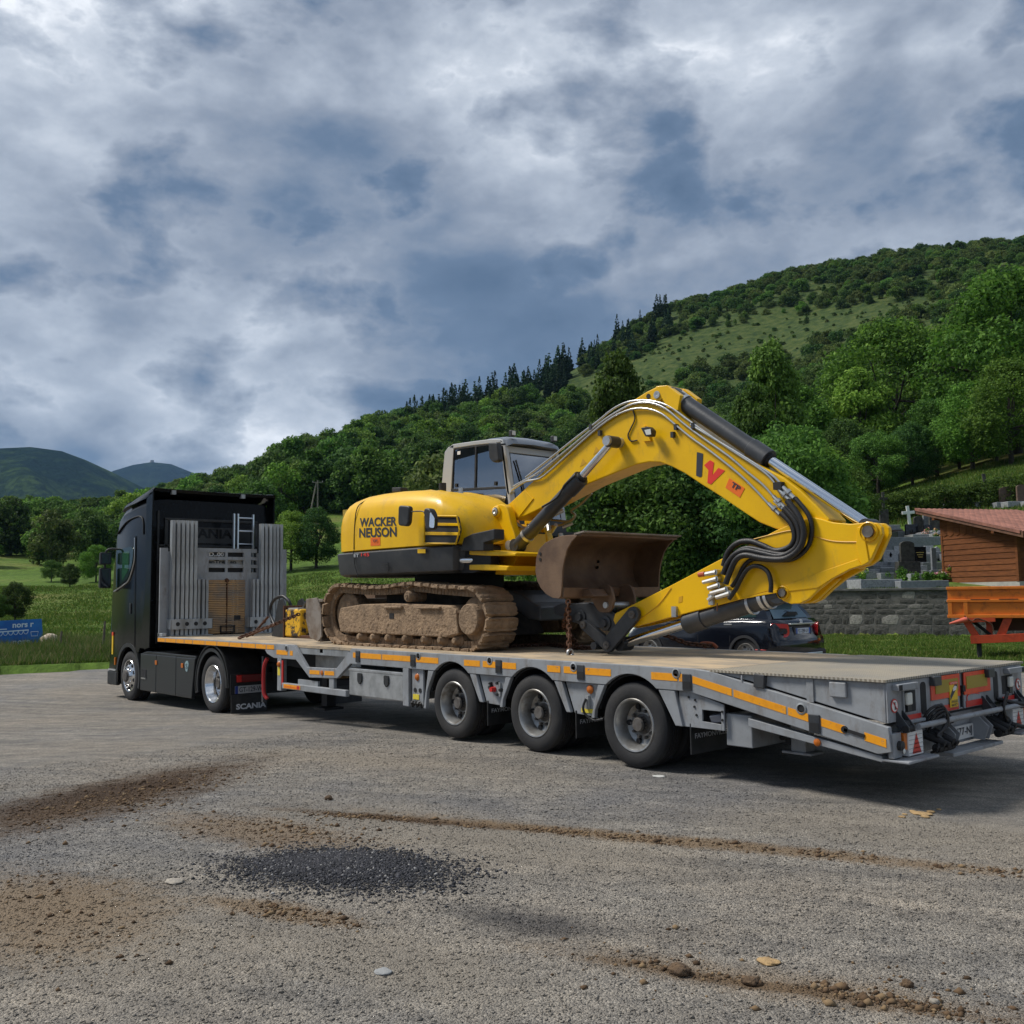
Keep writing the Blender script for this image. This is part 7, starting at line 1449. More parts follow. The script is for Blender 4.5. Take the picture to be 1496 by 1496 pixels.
# ---- the wooden hut above the wall
def hut():
    A = atr(1374, 43.4, 1.60); B = atr(1484, 40.4, 1.60); u = (B - A); u.z = 0; Lg = u.length; u.normalize(); w = Vector((-u.y, u.x, 0)); w = w if w.dot(RT) > 0 else -w       # w: along the ridge, to the right
    nrm = u.cross(Vector((0, 0, 1))); nrm = nrm if nrm.dot(-FW) > 0 else -nrm
    t = thing('wooden_hut', A.lerp(B, .5), 'brown timber hut with tiled roof above the stone wall', 'hut')
    HB = mat('brown_boards', (.185, .068, .024), .8, col2=(.11, .040, .016), spec=.15, scale=5, lo=.38, hi=.66, bump=.2, stretch=(.6, .6, 4), rnd=.16)
    def P(a, b, z): return A + u * a + w * b + Vector((0, 0, z))
    def slab(mb, a0, a1, b0, b1, z0, z1):
        mb.add([P(a, b, z) for a in (a0, a1) for b in (b0, b1) for z in (z0, z1)], [(0, 1, 3, 2), (4, 6, 7, 5), (0, 4, 5, 1), (2, 3, 7, 6), (0, 2, 6, 4), (1, 5, 7, 3)]); return mb
    z0 = .02; zp = z0 + .25; hw = 1.98
    slab(MB(), -.02, Lg + .02, -.03, 4.5, z0 - .5, zp).build('plinth', mat('pale_concrete', (.42, .41, .36), .9, col2=(.33, .32, .29), scale=3), t)
    slab(MB(), .03, Lg - .12, .04, 4.4, zp, 3.12 - .235 * Lg - .10).build('wall_core', HB, t)
    n = 9; hgt = hw / n
    for k in range(n):
        mb = MB(); za = zp + k * hgt; mb.add([P(a, b, z) for a in (0, Lg) for (b, z) in ((.03, za), (-.035, za + .004), (-.012, za + hgt - .004), (.03, za + hgt - .004))], [(0, 1, 2, 3), (4, 7, 6, 5), (0, 4, 5, 1), (1, 5, 6, 2), (2, 6, 7, 3), (3, 7, 4, 0)]); mb.build('plank', HB, t)
    # scalloped vertical boards of the gable
    m = 11; bw = Lg / m
    def rz(a): return 3.12 - .235 * a          # roof underside along the gable
    for k in range(m):
        a0, a1 = k * bw + .008, (k + 1) * bw - .008; mb = MB(); zb = zp + hw - .06
        pts = [(a0, zb + .03), ((a0 + a1) / 2, zb - .05), (a1, zb + .03), (a1, max(rz(a1) - .06, zb + .08)), (a0, max(rz(a0) - .06, zb + .08))]
        mb.add([P(a, -.045, z) for a, z in pts] + [P(a, -.02, z) for a, z in pts], [(0, 1, 2, 3, 4), (9, 8, 7, 6, 5)] + [(i, i + 5, (i + 1) % 5 + 5, (i + 1) % 5) for i in range(5)]); mb.build('gable_board', HB, t)
    for b in (.0,): slab(MB(), Lg - .1, Lg + .02, -.05, .07, zp, rz(Lg) - .05).build('corner_post', HB, t); slab(MB(), -.02, .08, -.05, .07, zp, rz(0) - .05).build('corner_post', HB, t)
    # front wall, right of the corner, set back under the eaves
    for k in range(7): slab(MB(), Lg - .08, Lg - .03, .08, 4.4, zp + k * hgt, zp + (k + 1) * hgt - .012).build('plank', HB, t)
    # roof deck, verge board, tiles
    ov = .95; a0, a1 = -ov, Lg + .75
    mb = MB(); mb.add([P(a, b, rz(a) + dz) for a in (a0, a1) for b in (-.42, 4.8) for dz in (-.04, .0)], [(0, 1, 3, 2), (4, 6, 7, 5), (0, 4, 5, 1), (2, 3, 7, 6), (0, 2, 6, 4), (1, 5, 7, 3)]); mb.build('roof_deck', HB, t)
    mb = MB(); mb.add([P(a, b, rz(a) + dz) for a in (a0, a1) for b in (-.45, -.42) for dz in (-.16, .04)], [(0, 1, 3, 2), (4, 6, 7, 5), (0, 4, 5, 1), (2, 3, 7, 6), (0, 2, 6, 4), (1, 5, 7, 3)]); mb.build('verge_board', mat('verge_board', (.16, .075, .04), .7, col2=(.10, .045, .025), scale=4), t)
    for a in (.0, Lg * .8): slab(MB(), a, a + .14, -.44, .02, rz(a) - .28, rz(a) - .10).build('rafter_end', HB, t)
    TM = mat('roof_tile', (.30, .125, .085), .8, col2=(.20, .085, .06), scale=6, bump=.3, rnd=.2); sl = math.atan(.235)
    mb = MB(); mb.add([(x, y, z) for x in (0, .36) for y, z in ((0, .0), (.06, .035), (.15, .045), (.22, .01), (.235, .0), (.22, -.01), (.0, -.01))], [(0, 1, 2, 3, 4, 5, 6), (13, 12, 11, 10, 9, 8, 7)] + [(i, i + 7, (i + 1) % 7 + 7, (i + 1) % 7) for i in range(7)]); tm = mb.mesh('roof_tile', TM)
    ux = (u * math.cos(sl) + Vector((0, 0, -math.sin(sl)))).normalized(); uz = ux.cross(w); uz = uz if uz.z > 0 else -uz
    rows = int((a1 - a0) / .31)
    for i in range(rows):
        for j in range(20):
            o = bpy.data.objects.new('roof_tile', tm); COL.objects.link(o); o.parent = t; o.matrix_parent_inverse = Matrix.Translation(-t.location); a = a0 + i * .31; q = P(a, -.44 + j * .262, rz(a) + .03) + uz * (.006 + random.uniform(0, .008))
            ax = (ux - uz * .05).normalized(); o.matrix_basis = Matrix(((ax.x, w.x, uz.x, q.x), (ax.y, w.y, uz.y, q.y), (ax.z, w.z, uz.z, q.z), (0, 0, 0, 1)))
    # barge tiles along the verge
    for i in range(rows): 
        a = a0 + i * .31; mb = MB(); mb.add([P(x, b, rz(x) + dz) for x in (a, a + .33) for b in (-.49, -.40) for dz in (-.03, .085)], [(0, 1, 3, 2), (4, 6, 7, 5), (0, 4, 5, 1), (2, 3, 7, 6), (0, 2, 6, 4), (1, 5, 7, 3)]); mb.build('verge_tile', TM, t)
hut()
# ---- orange farm cart on the grass
def cart():
    L0 = at(1431, 961, 'Z', .0); RT = (L0 - CAM).cross(Vector((0, 0, 1))); RT.z = 0; RT.normalize(); RT = Matrix.Rotation(math.radians(-3), 3, 'Z') @ RT; FW = Vector((-RT.y, RT.x, 0)); O = L0 - RT * .62; t = thing('farm_cart', L0, 'battered orange tipping farm cart with red drawbar frame on the grass', 'cart')
    OR = mat('orange_cart_paint', (.72, .19, .012), .55, col2=(.40, .10, .012), scale=5, lo=.52, hi=.72, bump=.1); RD = mat('red_frame_paint', (.55, .065, .015), .5, col2=(.34, .04, .012), scale=6, lo=.5, hi=.75); RS = mat('cart_rust', (.10, .05, .03), .9)
    def P(a, b, z): return O + RT * a + FW * b + Vector((0, 0, z))
    def slab(mb, a0, a1, b0, b1, z0, z1): mb.add([P(a, b, z) for a in (a0, a1) for b in (b0, b1) for z in (z0, z1)], [(0, 1, 3, 2), (4, 6, 7, 5), (0, 4, 5, 1), (2, 3, 7, 6), (0, 2, 6, 4), (1, 5, 7, 3)]); return mb
    zt, zb = 1.66, .95; Lc = 3.6
    slab(MB(), 0, Lc, 0, .03, zb, zt).build('side_board', OR, t); slab(MB(), 0, .03, .03, 1.75, zb, zt).build('end_board', OR, t); slab(MB(), 0, Lc, 1.75, 1.78, zb, zt).build('side_board', OR, t); slab(MB(), Lc - .03, Lc, .03, 1.75, zb, zt).build('end_board', OR, t); slab(MB(), 0, Lc, .03, 1.75, zb, zb + .05).build('floor', RS, t)
    for z0, h in ((zt - .06, .07), (1.30, .07), (zb - .02, .08)): slab(MB(), -.02, Lc, -.05, -.001, z0, z0 + h).build('rail', OR, t, bevel=.01)
    for a in (.0, .34, 1.85, 2.8): slab(MB(), a, a + .09, -.045, -.001, zb + .06, 1.30).build('rib', OR, t, bevel=.006)
    for a in (.5, 1.1): slab(MB(), a, a + .4, -.054, -.048, 1.36, 1.375).build('dent_line', RS, t)
    # drawbar frame: a triangle with a cross beam below
    def bar(p, q, r, mt=RD, nm='frame_bar'):
        d = (q - p).normalized(); s = FW; n_ = d.cross(s).normalized(); MB().obox((p + q) / 2, d, s, n_, (q - p).length / 2, r, r * 1.1).build(nm, mt, t, bevel=.006)
    bar(P(.32, .1, .96), P(.62, .1, .40), .07); bar(P(1.28, .1, .96), P(1.05, .1, .42), .08); bar(P(.85, .3, .95), P(.85, .3, .42), .06); bar(P(.45, .05, .42), P(1.9, .05, .50), .085); bar(P(.40, .0, .88), P(1.0, .0, .90), .05)
    MB().cyl(P(.40, -.02, .90), P(.02, -.12, .80), .075, .02, 14).build('tow_point', mat('faded_red', (.62, .12, .07), .6), t, smooth=40); MB().cyl(P(.62, .1, .0), P(.62, .1, .42), .055, None, 12).build('support_leg', CHAS, t); MB().cyl(P(.5, .25, .85), P(.9, .25, .5), .04, None, 10).build('jack', CHAS, t); MB().tube([P(.35, -.05, .98), P(.5, -.08, .86), P(.62, -.05, .92), P(.9, -.04, .8), P(.95, -.04, .62)], .016, 6, 4).build('chain_hose', CHAIN, t)
    for b in (.2, 1.4):
        c = P(2.6, b, .46); T_ = MB(); T_.lathe(c, FW, [(.22, 0), (.40, .0), (.46, .05), (.46, .17), (.40, .22), (.22, .22)], 28); T_.build('wheel', RUBB, t, smooth=40)
    slab(MB(), .9, 3.4, .45, .65, .62, .93).build('chassis_beam', RS, t); slab(MB(), .9, 3.4, 1.1, 1.3, .62, .93).build('chassis_beam', RS, t)
cart()
# ---- cemetery
GR = {'dark': mat('weathered_dark_stone', (.075, .072, .062), .9, col2=(.035, .035, .03), scale=6, bump=.5), 'black': mat('polished_black_granite', (.012, .013, .015), .12), 'grey': mat('grey_granite', (.34, .35, .36), .5, col2=(.20, .205, .21), scale=14), 'light': mat('light_grey_granite', (.50, .51, .51), .55, col2=(.32, .33, .34), scale=18), 'slate': mat('blue_grey_slate', (.25, .265, .28), .5, col2=(.19, .20, .21), scale=10), 'white': WHITE, 'brown': mat('brown_stone', (.13, .085, .06), .8, col2=(.09, .06, .045), scale=8)}
def gpoly(t, name, mt, c, pts, d0, d1, bev=.01):
    """pts (a,z) in metres round the foot c, facing the camera"""
    n = len(pts); v = [c + RT * a + FW * d0 + Vector((0, 0, z)) for a, z in pts] + [c + RT * a + FW * d1 + Vector((0, 0, z)) for a, z in pts]
    mb = MB(); mb.add(v, [tuple(range(n)), tuple(range(2 * n - 1, n - 1, -1))] + [(i, i + n, (i + 1) % n + n, (i + 1) % n) for i in range(n)]); return mb.build(name, mt, t, bevel=bev)
def grave(px, yb, wpx, hpx, kind, label, shape='slab', cat='gravestone', extra=None, group=None):
    c, r = hit(px, yb); k = r / FPX; w, h = wpx * k, hpx * k; t = thing('gravestone' if cat == 'gravestone' else cat.replace(' ', '_'), c, label, cat, group); m_ = GR[kind]; z0 = -.25
    if shape == 'slab': pts = [(-w / 2, z0), (w / 2, z0), (w / 2, h), (-w / 2, h)]
    elif shape == 'round': pts = [(-w / 2, z0), (w / 2, z0)] + [(w / 2 * math.cos(a), h - w * .25 + w * .25 * math.sin(a)) for a in np.linspace(0, PI, 9)]
    elif shape == 'peak': pts = [(-w / 2, z0), (w / 2, z0), (w * .42, h * .8), (0, h), (-w * .42, h * .8)]
    elif shape == 'cross':
        s = w * .12; pts = [(-s, z0), (s, z0), (s, h * .60), (w / 2, h * .60), (w / 2, h * .60 + 2 * s), (s, h * .60 + 2 * s), (s, h), (-s, h), (-s, h * .60 + 2 * s), (-w / 2, h * .60 + 2 * s), (-w / 2, h * .60), (-s, h * .60)]
    if shape == 'tomb':
        gpoly(t, 'slab', m_, c, [(-w / 2, z0), (w / 2, z0), (w / 2, h), (-w / 2, h)], 0, 1.9); gpoly(t, 'cover', GR['slate'] if kind != 'slate' else GR['grey'], c, [(-w / 2 + .06, h), (w / 2 - .06, h), (w / 2 - .10, h + .08), (-w / 2 + .10, h + .08)], .06, 1.8)
    else:
        d = .16 if shape != 'cross' else .09
        gpoly(t, 'stone', m_, c, pts, 0, d, .012)
        if shape != 'cross': gpoly(t, 'base', m_ if extra is None else GR[extra], c, [(-w * .62, z0), (w * .62, z0), (w * .62, h * .16), (-w * .62, h * .16)], -.10, d + .10, .012); gpoly(t, 'tomb_slab', GR['slate'] if kind in ('light', 'grey') else GR['grey'], c, [(-w * .75, z0), (w * .75, z0), (w * .75, .10), (-w * .75, .10)], -1.3, -.10, .02)
    return t, c, w, h
def cemetery():
    G_ = 'gravestones in the cemetery'
    # long kerb blocks just behind the wall
    for i, (x0, x1, y0, y1, kind, lab) in enumerate(((1196, 1213, 848, 858, 'grey', 'short grey stone kerb block beside the arm, behind the wall coping'), (1214, 1258, 846, 858, 'slate', 'blue-grey kerb block left of the long tomb slab'), (1260, 1317, 847, 860, 'grey', 'long grey kerb of the tomb in front of the dark stele'), (1319, 1384, 849, 859, 'slate', 'long kerb below the pink flowers next to the hut'))):
        c, r = hit((x0 + x1) / 2, y1 + 1); k = r / FPX; w = (x1 - x0) * k; t = gpoly(None, 'kerb_block', GR[kind], c, [(-w / 2, -.3), (w / 2, -.3), (w / 2, (y1 - y0) * k), (-w / 2, (y1 - y0) * k)], 0, 1.7, .02); tag(t, lab, 'kerb', 'stone kerbs of the cemetery')
    t, c, w, h = grave(1328, 843, 19, 48, 'dark', 'tall weathered dark stele on a broad mossy base', 'round', extra='dark', group=G_); gpoly(t, 'plinth', GR['dark'], c, [(-w * .8, -.2), (w * .8, -.2), (w * .78, h * .42), (-w * .74, h * .42)], -.12, .35)
    t, c, w, h = grave(1345, 826, 17, 25, 'black', 'polished black granite headstone with gilt lettering', 'slab', group=G_)
    for k_ in range(3): gpoly(t, 'gilt_line', mat('gilt', (.5, .36, .1), .4), c, [(-w * .3 + .04 * k_, h * (.66 - .12 * k_)), (w * .3 - .03 * k_, h * (.66 - .12 * k_)), (w * .3 - .03 * k_, h * (.70 - .12 * k_)), (-w * .3 + .04 * k_, h * (.70 - .12 * k_))], -.004, -.001, 0)
    t, c, w, h = grave(1302, 826, 20, 20, 'light', 'light grey headstone with a dark drop-shaped emblem', 'slab', group=G_); gpoly(t, 'emblem', GR['black'], c, [(-.02, h * .5), (.02, h * .5), (.07, h * .68), (.0, h * .86), (-.07, h * .68)], -.012, -.002, 0)
    grave(1283, 834, 14, 12, 'grey', 'low grey headstone between the arm and the light headstone', 'slab', group=G_)
    grave(1268, 846, 30, 10, 'grey', 'pale grey tomb slab with a polished cover', 'tomb', 'tomb'); grave(1247, 848, 20, 12, 'slate', 'small dark slate tomb beside the yellow arm end', 'tomb', 'tomb'); grave(1300, 838, 26, 8, 'light', 'light grey tomb below the light headstone', 'tomb', 'tomb'); grave(1360, 822, 18, 8, 'grey', 'low grey tomb right of the black headstone', 'tomb', 'tomb')
    grave(1366, 840, 6, 36, 'slate', 'narrow tall slate slab standing next to the hut', 'slab', group=G_)
    for i, (px_, yb, w_, h_, kd, sh, lab) in enumerate(((1272, 828, 13, 15, 'light', 'peak', 'pale peaked headstone beside the low grey one'), (1292, 815, 12, 14, 'grey', 'round', 'grey rounded headstone just behind the emblem stone'), (1312, 812, 10, 13, 'light', 'slab', 'narrow pale headstone left of the dark stele'), (1358, 812, 12, 12, 'light', 'slab', 'pale square headstone behind the black granite one'), (1370, 815, 9, 14, 'grey', 'peak', 'grey peaked stone close to the hut wall'), (1255, 838, 10, 13, 'light', 'round', 'pale rounded headstone next to the arm end'), (1236, 846, 14, 9, 'light', 'slab', 'low pale block among the tombs below the arm'), (1280, 842, 12, 9, 'slate', 'slab', 'small slate block between the tomb slabs'), (1350, 838, 10, 10, 'light', 'slab', 'small pale plaque stone before the black granite one'), (1307, 781, 11, 12, 'grey', 'round', 'small grey round stone in the upper row by the brown border'), (1278, 776, 10, 14, 'light', 'slab', 'pale stone in the upper row left of the pillar'))):
        grave(px_, yb, w_, h_, kd, lab, sh, group=G_)
    # terrace wall
    c, r = hit(1335, 801); k = r / FPX; t = gpoly(None, 'terrace_wall', GR['slate'], c, [(-46 * k, -.4), (70 * k, -.4), (70 * k, 15 * k), (-46 * k, 15 * k)], 0, .4, .02); tag(t, 'low smooth grey terrace wall between the two rows of graves', 'wall')
    # upper row
    t, c, w, h = grave(1293, 772, 12, 26, 'dark', 'square stone pillar crowned by a dark cross, in front of the hedge', 'slab', extra='dark', group=G_); s = .07; gpoly(t, 'cross', GR['dark'], c, [(-s, h), (s, h), (s, h + .55), (.24, h + .55), (.24, h + .70), (s, h + .70), (s, h + 1.0), (-s, h + 1.0), (-s, h + .70), (-.24, h + .70), (-.24, h + .55), (-s, h + .55)], .02, .14)
    t, c, w, h = grave(1333, 786, 17, 18, 'black', 'black headstone in the upper row below the white cross', 'slab', group=G_)
    t, c, w, h = grave(1330, 770, 17, 28, 'white', 'white metal cross leaning above the black headstone', 'cross', 'grave cross'); t.rotation_euler = (0, math.radians(-5), 0)
    grave(1343, 783, 12, 26, 'dark', 'round-topped weathered stone right of the white cross', 'round', group=G_); grave(1357, 785, 11, 16, 'black', 'small dark upright stone among flowers in the upper row', 'slab', group=G_); grave(1358, 780, 14, 32, 'slate', 'tall grey stone behind the flowers at the hut corner', 'slab', group=G_); grave(1368, 782, 16, 34, 'dark', 'broad rough stone half hidden behind the hut', 'slab', group=G_); grave(1313, 781, 14, 6, 'brown', 'brown reddish grave border left of the black headstone', 'tomb', 'tomb')
    # crosses on the skyline of the hut roof
    t, c, w, h = grave(1447, 738, 18, 42, 'dark', 'dark mossy stone cross leaning beyond the hut roof', 'cross', 'grave cross'); t.rotation_euler = (0, math.radians(-9), 0)
    grave(1419, 738, 6, 26, 'dark', 'thin dark post-like gravestone beyond the hut roof', 'slab', group=G_); grave(1472, 738, 19, 24, 'brown', 'broad brownish gravestone beyond the hut roof', 'round', group=G_); grave(1494, 738, 12, 26, 'brown', 'rounded reddish gravestone at the edge beyond the roof', 'round', group=G_); grave(1432, 738, 26, 12, 'dark', 'low dark row-end tomb beyond the hut roof', 'slab', group=G_); grave(1448, 739, 9, 12, 'light', 'small pale oval stone at the foot of the leaning cross', 'round', group=G_); grave(1397, 738, 28, 10, 'brown', 'long low brown stone just over the roof ridge', 'slab', group=G_)
cemetery()
# ---- banner on the meadow fence, posts, bundle
def banner():
    y_ = .0; a = atr(-70, 38.5); b = atr(66, 40.0); u = (b - a); u.z = 0; Lb = u.length; u.normalize(); t = thing('banner', a.lerp(b, .5), 'blue printed advertising banner stretched on posts in the meadow', 'banner')
    n = u.cross(Vector((0, 0, 1))); n = n if n.dot(-FW) > 0 else -n; zb = .05; zt = 1.02; O = Vector((a.x, a.y, min(a.z, b.z)))
    def P(s, z, d=0): return O + u * s + n * d + Vector((0, 0, z))
    BL = mat('blue_banner', (.012, .12, .42), .6, col2=(.02, .22, .58), scale=1.2, lo=.4, hi=.7)
    pts = [(0, zb), (Lb + .08, zb), (Lb - .02, zt + .06), (0, zt)]; m_ = len(pts); MB().add([P(s, z) for s, z in pts] + [P(s, z, -.02) for s, z in pts], [(0, 1, 2, 3), (7, 6, 5, 4)] + [(i, i + 4, (i + 1) % 4 + 4, (i + 1) % 4) for i in range(4)]).build('cloth', BL, t)
    MB().add([P(0, zb, .004), P(Lb - .6, zb, .004), P(Lb - .6, zb + .10, .004), P(0, zb + .14, .004)], [(0, 1, 2, 3)]).build('white_base', WHITE, t, fix=False)
    PW = mat('banner_white', (.6, .72, .8), .5); x0, x1 = Lb - 2.0, Lb - .5; zz = .62
    MB().add([P(x0, zz, .006), P(x1, zz + .05, .006), P(x1, zz + .09, .006), P(x0, zz + .04, .006)], [(0, 1, 2, 3)]).build('printed_line', PW, t, fix=False)
    for k in range(8):
        c = x0 + .10 + k * .185; r = .085; MB().tube([P(c + r * math.cos(q), zz + .01 + .006 * k - abs(r * 1.5 * math.sin(q)), .008) for q in np.linspace(PI, 2 * PI, 9)], .012, 4).build('printed_arc', PW, t)
    MB().tube([P(Lb - .42 + .28 * q, .62 - (0 if j else .16), .008) for q, j in ((0, 1), (1, 1), (.9, 0), (.1, 0), (0, 1))], .014, 4).build('printed_arc', PW, t)
    text('banner_lettering', 'nors r', P(Lb - 1.1, .78), P(Lb - .32, .80), Vector((0, 0, .15)), PW, t, bold=.03, lift=.01); text('banner_lettering', 'nors', P(Lb - 1.08, .16), P(Lb - .45, .17), Vector((0, 0, .16)), PW, t, bold=.03, lift=.01)
    for sa, sb, z_ in ((2.0, 1.6, .80), (1.9, 1.3, .72)): MB().add([P(Lb - sa, z_, .006), P(Lb - sb, z_ + .01, .006), P(Lb - sb, z_ + .045, .006), P(Lb - sa, z_ + .035, .006)], [(0, 1, 2, 3)]).build('printed_line', PW, t, fix=False)
    for s in (.1, Lb - .1, Lb * .5): MB().cyl(P(s, -.1, -.05), P(s, zt, -.05), .035, None, 8).build('post', mat('grey_wood_post', (.16, .13, .10), .9, col2=(.10, .08, .06), scale=8), t)
banner()
for px_, yb, hp, lab in ((46, 940, 30, 'brown fence post standing in front of the blue banner'), (151, 948, 42, 'thin grey wooden fence post in the tall grass beside the truck'), (88, 946, 26, 'short fence post between the banner and the truck')):
    c, r = hit(px_, yb + 6); h = hp * r / FPX; o = MB().tube([c + Vector((0, 0, -.1)), c + Vector((.02, 0, h * .5)), c + Vector((.0, .03, h))], [.045, .04, .035], 8).build('fence_post', MATS['grey_wood_post'], smooth=50); tag(o, lab, 'post', 'meadow fence posts')
def bundle():
    c, r = hit(72, 948); bm = bmesh.new(); bmesh.ops.create_icosphere(bm, subdivisions=3, radius=1)
    for v in bm.verts: k = 1 + .3 * (float(vnoise(np.array([v.co.x * 2]), np.array([v.co.y * 2 + v.co.z]), 31)[0]) - .5); v.co = c + RT * (v.co.x * .34 * k) + FW * (v.co.y * .25) + Vector((0, 0, .30 + v.co.z * .26 * k))
    me = bpy.data.meshes.new('sack'); bm.to_mesh(me); bm.free(); me.materials.append(mat('cream_sack', (.62, .55, .44), .8, col2=(.45, .32, .2), scale=5)); me.polygons.foreach_set('use_smooth', [True] * len(me.polygons)); tag(link('sack', me), 'cream white sack lying in the grass beside the banner', 'sack')
bundle()
def pole():
    c = atr(464, 148); r = 148; k = r / FPX; top = c + Vector((0, 0, 66 * k)); PM = mat('pole_wood', (.26, .24, .20), .9, col2=(.17, .155, .13), scale=4)
    t = thing('utility_pole', c, 'wooden A-frame utility pole in front of the wood', 'pole'); MB().cyl(c - Vector((0, 0, .5)), top, .14, .10, 8).build('post', PM, t); b = c - RT * (15 * k); b.z = tz(b.x, b.y) - .4; MB().cyl(b, top - Vector((0, 0, .3)) - RT * .2, .14, .10, 8).build('brace', PM, t); q = top - Vector((0, 0, .3)); MB().obox(q, RT, FW, (0, 0, 1), 8 * k, .06, .06).build('crossarm', PM, t)
    for s in (-1, 0, 1): MB().cyl(q + RT * (7 * k * s) + Vector((0, 0, .06)), q + RT * (7 * k * s) + Vector((0, 0, .25)), .05, .03, 6).build('insulator', LGREY, t)
pole()
# ------------------------------------------------------------------ vegetation
def leaf_mat(name, dark, mid, light, tr=.42): return isl_mat(name, [(0, dark), (.5, mid), (.9, light), (1, tuple(min(1, a * 1.35) for a in light))], .75, tr, .36)
LM_A = leaf_mat('leaf_green', (0.035, 0.085, 0.014), (0.077, 0.163, 0.026), (0.136, 0.248, 0.045)); LM_B = leaf_mat('leaf_bright', (0.053, 0.124, 0.014), (0.109, 0.230, 0.028), (0.189, 0.330, 0.053)); LM_C = leaf_mat('leaf_dark', (0.021, 0.059, 0.014), (0.050, 0.112, 0.024), (0.092, 0.171, 0.038)); LM_D = leaf_mat('needle_dark', (0.011, 0.031, 0.017), (0.021, 0.054, 0.026), (0.040, 0.085, 0.035), .1); LM_E = leaf_mat('leaf_olive', (0.059, 0.100, 0.024), (0.100, 0.159, 0.038), (0.165, 0.224, 0.065))
BARK = mat('bark', (.075, .062, .050), .95, col2=(.04, .033, .027), scale=6, bump=.6); PBARK = mat('pale_bark', (.30, .28, .25), .9, col2=(.18, .165, .145), scale=5)
def leaves(centres, radii, n, size, seed, flat=.75, up=.35, shell=.5):
    rg = np.random.default_rng(seed); k = len(centres); w = radii ** 2; idx = rg.choice(k, n, p=w / w.sum()); d = rg.normal(size=(n, 3)); d /= np.linalg.norm(d, axis=1)[:, None]
    r = radii[idx] * (shell + (1 - shell) * rg.uniform(0, 1, n) ** .5) * rg.uniform(.85, 1.12, n); p = centres[idx] + d * r[:, None] * np.array([1, 1, flat])
    nn = d * .7 + rg.normal(size=(n, 3)) * .6; nn[:, 2] += up; nn /= np.linalg.norm(nn, axis=1)[:, None]
    a = np.cross(nn, rg.normal(size=(n, 3))); a /= np.linalg.norm(a, axis=1)[:, None] + 1e-9; b = np.cross(nn, a); s = size * rg.uniform(.6, 1.35, n)[:, None]
    v = np.stack([p - a * s * .5, p + b * s * .28 + nn * s * .06, p + a * s * .5, p - b * s * .28 + nn * s * .06], 1).reshape(-1, 3); return v, np.arange(4 * n).reshape(n, 4)
def crown_mesh(name, seed, h, rx, base, nclump, nleaf, lsize, mt, ctop=.0, cr=.30, flat=.75, shape='round'):
    rg = np.random.default_rng(seed); C = []; R = []
    for _ in range(nclump):
        t = rg.uniform(0, 1) ** (.8); z = base + (h - base) * t
        if shape == 'round': rad = rx * (math.sin(PI * (.16 + .80 * t)) ** .75)
        elif shape == 'tall': rad = rx * (1 - t) ** .45 * (.55 + .45 * min(1, t * 3))
        a = rg.uniform(0, 2 * PI); q = rad * rg.uniform(.45, 1.0) ** .7; lop = 1 + .25 * math.sin(2 * a + seed)
        C.append((q * math.cos(a) * lop, q * math.sin(a), z - cr * rx * .4)); R.append(rx * cr * rg.uniform(.6, 1.35) * (.75 if t > .85 else 1))
    v, f = leaves(np.array(C), np.array(R), nleaf, lsize, seed + 1, flat); return np_obj(name, v, f, mt), C
def trunk_mesh(name, seed, h, r, C, mt, nl=9):
    rg = random.Random(seed); mb = MB(); top = h * .72; lean = [Vector((rg.uniform(-.03, .03) * h * k, rg.uniform(-.03, .03) * h * k, top * k)) for k in (0, .25, .5, .75, 1)]; lean[0] = Vector((0, 0, -.4)); mb.tube(lean, [r * 1.25, r, r * .8, r * .55, r * .25], 8)
    for c in rg.sample(list(C), min(nl, len(C))):
        c = Vector(c); s0 = lean[1].lerp(lean[3], rg.random()); m_ = s0.lerp(c, .5) + Vector((0, 0, -.05 * h)); mb.tube([s0, m_, c], [r * .45, r * .3, r * .08], 5)
    return mb.mesh(name, mt, smooth=60)
def conifer_mesh(name, seed, h, rx, mt):
    rg = np.random.default_rng(seed); C = []; R = []
    for k in range(26):
        t = k / 26; z = h * (.10 + .90 * t); rad = rx * (1 - t) ** .9 * rg.uniform(.7, 1.1); n = max(3, int(9 * (1 - t)))
        for j in range(n): a = 2 * PI * j / n + rg.uniform(-.4, .4); q = rad * rg.uniform(.45, .95); C.append((q * math.cos(a), q * math.sin(a), z - q * .35)); R.append(max(.16, rad * .30))
    v, f = leaves(np.array(C), np.array(R), 2600, rx * .30, seed + 1, .45, -.1, .3); return np_obj(name, v, f, mt), C
PROTO = {}
def proto(key, trunk, crown): PROTO[key] = (trunk, crown)
for i, (mt, h, rx, sh, b_) in enumerate(((LM_A, 10, 4.2, 'round', 2.0), (LM_B, 10, 4.4, 'round', 1.8), (LM_C, 10, 4.0, 'round', 1.6), (LM_A, 11, 3.3, 'tall', 1.6), (LM_B, 10.5, 3.8, 'tall', 1.4))):
    c, C = crown_mesh('crown', 40 + i, h, rx, b_, 120, 20000, .27, mt, cr=.26, flat=.7, shape=sh); proto(('near', i), trunk_mesh('trunk', 40 + i, h, .22, C, BARK, 14), c)
for i, (mt, h, rx, sh) in enumerate(((LM_A, 10, 4.4, 'round'), (LM_B, 10, 4.6, 'round'), (LM_C, 10, 4.2, 'round'), (LM_E, 10, 4.3, 'round'), (LM_A, 11, 3.5, 'tall'), (LM_C, 10.5, 3.8, 'tall'))):
    c, C = crown_mesh('crown', 70 + i, h, rx, 1.2, 60, 4200, .62, mt, cr=.33, shape=sh); proto(('far', i), trunk_mesh('trunk', 70 + i, h, .24, C, BARK, 5), c)
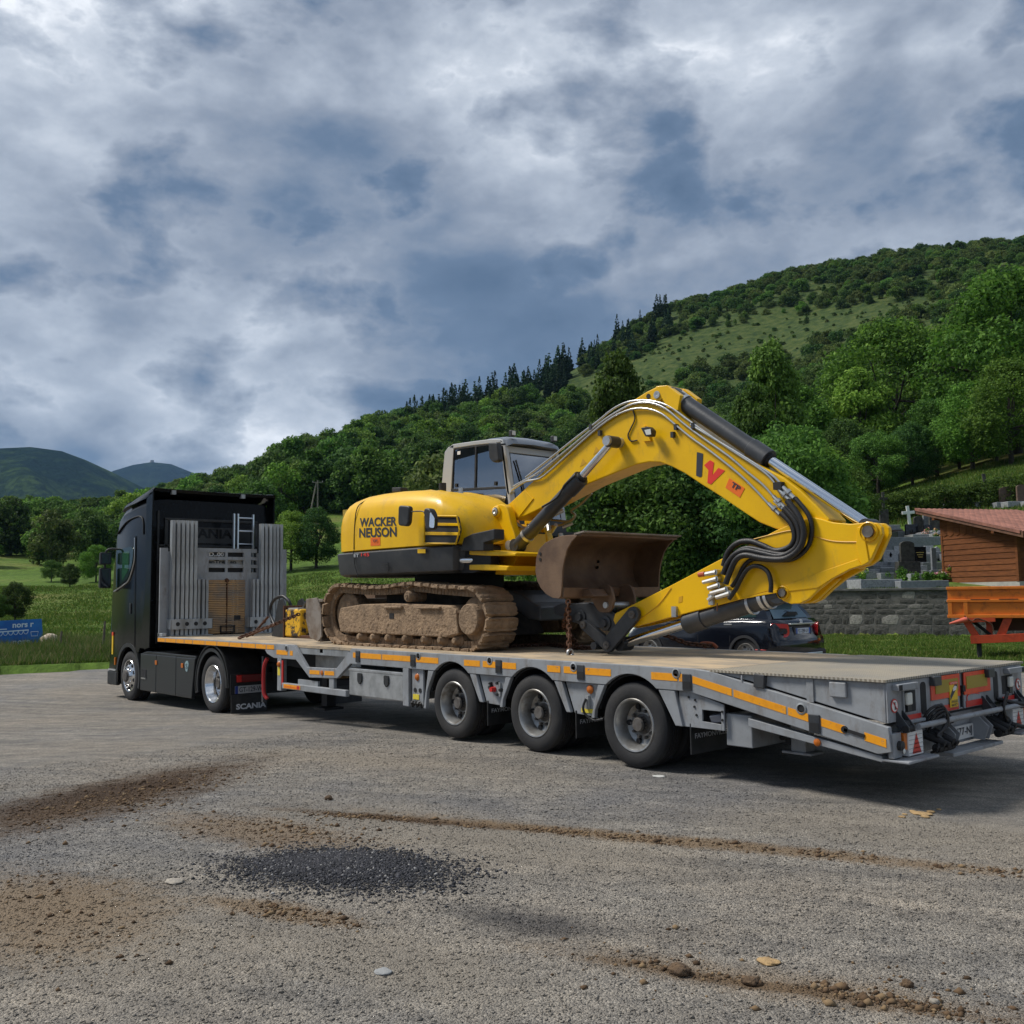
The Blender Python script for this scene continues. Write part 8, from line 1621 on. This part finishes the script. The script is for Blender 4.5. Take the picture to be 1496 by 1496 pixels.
for i in range(3):
    c, C = conifer_mesh('crown', 90 + i, 12, 2.3 + .3 * i, LM_D); mb = MB(); mb.cyl((0, 0, -.4), (0, 0, 11.4), .22, .03, 7); proto(('con', i), mb.mesh('trunk', BARK), c)
for i, mt in enumerate((LM_A, LM_E, LM_C)):
    c, C = crown_mesh('crown', 100 + i, 3.0, 1.9, .3, 26, 1500, .40, mt, cr=.42); proto(('shrub', i), trunk_mesh('trunk', 100 + i, 2.4, .07, C, BARK, 4), c)
def bare_mesh(seed, h=10):
    rg = random.Random(seed); mb = MB()
    def br(p, d, l, r, lev):
        q = p + d * l; mid = p.lerp(q, .5) + Vector((rg.uniform(-.06, .06), rg.uniform(-.06, .06), 0)) * l; mb.tube([p, mid, q], [r, r * .8, r * .6], 5)
        if lev < 3:
            for _ in range(3 if lev else 4): dd = (d + Vector((rg.uniform(-.6, .6), rg.uniform(-.6, .6), rg.uniform(-.05, .45)))).normalized(); br(mid.lerp(q, rg.uniform(.2, 1)), dd, l * rg.uniform(.5, .75), r * .55, lev + 1)
    br(Vector((0, 0, -.3)), Vector((rg.uniform(-.1, .1), rg.uniform(-.1, .1), 1)).normalized(), h * .45, .16, 0); return mb.mesh('trunk', PBARK, smooth=60)
BARE = [bare_mesh(5), bare_mesh(8)]
NT = [0]
def plant(key, pos, scale, rot, name, label, cat, group, squash=1.0):
    tr, cr = PROTO[key]; e = bpy.data.objects.new(name, None); COL.objects.link(e); e.location = pos; e.rotation_euler = (0, 0, rot); e.scale = (scale, scale, scale * squash); tag(e, label, cat, group)
    for nm, me in (('trunk', tr), ('crown', cr)): o = bpy.data.objects.new(nm, me); COL.objects.link(o); o.parent = e
    NT[0] += 1; return e
rg = random.Random(21)
# near trees between the yard and the cemetery, behind the boom
for px_, r_, ytop, k in ((862, 52, 640, 2), (905, 57, 540, 3), (968, 50, 640, 0), (1010, 60, 625, 4), (1058, 49, 640, 2), (1105, 55, 590, 3), (1150, 48, 620, 0), (1192, 52, 660, 1), (1232, 56, 690, 0), (935, 66, 640, 2), (1085, 68, 610, 0), (820, 60, 690, 1), (790, 66, 700, 0), (1135, 66, 530, 3)):
    c = atr(px_, r_); hh = (865 - ytop) * r_ / FPX + CAM.z - c.z; s = max(.4, hh / 10.2); sq = 1.5 if k == 3 else 1.0
    plant(('near', k), c, s / sq, rg.uniform(0, 6.28), 'broadleaf_tree', 'leafy broadleaf tree of the thicket directly behind the yellow boom', 'tree', 'trees of the thicket behind the boom', sq)
# bright big trees above the cemetery meadow
for px_, r_, ytop, k, lab in ((1310, 105, 488, 1, 'large bright green round tree standing out of the wood above the cemetery'), (1262, 98, 560, 4, None), (1372, 92, 600, 0, None), (1425, 88, 585, 1, None), (1482, 86, 560, 1, None), (1240, 90, 620, 2, None), (1350, 116, 520, 2, None), (1400, 112, 545, 2, None), (1455, 108, 500, 2, None), (1492, 98, 440, 1, 'tall bright green tree rising highest above the hedge meadow'), (1205, 84, 660, 0, None), (1215, 104, 590, 0, None), (1285, 86, 640, 0, None), (1335, 88, 655, 2, None), (1180, 96, 580, 4, None), (1150, 104, 560, 0, None), (1515, 96, 520, 1, None), (1405, 96, 640, 4, None), (1460, 92, 620, 0, None), (1385, 128, 505, 1, None), (1325, 132, 500, 0, None), (1250, 128, 530, 2, None)):
    c = atr(px_, r_); hh = (862 - ytop) * r_ / FPX + CAM.z - c.z; s = min(1.7, max(.55, hh / 10.2))
    plant(('near', k), c, s, rg.uniform(0, 6.28), 'broadleaf_tree', lab or 'dense broadleaf tree of the wood above the cemetery meadow', 'tree', None if lab else 'trees of the wood above the cemetery')
for px_, r_, s, k in ((1412, 118, .95, 0), (1424, 120, .85, 1), (1290, 215, 1.0, 1)):
    c = atr(px_, r_); e = bpy.data.objects.new('bare_tree', None); COL.objects.link(e); e.location = c; e.scale = (s, s, s); o = bpy.data.objects.new('trunk', BARE[k]); COL.objects.link(o); o.parent = e; tag(e, 'leafless tree with pale whitish branches among the green wood', 'tree', 'bare pale trees on the hillside')
# single trees of the left meadow
for px_, yb, yt, k, lab, key in ((462, 830, 742, 2, 'round dark green tree on the meadow beside the headboard stakes', 'near'), (425, 833, 748, 1, 'bright green round tree half behind the tall stakes', 'near'), (22, 908, 856, 2, 'small spreading tree behind the blue banner', 'near'), (-15, 912, 868, 0, 'bushy tree at the banner\'s cut-off end', 'near'), (102, 858, 826, 2, 'round dark bush on the slope left of the cab mirrors', 'near'), (75, 850, 820, 0, 'green bush next to the round dark bush on the slope', 'near'), (455, 712, 646, 3, 'tall airy tree sticking out of the wooded skyline', 'near'), (140, 850, 800, 1, 'pale green young tree beside the cab mirror', 'near'), (600, 830, 760, 0, 'round tree of the meadow behind the excavator hood', 'near')):
    c, r_ = hit(px_, yb); hh = (yb - yt) * r_ / FPX; plant((key, k), c, max(.18, hh / 10.2), rg.uniform(0, 6.28), 'meadow_tree', lab, 'tree', None)
def thin_sapling(px_, yb, h_px, lab):
    c, r_ = hit(px_, yb); h = h_px * r_ / FPX; e = bpy.data.objects.new('sapling', None); COL.objects.link(e); e.location = c; e.scale = (h / 10,) * 3; o = bpy.data.objects.new('trunk', BARE[0]); COL.objects.link(o); o.parent = e; tag(e, lab, 'sapling')
thin_sapling(512, 860, 34, 'small leafless shrub on the meadow below the counterweight')
# ---- forest on the slopes: every tree gets a spot; the ones that show largest stand as things, the rest as one mass
def meadow_band(px_, py):
    y = np.interp(px_, [700, 830, 1000, 1150, 1330, 1420], [640, 590, 520, 490, 452, 440]); w = np.interp(px_, [700, 830, 1000, 1150, 1330, 1420], [0, 16, 30, 26, 14, 0]); return abs(py - y) < w
def proj_px(P):
    d = P - CAM; z = d.dot(CW); return 748 + FPX * d.dot(CR) / z, 748 - FPX * d.dot(CU) / z
SPOTS = []
def fill(px0, px1, r0, r1, spacing, kind, hmin, hmax, cond=None):
    n = int((math.atan((px1 - 748) / FPX) - math.atan((px0 - 748) / FPX)) * (r1 ** 2 - r0 ** 2) / 2 / spacing ** 2)
    for _ in range(n):
        px_ = rg.uniform(px0, px1); r_ = math.sqrt(rg.uniform(r0 ** 2, r1 ** 2)); c = atr(px_, r_); qx, qy = proj_px(c)
        inb = meadow_band(qx, qy)
        if inb and rg.random() > .75: continue
        if cond and not cond(qx, qy, r_): continue
        SPOTS.append((('shrub' if inb else kind), c, rg.uniform(.5, 1.5) if inb else rg.uniform(hmin, hmax), r_))
fill(-90, 420, 150, 380, 6.4, 'far', 6, 10.5, lambda x, y, r: y < (828 if x < 330 else 790))
fill(395, 640, 152, 370, 6.4, 'far', 8, 13, lambda x, y, r: not (400 < x < 520 and y > 752))
fill(640, 860, 95, 330, 6.6, 'far', 7.5, 12)
fill(860, 1190, 80, 230, 6.6, 'far', 7, 11); fill(1190, 1560, 130, 250, 6.6, 'far', 7, 12)
fill(860, 1560, 225, 460, 4.8, 'mix', 1.6, 5.5)
fill(590, 830, 315, 395, 7.0, 'con', 10, 17, lambda x, y, r: y < 690); fill(820, 985, 345, 425, 9.0, 'con', 8, 14, lambda x, y, r: y < 545)
fill(860, 1560, 400, 470, 9, 'shrub', 2.5, 5)
SPOTS.sort(key=lambda s: -s[2] / s[3]); cap = max(0, 296 - NT[0]); used = {'far': 0, 'con': 0, 'mix': 0, 'shrub': 0}
rest = []
for i, (kind, c, h, r_) in enumerate(SPOTS):
    if kind == 'mix': key = ('shrub', rg.choice((0, 1, 1, 2))) if rg.random() < .7 else ('far', rg.randrange(6))
    elif kind == 'con': key = ('con', rg.randrange(3))
    elif kind == 'shrub': key = ('shrub', rg.randrange(3))
    else: key = ('far', rg.choice((0, 0, 1, 2, 2, 3, 4, 5)))
    base = {'far': 10.2, 'con': 12, 'shrub': 3.0}[key[0]]; s = h / base * (.9 if key[0] != 'shrub' else .9); qx, qy = proj_px(c)
    if i < cap:
        if key[0] == 'con': nm, lab, grp = 'conifer', 'dark pointed conifer on the ridge behind the excavator cab', 'conifers on the ridge'
        elif qx < 420: nm, lab, grp = 'broadleaf_tree', 'broadleaf tree of the wood behind the meadow and truck cab', 'trees of the wood beyond the meadow'
        elif qx < 860: nm, lab, grp = 'broadleaf_tree', 'broadleaf tree of the wooded slope behind the excavator cab and hood', 'trees of the slope behind the excavator'
        else: nm, lab, grp = 'broadleaf_tree', 'broadleaf tree on the hillside above the boom and thicket', 'trees of the hillside above the boom'
        plant(key, c, s, rg.uniform(0, 6.28), nm, lab, 'tree', grp, rg.uniform(.85, 1.2))
    else: rest.append((key, c, s, rg.uniform(.85, 1.2), rg.uniform(0, 6.28)))
def mass(name, keys, items, label):
    """one mesh of points; each point carries which tree, its size and its turn"""
    me = bpy.data.meshes.new(name); me.vertices.add(len(items)); me.vertices.foreach_set('co', np.array([i[1][:] for i in items], np.float32).ravel())
    for an, ty, dat in (('pick', 'INT', [keys.index(i[0]) for i in items]), ('size', 'FLOAT', [i[2] for i in items]), ('turn', 'FLOAT', [i[4] for i in items])):
        at_ = me.attributes.new(an, ty, 'POINT'); at_.data.foreach_set('value', dat)
    o = link(name, me); tag(o, label, 'forest', kind='stuff')
    ng = bpy.data.node_groups.new(name, 'GeometryNodeTree'); ng.interface.new_socket('Geometry', in_out='INPUT', socket_type='NodeSocketGeometry'); ng.interface.new_socket('Geometry', in_out='OUTPUT', socket_type='NodeSocketGeometry')
    N = ng.nodes.new; L = ng.links.new; gi = N('NodeGroupInput'); go = N('NodeGroupOutput'); iop = N('GeometryNodeInstanceOnPoints'); gti = N('GeometryNodeGeometryToInstance')
    hid = bpy.data.collections.new(name + '_kinds')
    for k in reversed(keys):
        tr, cr = PROTO[k]; bm = bmesh.new(); me2 = bpy.data.meshes.new('kind'); bm.from_mesh(tr); bm.to_mesh(me2); bm.free(); 
        po = bpy.data.objects.new('kind_crown', cr); oi = N('GeometryNodeObjectInfo'); oi.inputs['As Instance'].default_value = False; oi.inputs['Object'].default_value = po
        sub = N('GeometryNodeGeometryToInstance'); L(oi.outputs['Geometry'], sub.inputs[0]); L(sub.outputs[0], gti.inputs[0]) if False else None
        k_out = sub.outputs[0]; INST.append(k_out)
    jn = N('GeometryNodeJoinGeometry')
    for s_ in INST: L(s_, jn.inputs[0])
    INST.clear()
    def attr(n_, t_): a = N('GeometryNodeInputNamedAttribute'); a.data_type = t_; a.inputs['Name'].default_value = n_; return a.outputs['Attribute']
    L(gi.outputs[0], iop.inputs['Points']); L(jn.outputs[0], iop.inputs['Instance']); iop.inputs['Pick Instance'].default_value = True; L(attr('pick', 'INT'), iop.inputs['Instance Index'])
    cx = N('ShaderNodeCombineXYZ'); L(attr('turn', 'FLOAT'), cx.inputs[2]); er = N('FunctionNodeEulerToRotation'); L(cx.outputs[0], er.inputs[0]); L(er.outputs[0], iop.inputs['Rotation'])
    cs = N('ShaderNodeCombineXYZ'); [L(attr('size', 'FLOAT'), cs.inputs[q]) for q in range(3)]; L(cs.outputs[0], iop.inputs['Scale']); L(iop.outputs[0], go.inputs[0])
    md = o.modifiers.new('trees', 'NODES'); md.node_group = ng; return o
INST = []
KEYS = [('far', i) for i in range(6)] + [('con', i) for i in range(3)] + [('shrub', i) for i in range(3)]
mass('hillside_wood', KEYS, rest, 'green wood and scrub covering the hillsides as one mass')
print('trees', NT[0], 'rest', len(rest))
# ---- hedge along the cemetery's top
def hedge():
    P = [hit(x, y)[0] for x, y in ((1236, 782), (1290, 769), (1350, 758), (1420, 748), (1500, 738), (1560, 730))]; rgn = np.random.default_rng(4); C = []
    for _ in range(420):
        i = rgn.integers(0, len(P) - 1); q = P[i].lerp(P[i + 1], rgn.uniform()); C.append((q.x + FW.x * rgn.uniform(.6, 2.0), q.y + FW.y * rgn.uniform(.6, 2.0), q.z + rgn.uniform(.1, 1.75)))
    v, f = leaves(np.array(C), np.full(len(C), .38), 26000, .15, 9, .8, .2, .2); t = thing('hedge', P[2], 'long clipped dark green hedge at the top of the cemetery', 'hedge'); o = link('foliage', np_obj('foliage', v, f, LM_A)); adopt(o, t)
hedge()
def posy(px_, yb, n, col, lab, s=.3):
    c, r_ = hit(px_, yb); rgn = np.random.default_rng(int(px_)); C = np.stack([c.x + rgn.normal(0, s, 14), c.y + rgn.normal(0, s * .6, 14), c.z + .1 + np.abs(rgn.normal(0, .14, 14))], -1); t = thing('flower_bush', c, lab, 'flowers')
    v, f = leaves(C, np.full(14, .13), n, .09, 5); adopt(link('foliage', np_obj('foliage', v, f, LM_B)), t); v, f = leaves(C + np.array([0, 0, .10]), np.full(14, .09), n // 4, .09, 6); fm = isl_mat('petals_' + str(int(px_)), [(0, col[0]), (1, col[1])], .6, .2); adopt(link('petals', np_obj('petals', v, f, fm)), t)
posy(1370, 848, 900, ((.5, .06, .12), (.75, .55, .6)), 'pink and white flowers on green at the hut corner', .28); posy(1346, 850, 900, ((.10, .2, .03), (.16, .28, .05)), 'low green cushion plants on the kerb before the black headstone', .45); posy(1352, 788, 400, ((.6, .2, .15), (.75, .6, .5)), 'pale pink grave flowers in the upper row', .18); posy(1372, 790, 400, ((.6, .3, .1), (.7, .5, .3)), 'orange grave flowers by the hut wall', .2); posy(1258, 848, 300, ((.45, .5, .05), (.55, .6, .1)), 'small yellow-green plant between the tombs', .12); posy(1316, 846, 500, ((.05, .12, .02), (.08, .16, .03)), 'dark green shrub at the foot of the dark stele', .2)
# ---- grass
GM = isl_mat('grass_blades', [(0, (.05, .105, .012)), (.5, (.085, .155, .020)), (.85, (.15, .20, .035)), (1, (.26, .24, .09))], .8, .3)
GT = isl_mat('tall_grass', [(0, (.045, .095, .016)), (.45, (.085, .15, .025)), (.75, (.15, .18, .05)), (1, (.27, .20, .12))], .8, .3)
def grass(name, n, place, hmin, hmax, w, mt, label):
    rgn = np.random.default_rng(len(name)); pts = place(n, rgn); n = len(pts); z = terrain(pts[:, 0], pts[:, 1]) - .05; h = rgn.uniform(hmin, hmax, n) * (.35 + 1.1 * vnoise(pts[:, 0] * .7, pts[:, 1] * .7, 41)) * (.7 + .6 * vnoise(pts[:, 0] * 3, pts[:, 1] * 3, 42)); a = rgn.uniform(0, 2 * PI, n); dx = np.cos(a) * w; dy = np.sin(a) * w; lx = rgn.normal(0, .38, n) * h; ly = rgn.normal(0, .38, n) * h
    b = np.stack([pts[:, 0], pts[:, 1], z], -1); v = np.stack([b - np.stack([dx, dy, 0 * dx], -1), b + np.stack([dx, dy, 0 * dx], -1), b + np.stack([lx, ly, h], -1)], 1).reshape(-1, 3)
    tag(link(name, np_obj(name, v, np.arange(3 * n).reshape(n, 3), mt)), label, 'grass', kind='stuff')
def fan(px0, px1, r0, r1, power=2.0):
    def f(n, rgn):
        a = AZ0 - np.arctan((rgn.uniform(px0, px1, n) - 748) / FPX); r = (rgn.uniform(r0 ** power, r1 ** power, n)) ** (1 / power); x = CAM.x + r * np.cos(a); y = CAM.y + r * np.sin(a); k = ((x < -22.6) | (y > 13.2)); vv = (x - WALL_A.x) * WN.x + (y - WALL_A.y) * WN.y; k &= ~((np.abs(vv - .2) < .35) & (x > WALL_A.x - 3)); return np.stack([x[k], y[k]], -1)
    return f
grass('tall_meadow_grass', 60000, fan(-60, 330, 28, 44), .22, .55, .016, GT, 'tall seeding grass between the yard and the meadow'); grass('verge_grass', 24000, fan(-60, 330, 27, 31), .10, .25, .02, GM, 'short bright verge grass along the yard edge'); grass('lawn_grass', 90000, fan(1080, 1560, 20, 41), .05, .14, .02, GM, 'mown grass between the trailer and the stone wall'); grass('meadow_grass', 60000, fan(330, 860, 30, 95), .10, .26, .04, GM, 'meadow grass behind the truck and trailer'); grass('slope_grass', 30000, fan(1180, 1560, 60, 90), .15, .40, .04, GM, 'long grass on the strip above the hedge'); grass('field_grass', 60000, fan(-60, 330, 44, 120), .08, .22, .05, GM, 'grass of the rising field behind the banner')

# small fittings that cannot be picked apart singly
for o in bpy.data.objects:
    if o.name.split('.')[0] in ('wheel_nuts', 'hand_holes', 'bolts', 'valve_pipes', 'air_valves', 'brake_valves', 'cross_members', 'hydraulic_fittings', 'rear_panel_ribs', 'light_holes', 'track'):
        if o.parent is not None and o.name.split('.')[0] != 'track': o['kind'] = 'stuff'
